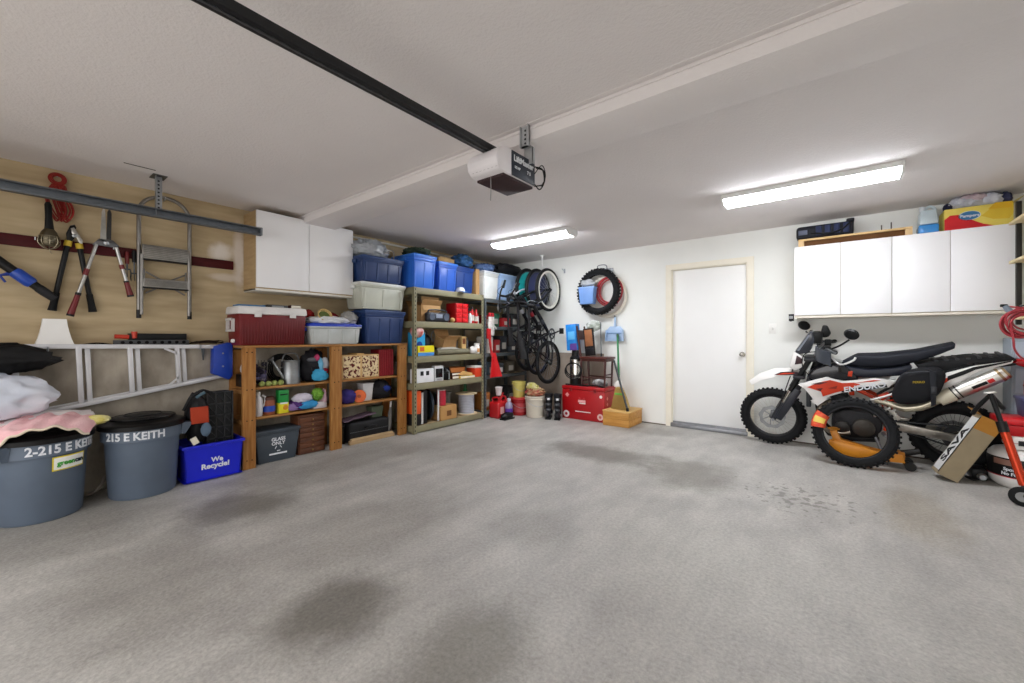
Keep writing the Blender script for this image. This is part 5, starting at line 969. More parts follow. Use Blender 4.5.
solo(MB().tube([(-3.60,5.335,2.30),(-3.60,5.335,2.48)], .012, 10).lathe([(.04,0),(.035,.012),(.001,.014)], 20, (-3.60,5.335,2.48), (0,0,-1)).tube(spline([(-3.60,5.335,2.31),(-3.55,5.34,2.285),(-3.49,5.345,2.275),(-3.45,5.345,2.29)],4), .008, 8), 'ceiling_hook', WHITE, 'white rod hook from the ceiling above the bicycles', 'hook')
t = T('wall_hook', 'small steel hook high on the back wall right of the bicycles', 'hook', (-3.40,5.66,2.24)); MB(t).box(-3.415,-3.385,5.672,5.68,2.22,2.29,.003).obj('plate', STEEL); MB(t).tube(spline([(-3.40,5.675,2.27),(-3.40,5.63,2.265),(-3.40,5.60,2.285)],4), .006, 8).obj('prong', STEEL)
# ================================================================ BACK WALL: HUNG TYRE, CHEST, CHAIR, BROOM
TYRE = mat('131416', .8, var=.15, vs_=30, name='knobby_rubber')
def knobby(name, label, loc, r, tm, rx=0, rz=0, knob=44):
    t = T(name, label, 'tyre', loc, rz, None, rx); c = (0,0,r); m = MB().torus(c, r-tm, tm, (0,1,0), 64, 14, tm*1.05)
    for k in range(knob):
        a = 2*math.pi*k/knob; q = Mx.Translation(c) @ Mx.Rotation(-a, 4, 'Y')
        for yy, rr, w_, tl in (((-.014 if k % 2 else .014),r,.024,0),(-.036,r-.010,.016,-.55),(.036,r-.010,.016,.55)):
            b = MB(m=q @ Mx.Translation((rr,yy,0)) @ Mx.Rotation(-tl, 4, 'Z')).box(-.014,.012,-w_/2,w_/2,-.010,.010); n = len(m.v); m.v += b.v; m.f += [tuple(i+n for i in f) for f in b.f]
    m.obj('tyre_casing', TYRE, t, 50)
    m = MB()
    for s_ in (-1, 1): m.torus((0,s_*.03,r), r-2*tm+.012, .008, (0,1,0), 56, 8)
    m.obj('bead', mat('26272a', .6), t); return t
knobby('knobby_tyre', 'knobby black tyre hanging on the bracket of the back wall', (-2.745,5.543,1.535), .335, .046)
t = T('wall_bracket', 'steel wall bracket holding the hung tyre and hoses', 'bracket', (-2.68,5.64,2.16)); MB(t).tube(spline([(-2.74,5.675,2.19),(-2.74,5.55,2.185),(-2.735,5.50,2.235),(-2.66,5.50,2.25),(-2.60,5.50,2.235),(-2.60,5.55,2.185),(-2.60,5.675,2.19)], 5), .007, 8).obj('loop', metal('9a9da1', .4)); MB(t).box(-2.77,-2.57,5.672,5.68,2.16,2.22,.003).obj('plate', metal('9a9da1', .4))
t = T('white_hoop', 'white inner tube hanging behind the knobby tyre', 'inner tube', (-2.66,5.645,1.45)); MB(t).torus((-2.66,5.648,1.80), .29, .028, (0,1,0), 48, 12, .02).obj('tube', mat('e2dcce', .5)); MB(t).tube([(-2.66,5.648,1.54),(-2.66,5.648,1.58)], .005, 8).obj('valve', STEEL)
t = T('red_hose', 'red hose loops hanging behind the knobby tyre', 'hose', (-2.62,5.6,1.6)); m = MB(t)
for k, (dx, dz, rr) in enumerate(((0,0,.20),(.012,.01,.185),(-.01,-.012,.21),(.02,-.01,.175))): m.torus((-2.60+dx,5.614,1.88+dz), rr, .011, (.012*k,1,.01*k), 40, 8)
m.obj('hose', mat('b5333a', .45)); MB(t).tube([(-2.61,5.60,1.70),(-2.55,5.60,1.66)], .016, 10).obj('coupling', metal('b09a60'))
t = T('blue_bin', 'pale blue plastic box hooked inside the hung tyre', 'box', (-2.88,5.50,1.68)); MB(t).frus((-2.875,5.46,1.685), .21, .10, .25, .12, .25, .008).obj('body', mat('6f96d2', .45)); MB(t).box(-3.0,-2.745,5.395,5.525,1.92,1.94,.005).obj('rim', mat('8cb0e4', .45))
MB(t).tube(spline([(-2.97,5.46,1.94),(-2.95,5.48,2.02),(-2.87,5.50,2.06),(-2.80,5.48,2.02),(-2.78,5.46,1.94)],5), .006, 6).obj('handle', STEEL)
solo(MB().blob((-2.87,5.46,1.995),(.10,.05,.045), 17, .6, 3, 26, 16, flat=.04), 'grey_rag', cloth('9a9ea3','c4c7ca'), 'grey rag in the pale blue box on the wall', 'rag', ang=60)
# red chest
RC = mat('a80c14', .35, var=.04, name='chest_red')
t = T('red_chest', 'large red chest with white stickers on the floor at the back wall', 'chest', (-2.83,5.45,0))
MB(t).box(-3.20,-2.515,5.27,5.63,0,.43,.012,3).obj('body', RC); l = MB(t).box(-3.205,-2.51,5.265,5.635,.432,.485,.012,3).obj('lid', RC)
for x in (-3.05,-2.66): MB(t).box(x-.02,x+.02,5.258,5.268,.41,.46,.003).obj('latch', mat('7d0a10', .4), l)
def sq(x, z, r, rot, m_, nm, n=4): return MB(t).lathe([(r,0),(r,.002)], n, (x,5.2685,z), (0,-1,0)).obj(nm, m_)
SK = mat('e6dcd8', .5); sq(-3.11,.35,.034,0,mat('e08a8a', .5),'diamond_sticker'); sq(-2.57,.36,.022,0,SK,'small_sticker',12); sq(-3.125,.07,.05,0,SK,'round_sticker',24); sq(-2.58,.075,.045,0,mat('dfb8b2', .5),'round_sticker',24)
MB(t).lathe([(.022,0),(.022,.001)], 24, (-3.125,5.266,.07), (0,-1,0), sx=1).obj('sticker_mark', mat('a82430', .5)); MB(t).lathe([(.02,0),(.02,.001)], 24, (-2.58,5.266,.075), (0,-1,0)).obj('sticker_mark', mat('c05a5a', .5))
MB(t).box(-2.975,-2.73,5.2675,5.269,.115,.128).obj('white_strip', SK); MB(t).box(-2.93,-2.81,5.2675,5.269,.255,.29).obj('logo_block', mat('e9a9a6', .5)); MB(t).box(-2.91,-2.81,5.2675,5.269,.235,.25).obj('logo_line', SK); MB(t).box(-2.92,-2.89,5.2675,5.269,.30,.325).obj('logo_dot', mat('c0333a', .5)); MB(t).box(-2.85,-2.82,5.2675,5.269,.30,.325).obj('logo_dot', mat('c0333a', .5))
for z in (.33,.25): MB(t).lathe([(.026,0),(.026,.002)], 4, (-2.514,5.36,z), (1,0,0)).obj('side_sticker', mat('d98a86', .5))
# chair on the chest
CH = mat('3a1712', .4, h2='4f211a', vs_=6, st=(6,6,1)); z = .486
t = T('wooden_chair', 'dark reddish wooden chair standing on the red chest', 'chair', (-2.70,5.45,z))
for y in (5.33,5.56):
    MB(t).tube([(-2.90,y,z),(-2.92,y,.90),(-2.985,y,1.36)], [.014,.017,.014], 8).obj('back_post', CH); MB(t).tube([(-2.545,y,z),(-2.53,y,.89)], [.013,.017], 8).obj('front_leg', CH)
    MB(t).tube([(-2.90,y,.62),(-2.545,y,.61)], .009, 8).obj('stretcher', CH)
for x, zz in ((-2.905,.56),(-2.543,.66)): MB(t).tube([(x,5.33,zz),(x,5.56,zz)], .009, 8).obj('stretcher', CH)
MB(t).box(-2.93,-2.49,5.305,5.585,.885,.915,.01).obj('seat', mat('4a1d16', .4, h2='5f2a20', vs_=4, st=(1,8,1))); MB(t).box(-2.91,-2.51,5.32,5.57,.85,.885).obj('seat_rail', CH)
MB(t).hexa([(-2.965,5.345,1.16),(-2.945,5.345,1.16),(-2.945,5.545,1.16),(-2.965,5.545,1.16),(-2.985,5.345,1.30),(-2.965,5.345,1.30),(-2.965,5.545,1.30),(-2.985,5.545,1.30)]).obj('back_rail', CH)
t = T('framed_panel', 'brown panel in a dark frame standing on the wooden chair', 'panel', (-2.80,5.40,.915)); q = Mx.Translation((-2.80,5.40,.927)) @ Mx.Rotation(R(-6), 4, 'Y')
MB(t, q).box(-.075,.085,-.012,.012,.0,.40,.004).obj('frame', plas('191413', .5)); MB(t, q).box(-.055,.065,-.016,-.01,.14,.38,.002).obj('brown_panel', mat('94603f', .6, var=.1)); MB(t, q).box(-.055,.065,-.016,-.01,.02,.11,.002).obj('dark_panel', mat('121114', .4))
solo(MB().blob((-2.79,5.47,1.36),(.09,.035,.06), 19, .7, 4, 26, 16), 'green_white_bag', cloth('8f9a8c','d2d4d0'), 'white and green bag poking up behind the brown panel', 'bag', ang=60)
t = T('thin_rod', 'thin grey rod standing behind the brown panel on the chair', 'rod', (-2.68,5.52,.915)); MB(t).tube([(-2.69,5.53,.917),(-2.715,5.56,1.42)], .008, 8).obj('rod', metal('7f8589', .4)); MB(t).tube([(-2.69,5.53,.917),(-2.691,5.531,.96)], .011, 8).obj('foot_cap', BLACK)
t = T('steel_flask', 'large steel and black flask standing on the red chest behind the chair', 'flask', (-3.06,5.42,.486)); c = (-3.065,5.43,.486)
MB(t).lathe([(.068,.0),(.07,.01),(.07,.10),(.001,.10)], 28, c).obj('black_base', BLACK); MB(t).lathe([(.069,.10),(.069,.36),(.066,.38)], 28, c).obj('steel_body', metal('d3d2cc', .22)); MB(t).lathe([(.07,.38),(.066,.41),(.045,.43),(.045,.50),(.04,.515),(.001,.515)], 28, c).obj('black_neck', BLACK)
m = MB(t)
for k in range(3): m.torus((-3.03,5.292,.70+.012*k), .115-.008*k, .007, (0,1,.12*(k-1)), 36, 8)
m.obj('hose_loop', BLACK); t.scale = (1.22, 1.0, 1)
t = T('blue_carton', 'bright blue carton standing on the steel flask', 'carton', (-3.10,5.43,1.001)); q = Mx.Translation((-3.09,5.43,1.001)) @ Mx.Rotation(R(-4), 4, 'Y'); MB(t, q).box(-.085,.085,-.06,.06,0,.39,.003).obj('body', mat('1f86d8', .5, var=.12, vs_=9)); MB(t, q).box(-.03,.0855,-.0612,-.059,.0,.10,.001).obj('purple_corner', mat('5a3a8c', .5)); MB(t, q).box(-.05,.06,-.0612,-.059,.16,.28,.001).obj('pale_print', mat('5fb4ea', .5))
solo(MB().blob((-2.66,5.43,.535),(.10,.06,.05), 23, .6, 3, 26, 14, flat=.045), 'white_rag', cloth('c9c8c6','55585c'), 'white and grey rag under the wooden chair on the red chest', 'rag', ang=60)
m = MB(); m.tube(spline([(-3.16,5.31,.495),(-3.0,5.30,.50),(-2.85,5.31,.498),(-2.70,5.30,.51),(-2.55,5.31,.495)], 5), .012, 8); solo(m, 'black_strap', RUB, 'black strap lying along the front of the red chest lid', 'strap')
# crate, broom, dustpan, stick
PINE = mat('b87f34', .55, h2='d09a4c', vs_=4, st=(1,9,9), bump=.06)
t = T('wooden_crate', 'low pine wooden box on the floor at the back wall, broom standing on it', 'box', (-2.31,5.42,0)); MB(t).box(-2.495,-2.125,5.175,5.64,.0,.092,.003).obj('lower_board', PINE); MB(t).box(-2.495,-2.125,5.175,5.64,.094,.19,.003).obj('upper_board', PINE); MB(t).box(-2.50,-2.12,5.17,5.645,.19,.207,.003).obj('lid', mat('c9a05c', .55, h2='d8b272', vs_=4, st=(1,9,9)))
t = T('broom', 'straw broom with green handle standing on the pine box', 'broom', (-2.31,5.33,.207)); bq = Mx.Translation((.065,-.17,0))
pr = [(-2.44,.50),(-2.40,.52),(-2.345,.51),(-2.275,.36),(-2.235,.21),(-2.505,.21),(-2.475,.36)]
m = MB(t, bq); m.prism(pr, 5.475, 5.525, 'y', .01); m.obj('bristle_head', mat('b99a5c', .9, h2='d3b87c', vs_=6, st=(14,14,.7), bump=.6, bs=30)); 
m = MB(t, bq)
for k in range(22): a = k/21; m.tube([(-2.435+.085*a,5.475,.50),(-2.495+.25*a,5.47,.212)], .004, 5)
m.obj('straw_strands', mat('a88a4e', .9)); MB(t, bq).box(-2.445,-2.325,5.468,5.532,.405,.435,.004).obj('green_stitching', mat('6fae4a', .7)); MB(t, bq).prism([(-2.46,.515),(-2.345,.52),(-2.37,.60),(-2.42,.60)], 5.47, 5.53, 'y', .006).obj('white_collar', mat('e6e4de', .6))
MB(t).tube([(-2.33,5.33,.58),(-2.46,5.58,1.20)], .014, 10).obj('handle', mat('1e7a45', .4)); MB(t).tube([(-2.46,5.58,1.20),(-2.468,5.596,1.24)], .016, 10).obj('end_cap', mat('125a30', .4))
t = T('dark_pole', 'dark metal pole leaning from the pine box to the broom handle', 'pole', (-2.24,5.43,.207)); MB(t).tube([(-2.16,5.22,.225),(-2.42,5.37,.87)], .014, 10).obj('pole', metal('565a5c', .45)); MB(t).tube([(-2.158,5.218,.216),(-2.17,5.228,.25)], .02, 10).obj('tip', BLACK)
PB = mat('a9c3e2', .45); q = None
t = T('dustpan', 'pale blue dustpan hanging by its handle on the back wall', 'dustpan', (-2.52,5.62,1.13))
MB(t).prism([(-2.66,1.14),(-2.65,1.30),(-2.60,1.355),(-2.44,1.355),(-2.395,1.30),(-2.385,1.14)], 5.625, 5.64, 'y', .005).obj('pan', PB); m = MB(t); m.box(-2.65,-2.39,5.612,5.626,1.25,1.262,.003); m.obj('ridge', mat('6f8fb8', .5)); m = MB(t); m.prism([(-2.66,1.14),(-2.65,1.30),(-2.64,1.30),(-2.65,1.14)], 5.58, 5.626, 'y', .003); m.prism([(-2.385,1.14),(-2.395,1.30),(-2.405,1.30),(-2.395,1.14)], 5.58, 5.626, 'y', .003); m.obj('side_lips', PB)
MB(t).tube([(-2.52,5.63,1.35),(-2.52,5.63,1.40),(-2.525,5.635,1.49)], [.022,.017,.013], 10).obj('handle', PB); MB(t).tube([(-2.525,5.68,1.50),(-2.525,5.62,1.495),(-2.525,5.61,1.515)], .005, 6).obj('wall_pin', BLACK)
# ================================================================ BACK WALL CABINETS (two units of two doors)
for i, (x0, x1, lb) in enumerate(((-.345,.431,'white two door wall cabinet above the motorcycle handlebars'),(.431,1.208,'white two door wall cabinet above the motorcycle tail'))):
    t = T('wall_cabinet', lb, 'cabinet', ((x0+x1)/2,5.52,1.40), 0, 'white back wall cabinets')
    MB(t).box(x0,x1-.001,5.378,5.68,1.408,2.165,.002).obj('carcass', mat('cfc6b4', .6)); MB(t).box(x0,x1-.001,5.366,5.68,1.402,1.424,.002).obj('bottom_edge', mat('e0d9ca', .5)); xm = (x0+x1)/2
    for a, b in ((x0+.002,xm-.002),(xm+.002,x1-.003)): MB(t).box(a,b,5.358,5.376,1.432,2.165,.002).obj('door', CABW)
t = T('steel_bracket', 'small black bracket on the wall at the cabinet\'s lower left corner', 'bracket', (-.37,5.6,1.385)); MB(t).box(-.40,-.352,5.42,5.44,1.375,1.45,.003).obj('arm', BLACK); MB(t).box(-.40,-.39,5.42,5.68,1.375,1.39,.003).obj('rail', BLACK); MB(t).box(-.398,-.36,5.418,5.421,1.40,1.43).obj('plate', metal('8a8c8e'))
# on top of the cabinets
t = T('timber_rail', 'long pale timber board on end blocks lying on the cabinets', 'timber', (.14,5.44,2.165)); MB(t).box(-.31,.575,5.37,5.47,2.225,2.245,.002).obj('board', mat('d2ae76', .6, h2='e0c290', vs_=4, st=(1,9,9)))
MB(t).box(-.26,.525,5.40,5.41,2.167,2.225).obj('back_strip', mat('5f3d1c', .7))
for x in (-.31,.525): MB(t).box(x,x+.05,5.37,5.47,2.166,2.225,.002).obj('end_block', mat('d8b98a', .6))
for x in (.36,.43): MB(t).tube([(x,5.42,2.245),(x,5.42,2.30+.25*(x-.36))], .005, 8).obj('peg', mat('4a4038', .6))
t = T('black_tool_bag', 'black and navy padded bag lying on the timber board', 'bag', (-.1,5.52,2.247)); MB(t).box(-.33,.15,5.385,5.55,2.247,2.385,.03,3).obj('body', mat('1b1d24', .7, bump=.2)); 
for k in range(4): MB(t).box(-.16+.075*k,-.11+.075*k,5.372,5.39,2.27,2.37,.008).obj('pocket', mat('2b3350', .7)); 
MB(t).tube(spline([(-.2,5.38,2.30),(-.05,5.36,2.275),(.05,5.365,2.30),(.12,5.38,2.36)], 5), .01, 8).obj('strap', mat('101116', .7)); MB(t).box(-.31,-.23,5.372,5.388,2.29,2.34,.004).obj('label', mat('585d6e', .6)); MB(t).box(.09,.155,5.39,5.545,2.38,2.41,.012).obj('lid_end', mat('1b1d24', .7))
t = T('fluid_jug', 'translucent jug of blue washer fluid on the white cabinets', 'jug', (.68,5.45,2.165)); MB(t).frus((.685,5.46,2.167), .135, .16, .135, .16, .08, .012).obj('blue_fluid', mat('3a86c8', .2, var=.03)); MB(t).frus((.685,5.46,2.247), .136, .161, .11, .13, .14, .02).obj('upper_body', mat('b9c7cc', .3, var=.04)); MB(t).tube(spline([(.72,5.46,2.30),(.735,5.46,2.39),(.70,5.46,2.425),(.66,5.46,2.40)], 4), .014, 10).obj('handle', mat('b9c7cc', .3)); MB(t).lathe([(.022,0),(.022,.04),(.018,.045)], 18, (.65,5.46,2.385)).obj('cap', mat('d6dde2', .4))
t = carton('nappy_box', 'yellow and red nappy box with blue oval, full of clothes, on cabinets', .785, 1.195, 5.385, 5.63, 2.166, 2.36, mat('e3cf63', .6), tape=False)
MB().prism([(-.205,.002),(-.205,.10),(-.17,.135),(-.08,.13),(-.03,.07),(.03,.03),(.10,.002)], -.1245, -.1228, 'y').obj('red_swoosh', mat('c8272d', .6), t); MB().prism([(.02,.10),(.09,.06),(.18,.05),(.205,.09),(.205,.17),(.10,.18)], -.1242, -.1226, 'y').obj('gold_print', mat('d9b83a', .6), t)
o = MB().lathe([(.062,0),(.062,.002)], 32, (-.05,-.1245,.115), (0,-1,0), sy=.6).obj('blue_oval', mat('2f6f9f', .5), t); MB().lathe([(.068,0),(.068,.001)], 32, (-.05,-.1235,.115), (0,-1,0), sy=.6).obj('oval_border', mat('d3dbe2', .5), t)
MB().text('Pampers', .034, lambda x,y,z: (-.05+x, -.127-z, .113+y), .02, .0008).obj('oval_lettering', INK, o)
MB().hexa([(.195,-.12,.19),(.2,-.12,.19),(.2,.12,.19),(.195,.12,.19),(.27,-.12,.235),(.275,-.12,.235),(.275,.12,.235),(.27,.12,.235)]).obj('side_flap', mat('d6c684', .7), t); MB().prism([(.06,.15),(.195,.14),(.2,.195),(.1,.2)], -.128, -.123, 'y').obj('front_flap', mat('dcb02a', .6), t)
solo(MB().blob((.93,5.49,2.405),(.10,.09,.058), 41, .6, 3, 32, 18, flat=.04), 'grey_shirt', cloth('a9acb6','d5d6dc'), 'pale grey crumpled shirt heaped in the nappy box', 'clothes', ang=60)
solo(MB().blob((.97,5.44,2.44),(.075,.05,.03), 42, .7, 3, 28, 16), 'pink_shirt', cloth('b4a0a8','d9c8cc'), 'pinkish shirt topping the clothes in the nappy box', 'clothes', ang=60)
solo(MB().blob((1.08,5.48,2.41),(.07,.08,.056), 43, .5, 3, 28, 16, flat=.046), 'striped_shirt', cloth('b8bcc8','e4e6ec'), 'white crumpled shirt at the right of the nappy box', 'clothes', ang=60)
solo(MB().blob((.82,5.47,2.39),(.03,.05,.035), 44, .4, 3), 'navy_cloth', cloth('22253c'), 'navy cloth at the left corner of the nappy box', 'clothes', ang=60)
solo(MB().blob((1.165,5.50,2.41),(.04,.07,.05), 45, .5, 3), 'navy_jumper', cloth('2b2e48','55597a'), 'navy and grey jumper at the right end of the nappy box', 'clothes', ang=60)
# ================================================================ MOTORCYCLE (leaning on its stand, front towards the door)
MW = mat('eceae6', .3, coat=.3, var=.02); MK = mat('121318', .15, coat=.6); MO = mat('d2380f', .35, coat=.3); ENG = mat('2a2a2c', .5, .6, var=.2, vs_=20); SEATB = mat('1a1d26', .6, bump=.08)
moto = T('motorcycle', 'white, orange and black off-road motorcycle leaning along the back wall', 'motorcycle', (0,5.47,0), 0, None, math.atan(.14)); t = moto
FW = (-.55,0,.322); RW = (.855,0,.317)
wheel_parts('front_wheel', t, FW, .313, .042, TYRE, mat('1b1b1d', .4), mat('d8d4c8', .3, .6), metal('6b6d70'), 36, None, 44, .045, (.125, -.055), .022)
wheel_parts('rear_wheel', t, RW, .306, .050, TYRE, mat('1b1b1d', .4), mat('55524e', .4, .6), metal('55524e'), 36, None, 40, .058, (.11, .06), .03)
def OFF(pts, y):      # outlines are drawn on the bike's middle plane; bring one out to a side plane
    k = (5.302+y)/5.302 if y < 0 else 1
    return [(x*k, 1.2+(z-1.2)*k) for x, z in pts]
def plate(nm, pts, y0, y1, m_, bev=.006, parent=None):
    if y0 < -.08 and y1 < 0: pts = OFF(pts, (y0+y1)/2)
    return MB().prism(pts, y0, y1, 'y', bev).obj(nm, m_, parent or t, 40)
# fork
for s_ in (-1, 1):
    y = .095*s_
    l = MB().tube([(-.20,y,1.0),(-.30,y,.80),(-.375,y,.645)], [.024,.026,.026], 14).obj('fork_tube', BLACK if s_ < 0 else BLACK, t)
    MB().tube([(-.375,y,.645),(-.45,y,.49)], .02, 14).obj('stanchion', metal('d6d2c8', .2), l)
    MB().tube([(-.44,y,.51),(-.50,y,.39),(-.535,y,.317)], [.027,.03,.026], 14).obj('slider', mat('23252b', .4), l)
    MB().prism([(-.33,.69),(-.275,.655),(-.39,.43),(-.46,.31),(-.515,.34),(-.43,.52)], y+s_*.02, y+s_*.042, 'y', .008).obj('fork_guard', mat('1c1e27', .35), l)
MB().tube([(-.535,-.14,.317),(-.535,.14,.317)], .014, 12).obj('front_axle', STEEL, t); MB().box(-.56,-.46,-.10,-.055,.33,.41,.012).obj('brake_caliper', metal('77797c'), t)
for z, x in ((.99,-.21),(.80,-.305)): MB().box(x-.045,x+.06,-.13,.13,z-.018,z+.018,.01).obj('triple_clamp', mat('222327', .4), t)
MB().tube([(-.20,0,.78),(-.13,0,1.0)], .033, 14).obj('steering_head', BLACK, t)
# front fender
def fend(u, v):
    P_ = [(-.77,.705),(-.66,.80),(-.52,.862),(-.40,.872),(-.27,.845)]; k = u*4; i = min(3, int(k)); f = k-i; a, b = P_[i], P_[i+1]; x = a[0]+(b[0]-a[0])*f; z = a[1]+(b[1]-a[1])*f
    w_ = .035+.05*math.sin(min(1, u*1.6)*math.pi/2); q = (v-.5)*2; return (x+.03*q*q*(1-u), q*w_, z-.075*(q*q)*(.5+.5*math.sin(u*3.1)))
MB().sheet(26, 15, fend, .006).obj('front_fender', MW, t); 
plate('fender_decal', [(-.53,.80),(-.47,.835),(-.36,.85),(-.29,.838),(-.30,.815),(-.42,.805)], -.090, -.086, mat('2a1a22', .4), .0); plate('fender_stripe', [(-.51,.805),(-.44,.83),(-.34,.835),(-.36,.822)], -.0925, -.089, MO, .0)
# headlight mask, lens and screen
m = MB(); 
def hexpl(a, b, w0, w1, th): pass
MB().prism([(-.385,.91),(-.35,1.055),(-.315,1.055),(-.255,1.0),(-.225,.93),(-.335,.855)], -.09, .09, 'y', .02).obj('headlight_mask', MW, t)
MB().prism([(-.372,.93),(-.345,1.03),(-.325,1.03),(-.33,.925)], -.06, .06, 'y', .008).obj('headlight_lens', mat('4a4d52', .1, .3, coat=.5), t); MB().prism([(-.335,.93),(-.315,1.03),(-.26,.985),(-.27,.945)], -.095, -.088, 'y', .004).obj('mask_vent', mat('3a2226', .4), t)
MB().prism([(-.34,1.058),(-.205,1.285),(-.175,1.28),(-.16,1.18),(-.205,1.06),(-.30,1.03)], -.075, .075, 'y', .02).obj('windscreen', mat('2d3038', .15, coat=.6), t)
plate('screen_glint', [(-.315,1.08),(-.215,1.245),(-.205,1.235),(-.295,1.075)], -.0775, -.0745, mat('7d828c', .2), 0)
MB().box(-.19,-.10,-.06,.06,1.15,1.27,.02).obj('instrument_pod', BLACK, t)
# bars, hand guards, mirrors
bar = MB().tube(spline([(.0,-.39,1.115),(-.07,-.25,1.12),(-.14,-.10,1.075),(-.15,0,1.06),(-.14,.10,1.075),(-.07,.25,1.12),(.0,.36,1.115)], 5), .014, 10).obj('handlebar', metal('8a8d92', .35), t)
for s_ in (-1, 1):
    MB().tube([(-.05,s_*.27,1.12),(.005,s_*.385,1.115)], .019, 12).obj('grip', RUB, bar); MB().tube([(-.15,s_*.09,1.03),(-.145,s_*.09,1.08)], .02, 10).obj('bar_clamp', STEEL, bar)
    MB().sheet(12, 7, lambda u, v: (-.15+.12*u-.05*math.sin(u*3.1)*.6, s_*(.20+.20*u), 1.15-.13*v-.03*u), .01).obj('hand_guard', mat('3a4049', .4), bar)
    MB().tube(spline([(-.08,s_*.22,1.10),(-.03,s_*.30,1.06),(.04,s_*.37,1.0),(.13,s_*.39,1.045),(.15,s_*.385,1.075)], 5), .009, 8).obj('lever', mat('d8d8d6', .3, .5), bar)
    MB().box(-.09,-.03,s_*.19,s_*.25,1.085,1.155,.012).obj('switch_block', BLACK, bar)
for y, x0, x1, z1, s_ in ((-.30,-.04,.12,1.285,1),(.24,-.12,-.27,1.30,-1)):
    mr = MB().tube(spline([(x0,y,1.13),((x0+x1)/2,y-.04*s_,1.18),(x1-.015*s_,y-.05*s_,1.235)], 4), .008, 8).obj('mirror_stem', BLACK, bar)
    MB().lathe([(.001,-.02),(.045,-.016),(.06,-.002),(.06,.006),(.054,.008)], 28, (x1,y-.05*s_,z1), (.35,.92,.15), sx=1, sy=.85).obj('mirror_head', BLACK, bar); MB().lathe([(.053,.004),(.053,.007)], 28, (x1,y-.05*s_,z1), (.35,.92,.15), sy=.85).obj('mirror_glass', mat('8d9296', .05, 1), bar)
MB().prism([(-.125,1.22),(-.10,1.335),(-.06,1.33),(-.03,1.25),(-.05,1.215),(-.09,1.205)], -.02, .03, 'y', .014).obj('clutch_reservoir', BLACK, bar)
# tank, shrouds
plate('fuel_tank', [(-.235,.80),(-.215,.86),(-.15,.92),(-.07,.965),(.03,.975),(.10,.93),(.17,.845),(.19,.79),(.05,.72),(-.12,.70)], -.135, .135, MK, .035)
MB().lathe([(.035,0),(.035,.02),(.028,.026)], 20, (-.04,0,.965), (0,0,1)).obj('tank_cap', BLACK, t)
SH = [(-.315,.722),(-.245,.752),(-.07,.822),(.0,.80),(.072,.786),(.155,.80),(.31,.832),(.455,.812),(.41,.746),(.234,.705),(.076,.671),(-.045,.615),(-.14,.525),(-.19,.585),(-.254,.68)]
for s_ in (-1, 1):
    y = .165*s_; sh = plate('shroud', SH, y, y+.02*s_, MW, .006)
    if s_ < 0:
        plate('orange_decal', [(-.235,.70),(-.10,.77),(-.04,.79),(.06,.765),(.15,.775),(.20,.762),(.10,.70),(-.01,.655),(-.10,.61),(-.115,.66)], y-.0225, y-.019, MO, 0, sh)
        plate('dark_decal', [(-.20,.735),(-.12,.762),(-.06,.765),(-.13,.735)], y-.0245, y-.0215, mat('54141a', .4), 0, sh); plate('dark_decal', [(-.16,.69),(-.10,.70),(-.12,.665)], y-.0245, y-.0215, mat('5a1612', .4), 0, sh); plate('dark_decal', [(-.06,.70),(.02,.735),(.01,.70)], y-.0245, y-.0215, mat('8e2210', .4), 0, sh)
        plate('orange_stripe', [(.16,.775),(.30,.812),(.35,.812),(.29,.795)], y-.0225, y-.019, MO, 0, sh); plate('black_band', [(.05,.668),(.06,.70),(.39,.775),(.40,.748),(.234,.705),(.10,.675)], y-.0222, y-.019, BLACK, 0, sh)
        MB().text('ENDURO', .068, lambda x,yy,z: (.217+x*.97-yy*.23, y-.0235-z, .748+yy+x*.235), .03, .001, sx=1.12, shear=.15).obj('white_lettering', INK, sh)
        MB().prism([(-.20,.58),(-.14,.53),(-.06,.605),(-.10,.61)], y-.022, y-.019, 'y').obj('lower_panel', MW, sh)
# seat (unlatched: its tail end tipped up), base and rear frame
def seatw(x): return .055+.075*min(1, max(0, (x-.02)/.3))
top = [(.06,.965),(.17,1.045),(.35,1.052),(.60,1.095),(.75,1.142),(.83,1.165)]; bot = [(.10,.935),(.25,.915),(.45,.94),(.60,.99),(.72,1.05),(.825,1.115)]
def seat(u, v):
    k = u*5; i = min(4, int(k)); f = k-i; T_ = [top[i][j]+(top[i+1][j]-top[i][j])*f for j in (0,1)]; B_ = [bot[i][j]+(bot[i+1][j]-bot[i][j])*f for j in (0,1)]
    a = v*2*math.pi; w_ = seatw(T_[0])*(1-.35*u); c, s_ = math.cos(a), math.sin(a); c = math.copysign(abs(c)**.5, c); s_ = math.copysign(abs(s_)**.5, s_)
    return ((T_[0]+B_[0])/2+(T_[0]-B_[0])/2*s_, w_*c, (T_[1]+B_[1])/2+(T_[1]-B_[1])/2*s_)
m = MB(); n_, k_ = 20, 24; vs = [seat(i/(n_-1), j/k_) for i in range(n_) for j in range(k_)]
m.add(vs, [(i*k_+j,(i+1)*k_+j,(i+1)*k_+(j+1)%k_,i*k_+(j+1)%k_) for i in range(n_-1) for j in range(k_)] + [tuple(range(k_-1,-1,-1)), tuple((n_-1)*k_+j for j in range(k_))]); m.obj('seat', SEATB, t, 60)
plate('seat_base', [(.04,.955),(.12,.925),(.26,.905),(.45,.935),(.56,.965),(.55,.87),(.40,.85),(.271,.825),(.13,.83)], -.115, .115, mat('20242f', .45), .02)
plate('rear_rack', [(.58,.965),(.68,1.0),(.92,1.05),(1.15,1.06),(1.185,1.035),(1.15,1.008),(.92,.985),(.78,.92),(.62,.90)], -.09, .09, mat('191a1c', .6, bump=.3), .012)
m = MB()
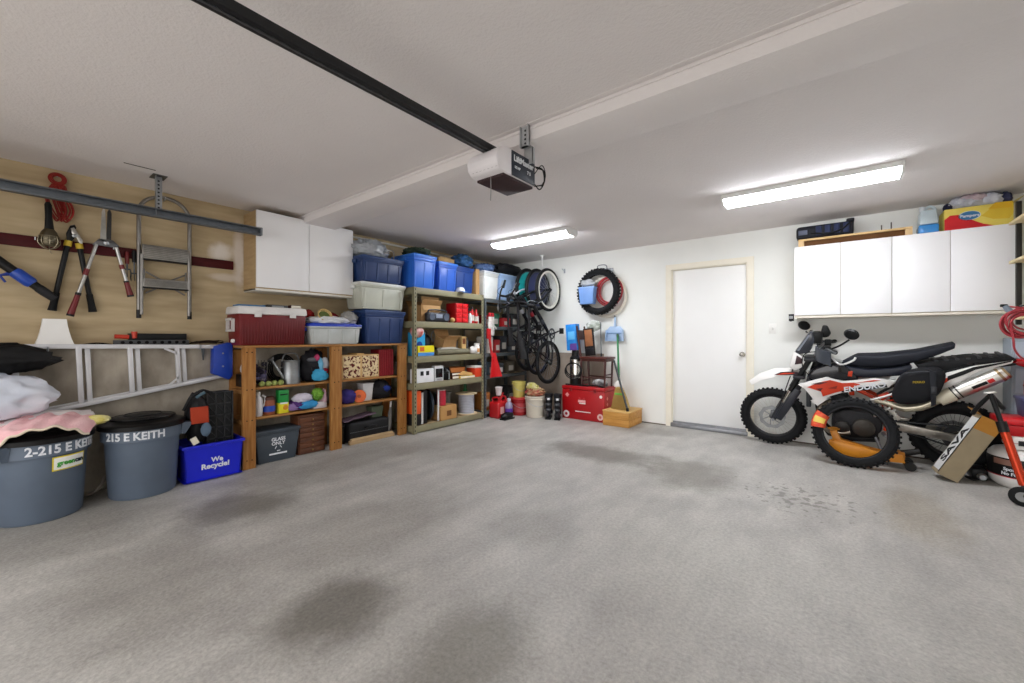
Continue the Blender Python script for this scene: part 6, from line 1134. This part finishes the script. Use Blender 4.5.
for k in range(7): m.box(.70+.065*k,.725+.065*k,-.095,.095,1.0+.0095*k,1.016+.0095*k,.004)
m.obj('rack_slots', mat('2c2d30', .5), t)
for s_ in (-1, 1):
    y = .10*s_; plate('tail_panel', [(.70,.69),(.80,.748),(.90,.84),(.985,.922),(1.175,1.005),(1.18,1.028),(.96,.972),(.79,.90),(.735,.82)], y, y+.018*s_, MW, .005)
    plate('tail_trim', [(.80,.83),(.90,.89),(.97,.94),(1.17,1.018),(1.172,1.028),(.955,.962),(.80,.87)], y+.0175*s_, y+.022*s_, BLACK, .001); plate('tail_decal', [(.735,.80),(.80,.86),(.82,.845),(.76,.78)], y+.0175*s_, y+.021*s_, MO, .0)
plate('rear_fender', [(.60,.90),(.78,.90),(.95,.955),(1.18,1.0),(1.185,.985),(.95,.93),(.79,.86),(.66,.74),(.62,.76)], -.075, .075, mat('17171a', .5), .006)
MB().prism([(1.16,.99),(1.19,1.025),(1.28,1.03),(1.30,.985),(1.24,.96)], -.05, .05, 'y', .012).obj('tail_light', mat('b3131a', .25), t)
# exhaust
d = V((1.105-.712,-.03,.955-.674)).normalized()
a = V((.712,-.185,.674)); b = V((1.105,-.215,.955)); m = MB().tube([a, a+d*.03, a+d*.09, b-d*.05, b-d*.02, b], [.032,.05,.058,.058,.052,.045], 20); sil = m.obj('silencer', metal('d9d6cf', .38), t)
MB().tube([b-d*.055, b], [.0595,.047], 20).obj('end_cap', metal('a58e6c', .35), sil)
for q in (.12,.15): MB().tube([a+d*q, a+d*(q+.009)], .0592, 20).obj('band', BLACK, sil)
MB().tube([a+d*.005+V((0,-.015,0)), a+d*.115+V((0,-.004,0))], [.055,.0605], 20).obj('sleeve', mat('c9c2ac', .4), sil)
n_ = V((-d.z,0,d.x))
def onsil(x, y, z): p = a+d*(.30+x)+n_*y; ang_ = y/.058; c0 = a+d*(.30+x); return tuple(c0 + V((0,-math.cos(ang_)*(.059+z),0)) + n_*math.sin(ang_)*(.059+z))
MB().sheet(8,5,lambda u,v: onsil(-.06+.10*u,-.012+.024*v,.0005),.0015).obj('black_badge', BLACK, sil); MB().sheet(6,5,lambda u,v: onsil(.045+.04*u,-.016+.03*v,.0006),.0015).obj('red_badge', mat('c01a1c', .4), sil)
MB().tube(spline([(.717,-.186,.677),(.615,-.17,.60),(.50,-.16,.57),(.405,-.15,.595),(.30,-.14,.62)], 6), [.036]*13+[.032,.03,.028,.027,.026,.025,.024,.024,.024,.024,.024,.024], 14).obj('exhaust_pipe', mat('cfc7b0', .3, .7), t)
MB().tube(spline([(-.03,-.05,.56),(-.12,-.10,.50),(-.13,-.13,.36),(-.02,-.14,.25),(.12,-.14,.27)], 5), .022, 12).obj('header_pipe', metal('8f8578', .35), t)
# pannier
m = MB(); n_, k_ = 30, 18; vs = []
for i in range(k_+1):
    th = math.pi*i/k_
    for j in range(n_):
        ph = 2*math.pi*j/n_; sg = lambda q, e: math.copysign(abs(q)**e, q); x, z = sg(math.cos(ph), .72)*sg(math.sin(th), .6), sg(math.sin(ph), .72)*sg(math.sin(th), .6)
        vs.append((.585+.158*x+.04*z, -.21-.085*sg(math.cos(th), .5), .798+.168*z+.03*x))
m.add(vs, [(i*n_+j,(i+1)*n_+j,(i+1)*n_+(j+1)%n_,i*n_+(j+1)%n_) for i in range(k_) for j in range(n_)]); bag = m.obj('pannier_bag', mat('15161a', .75, bump=.2, bs=90), t, 60)
MB().prism([(.645,.965),(.685,.95),(.69,.66),(.66,.64)], -.31, -.292, 'y', .004).obj('pannier_strap', mat('24262b', .7), bag); MB().box(.655,.69,-.318,-.305,.76,.82,.004).obj('strap_buckle', plas('2c2e33'), bag)
MB().text('FERRO', .026, lambda x,y,z: (.58+x, -.2955-z, .85+y+.1*x), .02, .001).obj('yellow_lettering', mat('b0962a', .6), bag)
MB().tube(spline([(.445,-.293,.84),(.475,-.297,.915),(.575,-.297,.945),(.67,-.297,.95)], 5), .004, 6).obj('pannier_zip', mat('35373d', .5), bag)
# engine, frame, swing arm
MB().prism([(-.02,.44),(.08,.50),(.26,.48),(.36,.42),(.36,.30),(.28,.22),(.06,.20),(-.03,.28)], -.12, .12, 'y', .03).obj('crankcase', ENG, t)
m = MB(); m.prism([(.02,.48),(.13,.50),(.06,.69),(-.05,.67)], -.07, .07, 'y', .01)
for k in range(6): q = k*.03; m.prism([(-.005-.012*k,.51+q),(.145-.012*k,.525+q),(.142-.012*k,.535+q),(-.008-.012*k,.52+q)], -.085, .085, 'y')
m.obj('cylinder', ENG, t)
MB().lathe([(.085,0),(.09,.01),(.085,.03),(.06,.038),(.001,.04)], 30, (.22,-.12,.33), (0,-1,0)).obj('clutch_cover', mat('45413c', .45, .6), t); MB().lathe([(.06,0),(.06,.03),(.045,.04),(.001,.042)], 26, (.06,-.12,.32), (0,-1,0)).obj('ignition_cover', mat('383634', .45, .6), t)
for s_ in (-1, 1): MB().box(-.235,-.195,s_*.05,s_*.16,.50,.78,.008).obj('radiator', mat('3c3f42', .5, .5, bump=.4, bs=200), t)
MF = mat('c4380f', .35)
for s_ in (-1, 1):
    y = .07*s_; MB().tube(spline([(-.14,y*.6,.86),(.10,y,.73),(.34,y*1.5,.60),(.40,y*1.6,.45),(.38,y*1.6,.32)], 5), .017, 10).obj('frame_spar', MF, t); MB().tube(spline([(-.17,y*.5,.78),(-.14,y,.45),(-.06,y,.25),(.10,y,.19),(.34,y*1.2,.22)], 5), .016, 10).obj('frame_cradle', BLACK, t)
    MB().tube([(.33,y*1.4,.62),(.60,y*1.3,.84),(.95,y*1.2,.98)], .013, 8).obj('subframe', BLACK, t); MB().tube([(.39,y*1.6,.45),(.62,y*1.3,.80)], .012, 8).obj('subframe_strut', MW, t)
    sw = MB().prism([(.40,.415),(.44,.335),(.845,.28),(.90,.29),(.90,.34),(.845,.35),(.55,.40)], .09*s_, .125*s_, 'y', .008).obj('swing_arm', metal('bab5ac', .35), t)
    MB().box(.83,.91,s_*.124,s_*.132,.29,.34,.004).obj('axle_block', metal('8d8f92'), sw); MB().tube([(.36,s_*.14,.30),(.38,s_*.22,.295)], .016, 8).obj('foot_peg', STEEL, t)
MB().tube(spline([(.30,-.135,.46),(.33,-.15,.50),(.41,-.15,.56)], 4), .014, 8).obj('gear_linkage', metal('c6c3bc', .3), t)
plate('heel_guard', [(.37,.56),(.46,.50),(.50,.44),(.46,.40),(.40,.44)], -.15, -.13, metal('c2bfb8', .35), .004); plate('orange_bracket', [(.105,.74),(.15,.745),(.155,.64),(.115,.64)], -.155, -.135, MF, .004); plate('orange_bracket', [(.10,.83),(.135,.83),(.14,.885),(.105,.88)], -.14, -.118, MF, .004); plate('orange_bracket', [(.33,.66),(.40,.70),(.42,.66),(.36,.60)], -.16, -.14, MF, .004)
MB().tube(spline([(.27,-.165,.625),(.34,-.165,.655),(.43,-.165,.70)], 4), .010, 8).obj('kick_lever', MW, t)
m = MB(); pts = []
for k in range(64): a_ = k*2*math.pi*6/64; pts.append((.40+.05*(k/63)+.035*math.cos(a_), .035*math.sin(a_), .45+.24*(k/63)))
m.tube(pts, .007, 6); m.obj('shock_spring', MO, t); MB().tube([(.39,0,.42),(.46,0,.72)], .018, 10).obj('shock_body', BLACK, t)
m = MB(); ct = [(.40+.03*math.cos(R(a)),-.085,.385+.03*math.sin(R(a))) for a in range(90,271,30)] + [(.855+.10*math.cos(R(a)),-.085,.317+.10*math.sin(R(a))) for a in range(-90,91,20)]
m.tube(ct, .008, 6, True); m.obj('chain', DKSTEEL, t); MB().lathe([(.06,.08),(.10,.08),(.10,.086),(.06,.086),(.06,.08)], 36, RW, (0,-1,0), cap=False).obj('sprocket', DKSTEEL, t)
plate('skid_plate', [(-.12,.30),(-.06,.20),(.10,.165),(.34,.19),(.34,.205),(.10,.18),(-.05,.215),(-.105,.31)], -.10, .10, mat('232326', .5), .003)
MB().tube([(.31,-.14,.25),(.36,-.22,.12),(.40,-.30,-.035)], [.014,.013,.012], 10).obj('side_stand', metal('7f8084', .4), t); MB().box(.37,.43,-.325,-.275,-.048,-.034,.004).obj('stand_foot', BLACK, t)
m = MB(); m.tube(spline([(-.06,-.22,1.10),(-.24,-.16,1.06),(-.26,-.12,.90),(-.16,-.10,.78)], 6), .005, 6); m.obj('clutch_cable', BLACK, t); MB().tube(spline([(-.06,.2,1.1),(-.28,.1,1.1),(-.36,-.06,.85),(-.45,-.13,.55),(-.50,-.1,.41)], 6), .005, 6).obj('brake_hose', BLACK, t)
# ================================================================ SPARE TYRE, JACK, BOXES AND SCOOTER BY THE MOTORCYCLE
t = knobby('spare_tyre', 'spare knobby tyre with an orange wrap leaning against the motorcycle', (.14,4.93,0), .315, .044, -R(9), 0, 42)
a0 = R(162); q = Mx.Translation((0,0,.315)) @ Mx.Rotation(-a0, 4, 'Y') @ Mx.Translation((.271,0,0))
def wrap(r0): return lambda u, v: tuple(Mx.Translation((0,0,.315)) @ Mx.Rotation(-(a0+(u-.5)*.52), 4, 'Y') @ V((.271+r0*math.cos(v*2*math.pi),-r0*1.15*math.sin(v*2*math.pi),0)))
w_ = MB().sheet(8, 28, wrap(.058), .002).obj('orange_wrap', mat('cf3020', .45, h2='e2663a', vs_=14, st=(1,1,3)), t); MB().sheet(5, 10, lambda u, v: wrap(.0595)(.3+.4*u, .12+.26*v), .001).obj('yellow_print', mat('f0d060', .5), w_)
OJ = mat('d88a1c', .4)
t = T('floor_jack', 'orange trolley jack on the floor behind the spare tyre', 'jack', (.25,5.18,0))
for y in (5.10,5.235): MB(t).prism([(-.04,.05),(-.05,.16),(.0,.19),(.16,.16),(.34,.13),(.48,.13),(.50,.06),(.30,.045),(.05,.03)], y, y+.018, 'y', .004).obj('side_frame', OJ)
MB(t).prism([(-.01,.16),(-.04,.27),(.01,.285),(.05,.20),(.26,.15),(.26,.11)], 5.135, 5.215, 'y', .006).obj('lift_arm', OJ); MB(t).lathe([(.045,0),(.05,.012),(.03,.02),(.001,.02)], 20, (-.01,5.175,.283)).obj('saddle', mat('b8761a', .5)); MB(t).box(.36,.50,5.12,5.235,.08,.15,.01).obj('hydraulic_unit', mat('c27614', .45)); MB(t).tube([(.48,5.175,.13),(.60,5.175,.17)], [.03,.024], 12).obj('handle_socket', mat('1c1a18', .5))
for x, r_ in ((-.0,.045),(.53,.04)):
    for y in (5.085,5.268): MB(t).lathe([(.012,-.014),(r_,-.014),(r_,.014),(.012,.014)], 22, (x,y,r_), (0,1,0)).obj('wheel', mat('1b1a19', .6))
    MB(t).tube([(x,5.08,r_),(x,5.275,r_)], .01, 10).obj('axle', DKSTEEL)
t = T('leaning_carton', 'long cardboard box with black letters leaning beside the motorcycle rear wheel', 'box', (.79,4.90,.0), R(5)); q = Mx.Rotation(R(27), 4, 'Y') @ Mx.Translation((-.135,0,0))
m = MB(m=q); w_, dd, hh = .135, .165, .57; CB = card('94866c'); m.box(0,w_,0,.004,0,hh); m.box(0,w_,dd-.004,dd,0,hh); m.box(0,.004,0,dd,0,hh); m.box(w_-.004,w_,0,dd,0,hh); m.box(0,w_,0,dd,0,.004); m.obj('body', CB, t)
MB(m=q).box(-.0015,.0005,.012,dd-.012,.03,hh-.03).obj('white_side', mat('d5d6d4', .7), t)
MB(m=q).text('SAVA', .125, lambda x,y,z: (-.002-z, dd/2+y*1.0, .27+x), .03, .001, sx=1.1).obj('black_lettering', mat('141516', .7), t); MB(m=q).box(-.0022,.0004,.002,.014,.02,hh-.01).obj('black_edge', BLACK, t)
MB(m=q).hexa([(0,0,hh),(.003,0,hh),(.003,dd,hh),(0,dd,hh),(-.055,0,hh+.02),(-.053,0,hh+.024),(-.053,dd,hh+.024),(-.055,dd,hh+.02)]).obj('flap', card('b88a4c'), t); MB(m=q).hexa([(.004,.004,hh-.12),(w_-.004,.004,hh-.12),(w_-.004,.008,hh-.12),(.004,.008,hh-.12),(.0,-.004,hh+.001),(w_,-.004,hh+.001),(w_,.002,hh+.001),(.0,.002,hh+.001)]).obj('inner_flap', card('a8742f'), t)
MB(m=q).box(.0,w_,-.0015,-.0005,hh-.115,hh-.003).obj('front_flap', card('a8742f'), t)
OR = mat('c23c1c', .25, .6)
t = T('kick_scooter', 'folding kick scooter with orange tube and black handle at the right', 'scooter', (1.05,4.6,0)); 
MB(t).tube([(1.06,4.56,.14),(.975,4.62,.53)], .026, 16).obj('steering_tube', OR); MB(t).tube([(.975,4.62,.53),(.92,4.655,.775)], .015, 12).obj('black_stem', BLACK); MB(t).tube([(.98,4.615,.50),(.965,4.627,.575)], .029, 12).obj('clamp', BLACK)
MB(t).lathe([(.03,0),(.034,.004),(.03,.012),(.001,.014)], 18, (.919,4.656,.775), (-.2,.1,1)).obj('white_cap', mat('d9d6cc', .5)); MB(t).tube([(.92,4.66,.765),(.87,4.72,.665),(.845,4.75,.60)], [.013,.015,.015], 10).obj('folded_grip', BLACK); MB(t).tube([(.93,4.66,.755),(1.0,4.74,.66)], .014, 10).obj('folded_grip', BLACK)
MB(t).lathe([(.03,-.014),(.058,-.014),(.068,-.008),(.068,.008),(.058,.014),(.03,.014)], 30, (1.045,4.52,.068), (.25,.95,0)).obj('wheel', RUB); MB(t).lathe([(.001,-.016),(.034,-.016),(.034,.016),(.001,.016)], 24, (1.045,4.52,.068), (.25,.95,0)).obj('hub', mat('8d8d8c', .4, .5))
for s_ in (-.024,.024): MB(t).tube([(1.06,4.555+s_,.15),(1.05,4.525+s_,.068)], .009, 8).obj('fork_leg', DKSTEEL)
MB(t).prism([(1.06,4.56),(1.45,4.70),(1.43,4.79),(1.05,4.66)], .075, .105, 'z', .008).obj('deck', mat('2b2c2f', .6)); MB(t).lathe([(.03,-.014),(.058,-.014),(.066,0),(.058,.014),(.03,.014)], 28, (1.455,4.745,.066), (.35,-.93,0)).obj('rear_wheel', RUB)
t = T('round_tank', 'round white and black container under the red toolbox at the right', 'container', (1.2,5.1,0))
MB(t).lathe([(.001,0),(.15,0),(.185,.03),(.20,.08),(.20,.095)], 44, (1.195,5.12,0), cap=False).obj('white_base', MW); MB(t).lathe([(.20,.095),(.202,.10),(.202,.235),(.20,.24)], 44, (1.195,5.12,0), cap=False).obj('black_band', BLACK); MB(t).lathe([(.20,.24),(.195,.265),(.17,.295),(.12,.31),(.001,.312)], 44, (1.195,5.12,0), cap=False).obj('white_top', MW); MB(t).lathe([(.2025,.09),(.2025,.096)], 44, (1.195,5.12,0), cap=False).obj('red_line', mat('b8323a', .5))
def rnd(x0, z0, rr=.203): return lambda x,y,z: (1.195+(rr+z)*math.sin((x0+x)/.2-.82), 5.12-(rr+z)*math.cos((x0+x)/.2-.82), z0+y)
MB(t).text('Sports', .034, rnd(.05,.155), .03, .001).obj('white_lettering', INK); MB(t).text('No Fuss', .034, rnd(.05,.12), .03, .001).obj('white_lettering', INK); MB(t).sheet(8,3,lambda u,v: rnd(0,.185)(-.06+.13*u,.045*v,.0005),.001).obj('pale_print', mat('8f6a5c', .6))
t = T('white_case', 'white case with a dark handle slot between toolbox and round container', 'case', (1.28,5.12,.313)); MB(t).box(1.10,1.45,4.985,5.26,.313,.415,.012).obj('body', MW); MB(t).box(1.13,1.24,4.98,4.988,.345,.385,.004).obj('handle_slot', BLACK); MB(t).box(1.098,1.452,4.982,5.263,.36,.364).obj('seam', mat('b06a6e', .5))
t = T('red_toolbox', 'red plastic toolbox at the right edge, stacked on the white case', 'toolbox', (1.25,5.12,.416)); MB(t).frus((1.25,5.12,.416), .40,.25,.43,.28,.085,.01).obj('body', plas('c0141c', .35)); MB(t).box(1.03,1.47,4.975,5.265,.502,.56,.015).obj('lid', plas('c9161f', .35)); MB(t).box(1.20,1.30,4.965,4.978,.48,.53,.004).obj('latch', plas('8e0d14'))
t = T('purple_bin', 'dark purple grey bin on the red toolbox at the right edge', 'bin', (1.27,5.1,.562)); MB(t).frus((1.29,5.09,.562), .24,.2,.27,.22,.15,.015).obj('body', plas('4a4a6a')); MB(t).box(1.15,1.43,4.975,5.205,.70,.725,.006).obj('rim', plas('55557a'))
t = T('red_box', 'small red box standing in the purple grey bin', 'box', (1.3,5.1,.727)); MB(t).box(1.20,1.42,5.0,5.18,.727,.85,.006).obj('body', plas('c41a20')); MB(t).box(1.198,1.422,4.998,5.182,.80,.815).obj('lid_line', plas('8e1016'))
t = T('drawer_tower', 'pale blue grey plastic drawer tower in the right back corner', 'drawers', (1.34,5.55,0)); MB(t).box(1.19,1.49,5.43,5.66,0,1.19,.01).obj('body', mat('9aa3ad', .5))
for k in range(5): d_ = MB(t).box(1.21,1.47,5.417,5.435,.03+k*.23,.24+k*.23,.006).obj('drawer', mat('aab4c0', .45)); MB(t).box(1.29,1.38,5.41,5.419,.17+k*.23,.19+k*.23,.003).obj('pull', mat('6f7884', .5), d_)
t = T('wall_rack', 'dark upright rack with pale shelf boards at the right edge', 'rack', (1.32,4.95,1.3))
for y in (4.72,5.14): MB(t).box(1.155,1.185,y,y+.03,1.30,2.30,.003).obj('upright', mat('26241f', .5)); MB(t).box(1.455,1.485,y,y+.03,1.30,2.30,.003).obj('upright', mat('26241f', .5))
for z in (1.34,1.80,2.12): MB(t).box(1.125,1.49,4.70,5.19,z,z+.022,.002).obj('shelf_board', mat('d6c193', .6, h2='e2d2aa', vs_=4, st=(1,8,1)))
carton('white_carton', 'white carton on the pale shelf boards at the right edge', 1.20, 1.45, 4.80, 5.10, 1.823, 2.05, mat('dfe0de', .7))
t = T('red_air_hose', 'red air hose coiled in many loops hanging at the right edge', 'hose', (1.06,4.62,1.2)); m = MB(t); random.seed(5)
for k in range(11):
    m.torus((1.075+random.uniform(-.02,.025),4.63+.006*k,1.31+random.uniform(-.02,.02)), .082+random.uniform(-.022,.02), .0065, (random.uniform(-.25,.25),1,random.uniform(-.2,.2)), 34, 6)
m.obj('loops', mat('a02a34', .45)); MB(t).tube(spline([(1.01,4.62,1.27),(1.02,4.60,1.18),(1.03,4.62,1.11),(1.07,4.66,1.05),(1.12,4.7,1.03)], 6), .0065, 6).obj('tail', mat('a02a34', .45))
MB(t).tube(spline([(1.09,4.60,1.40),(1.03,4.59,1.415),(.975,4.59,1.425)], 4), .0065, 6).obj('lead_end', mat('a02a34', .45)); MB(t).tube([(.975,4.59,1.43),(1.0,4.595,1.39)], [.016,.02], 10).obj('grey_coupling', mat('7b8794', .4)); MB(t).box(.955,.99,4.58,4.605,1.42,1.44,.004).obj('black_plug', BLACK)
MB(t).tube([(1.08,4.71,1.43),(1.08,4.66,1.43),(1.08,4.60,1.43),(1.08,4.59,1.45)], .008, 8).obj('hook', BLACK)
t = T('floor_clutter', 'dark power tool on the floor behind the leaning cardboard box', 'power tool', (.98,5.2,0)); MB(t).box(.90,1.0,5.10,5.28,.0,.10,.02).obj('body', BLACK); MB(t).tube(spline([(.90,5.1,.02),(.86,5.06,.03),(.90,5.02,.02),(.96,5.05,.03)], 5), .008, 8).obj('lead', BLACK); MB(t).lathe([(.02,0),(.03,.02),(.02,.05)], 16, (.95,5.06,.05), (0,-1,0)).obj('chuck', STEEL)
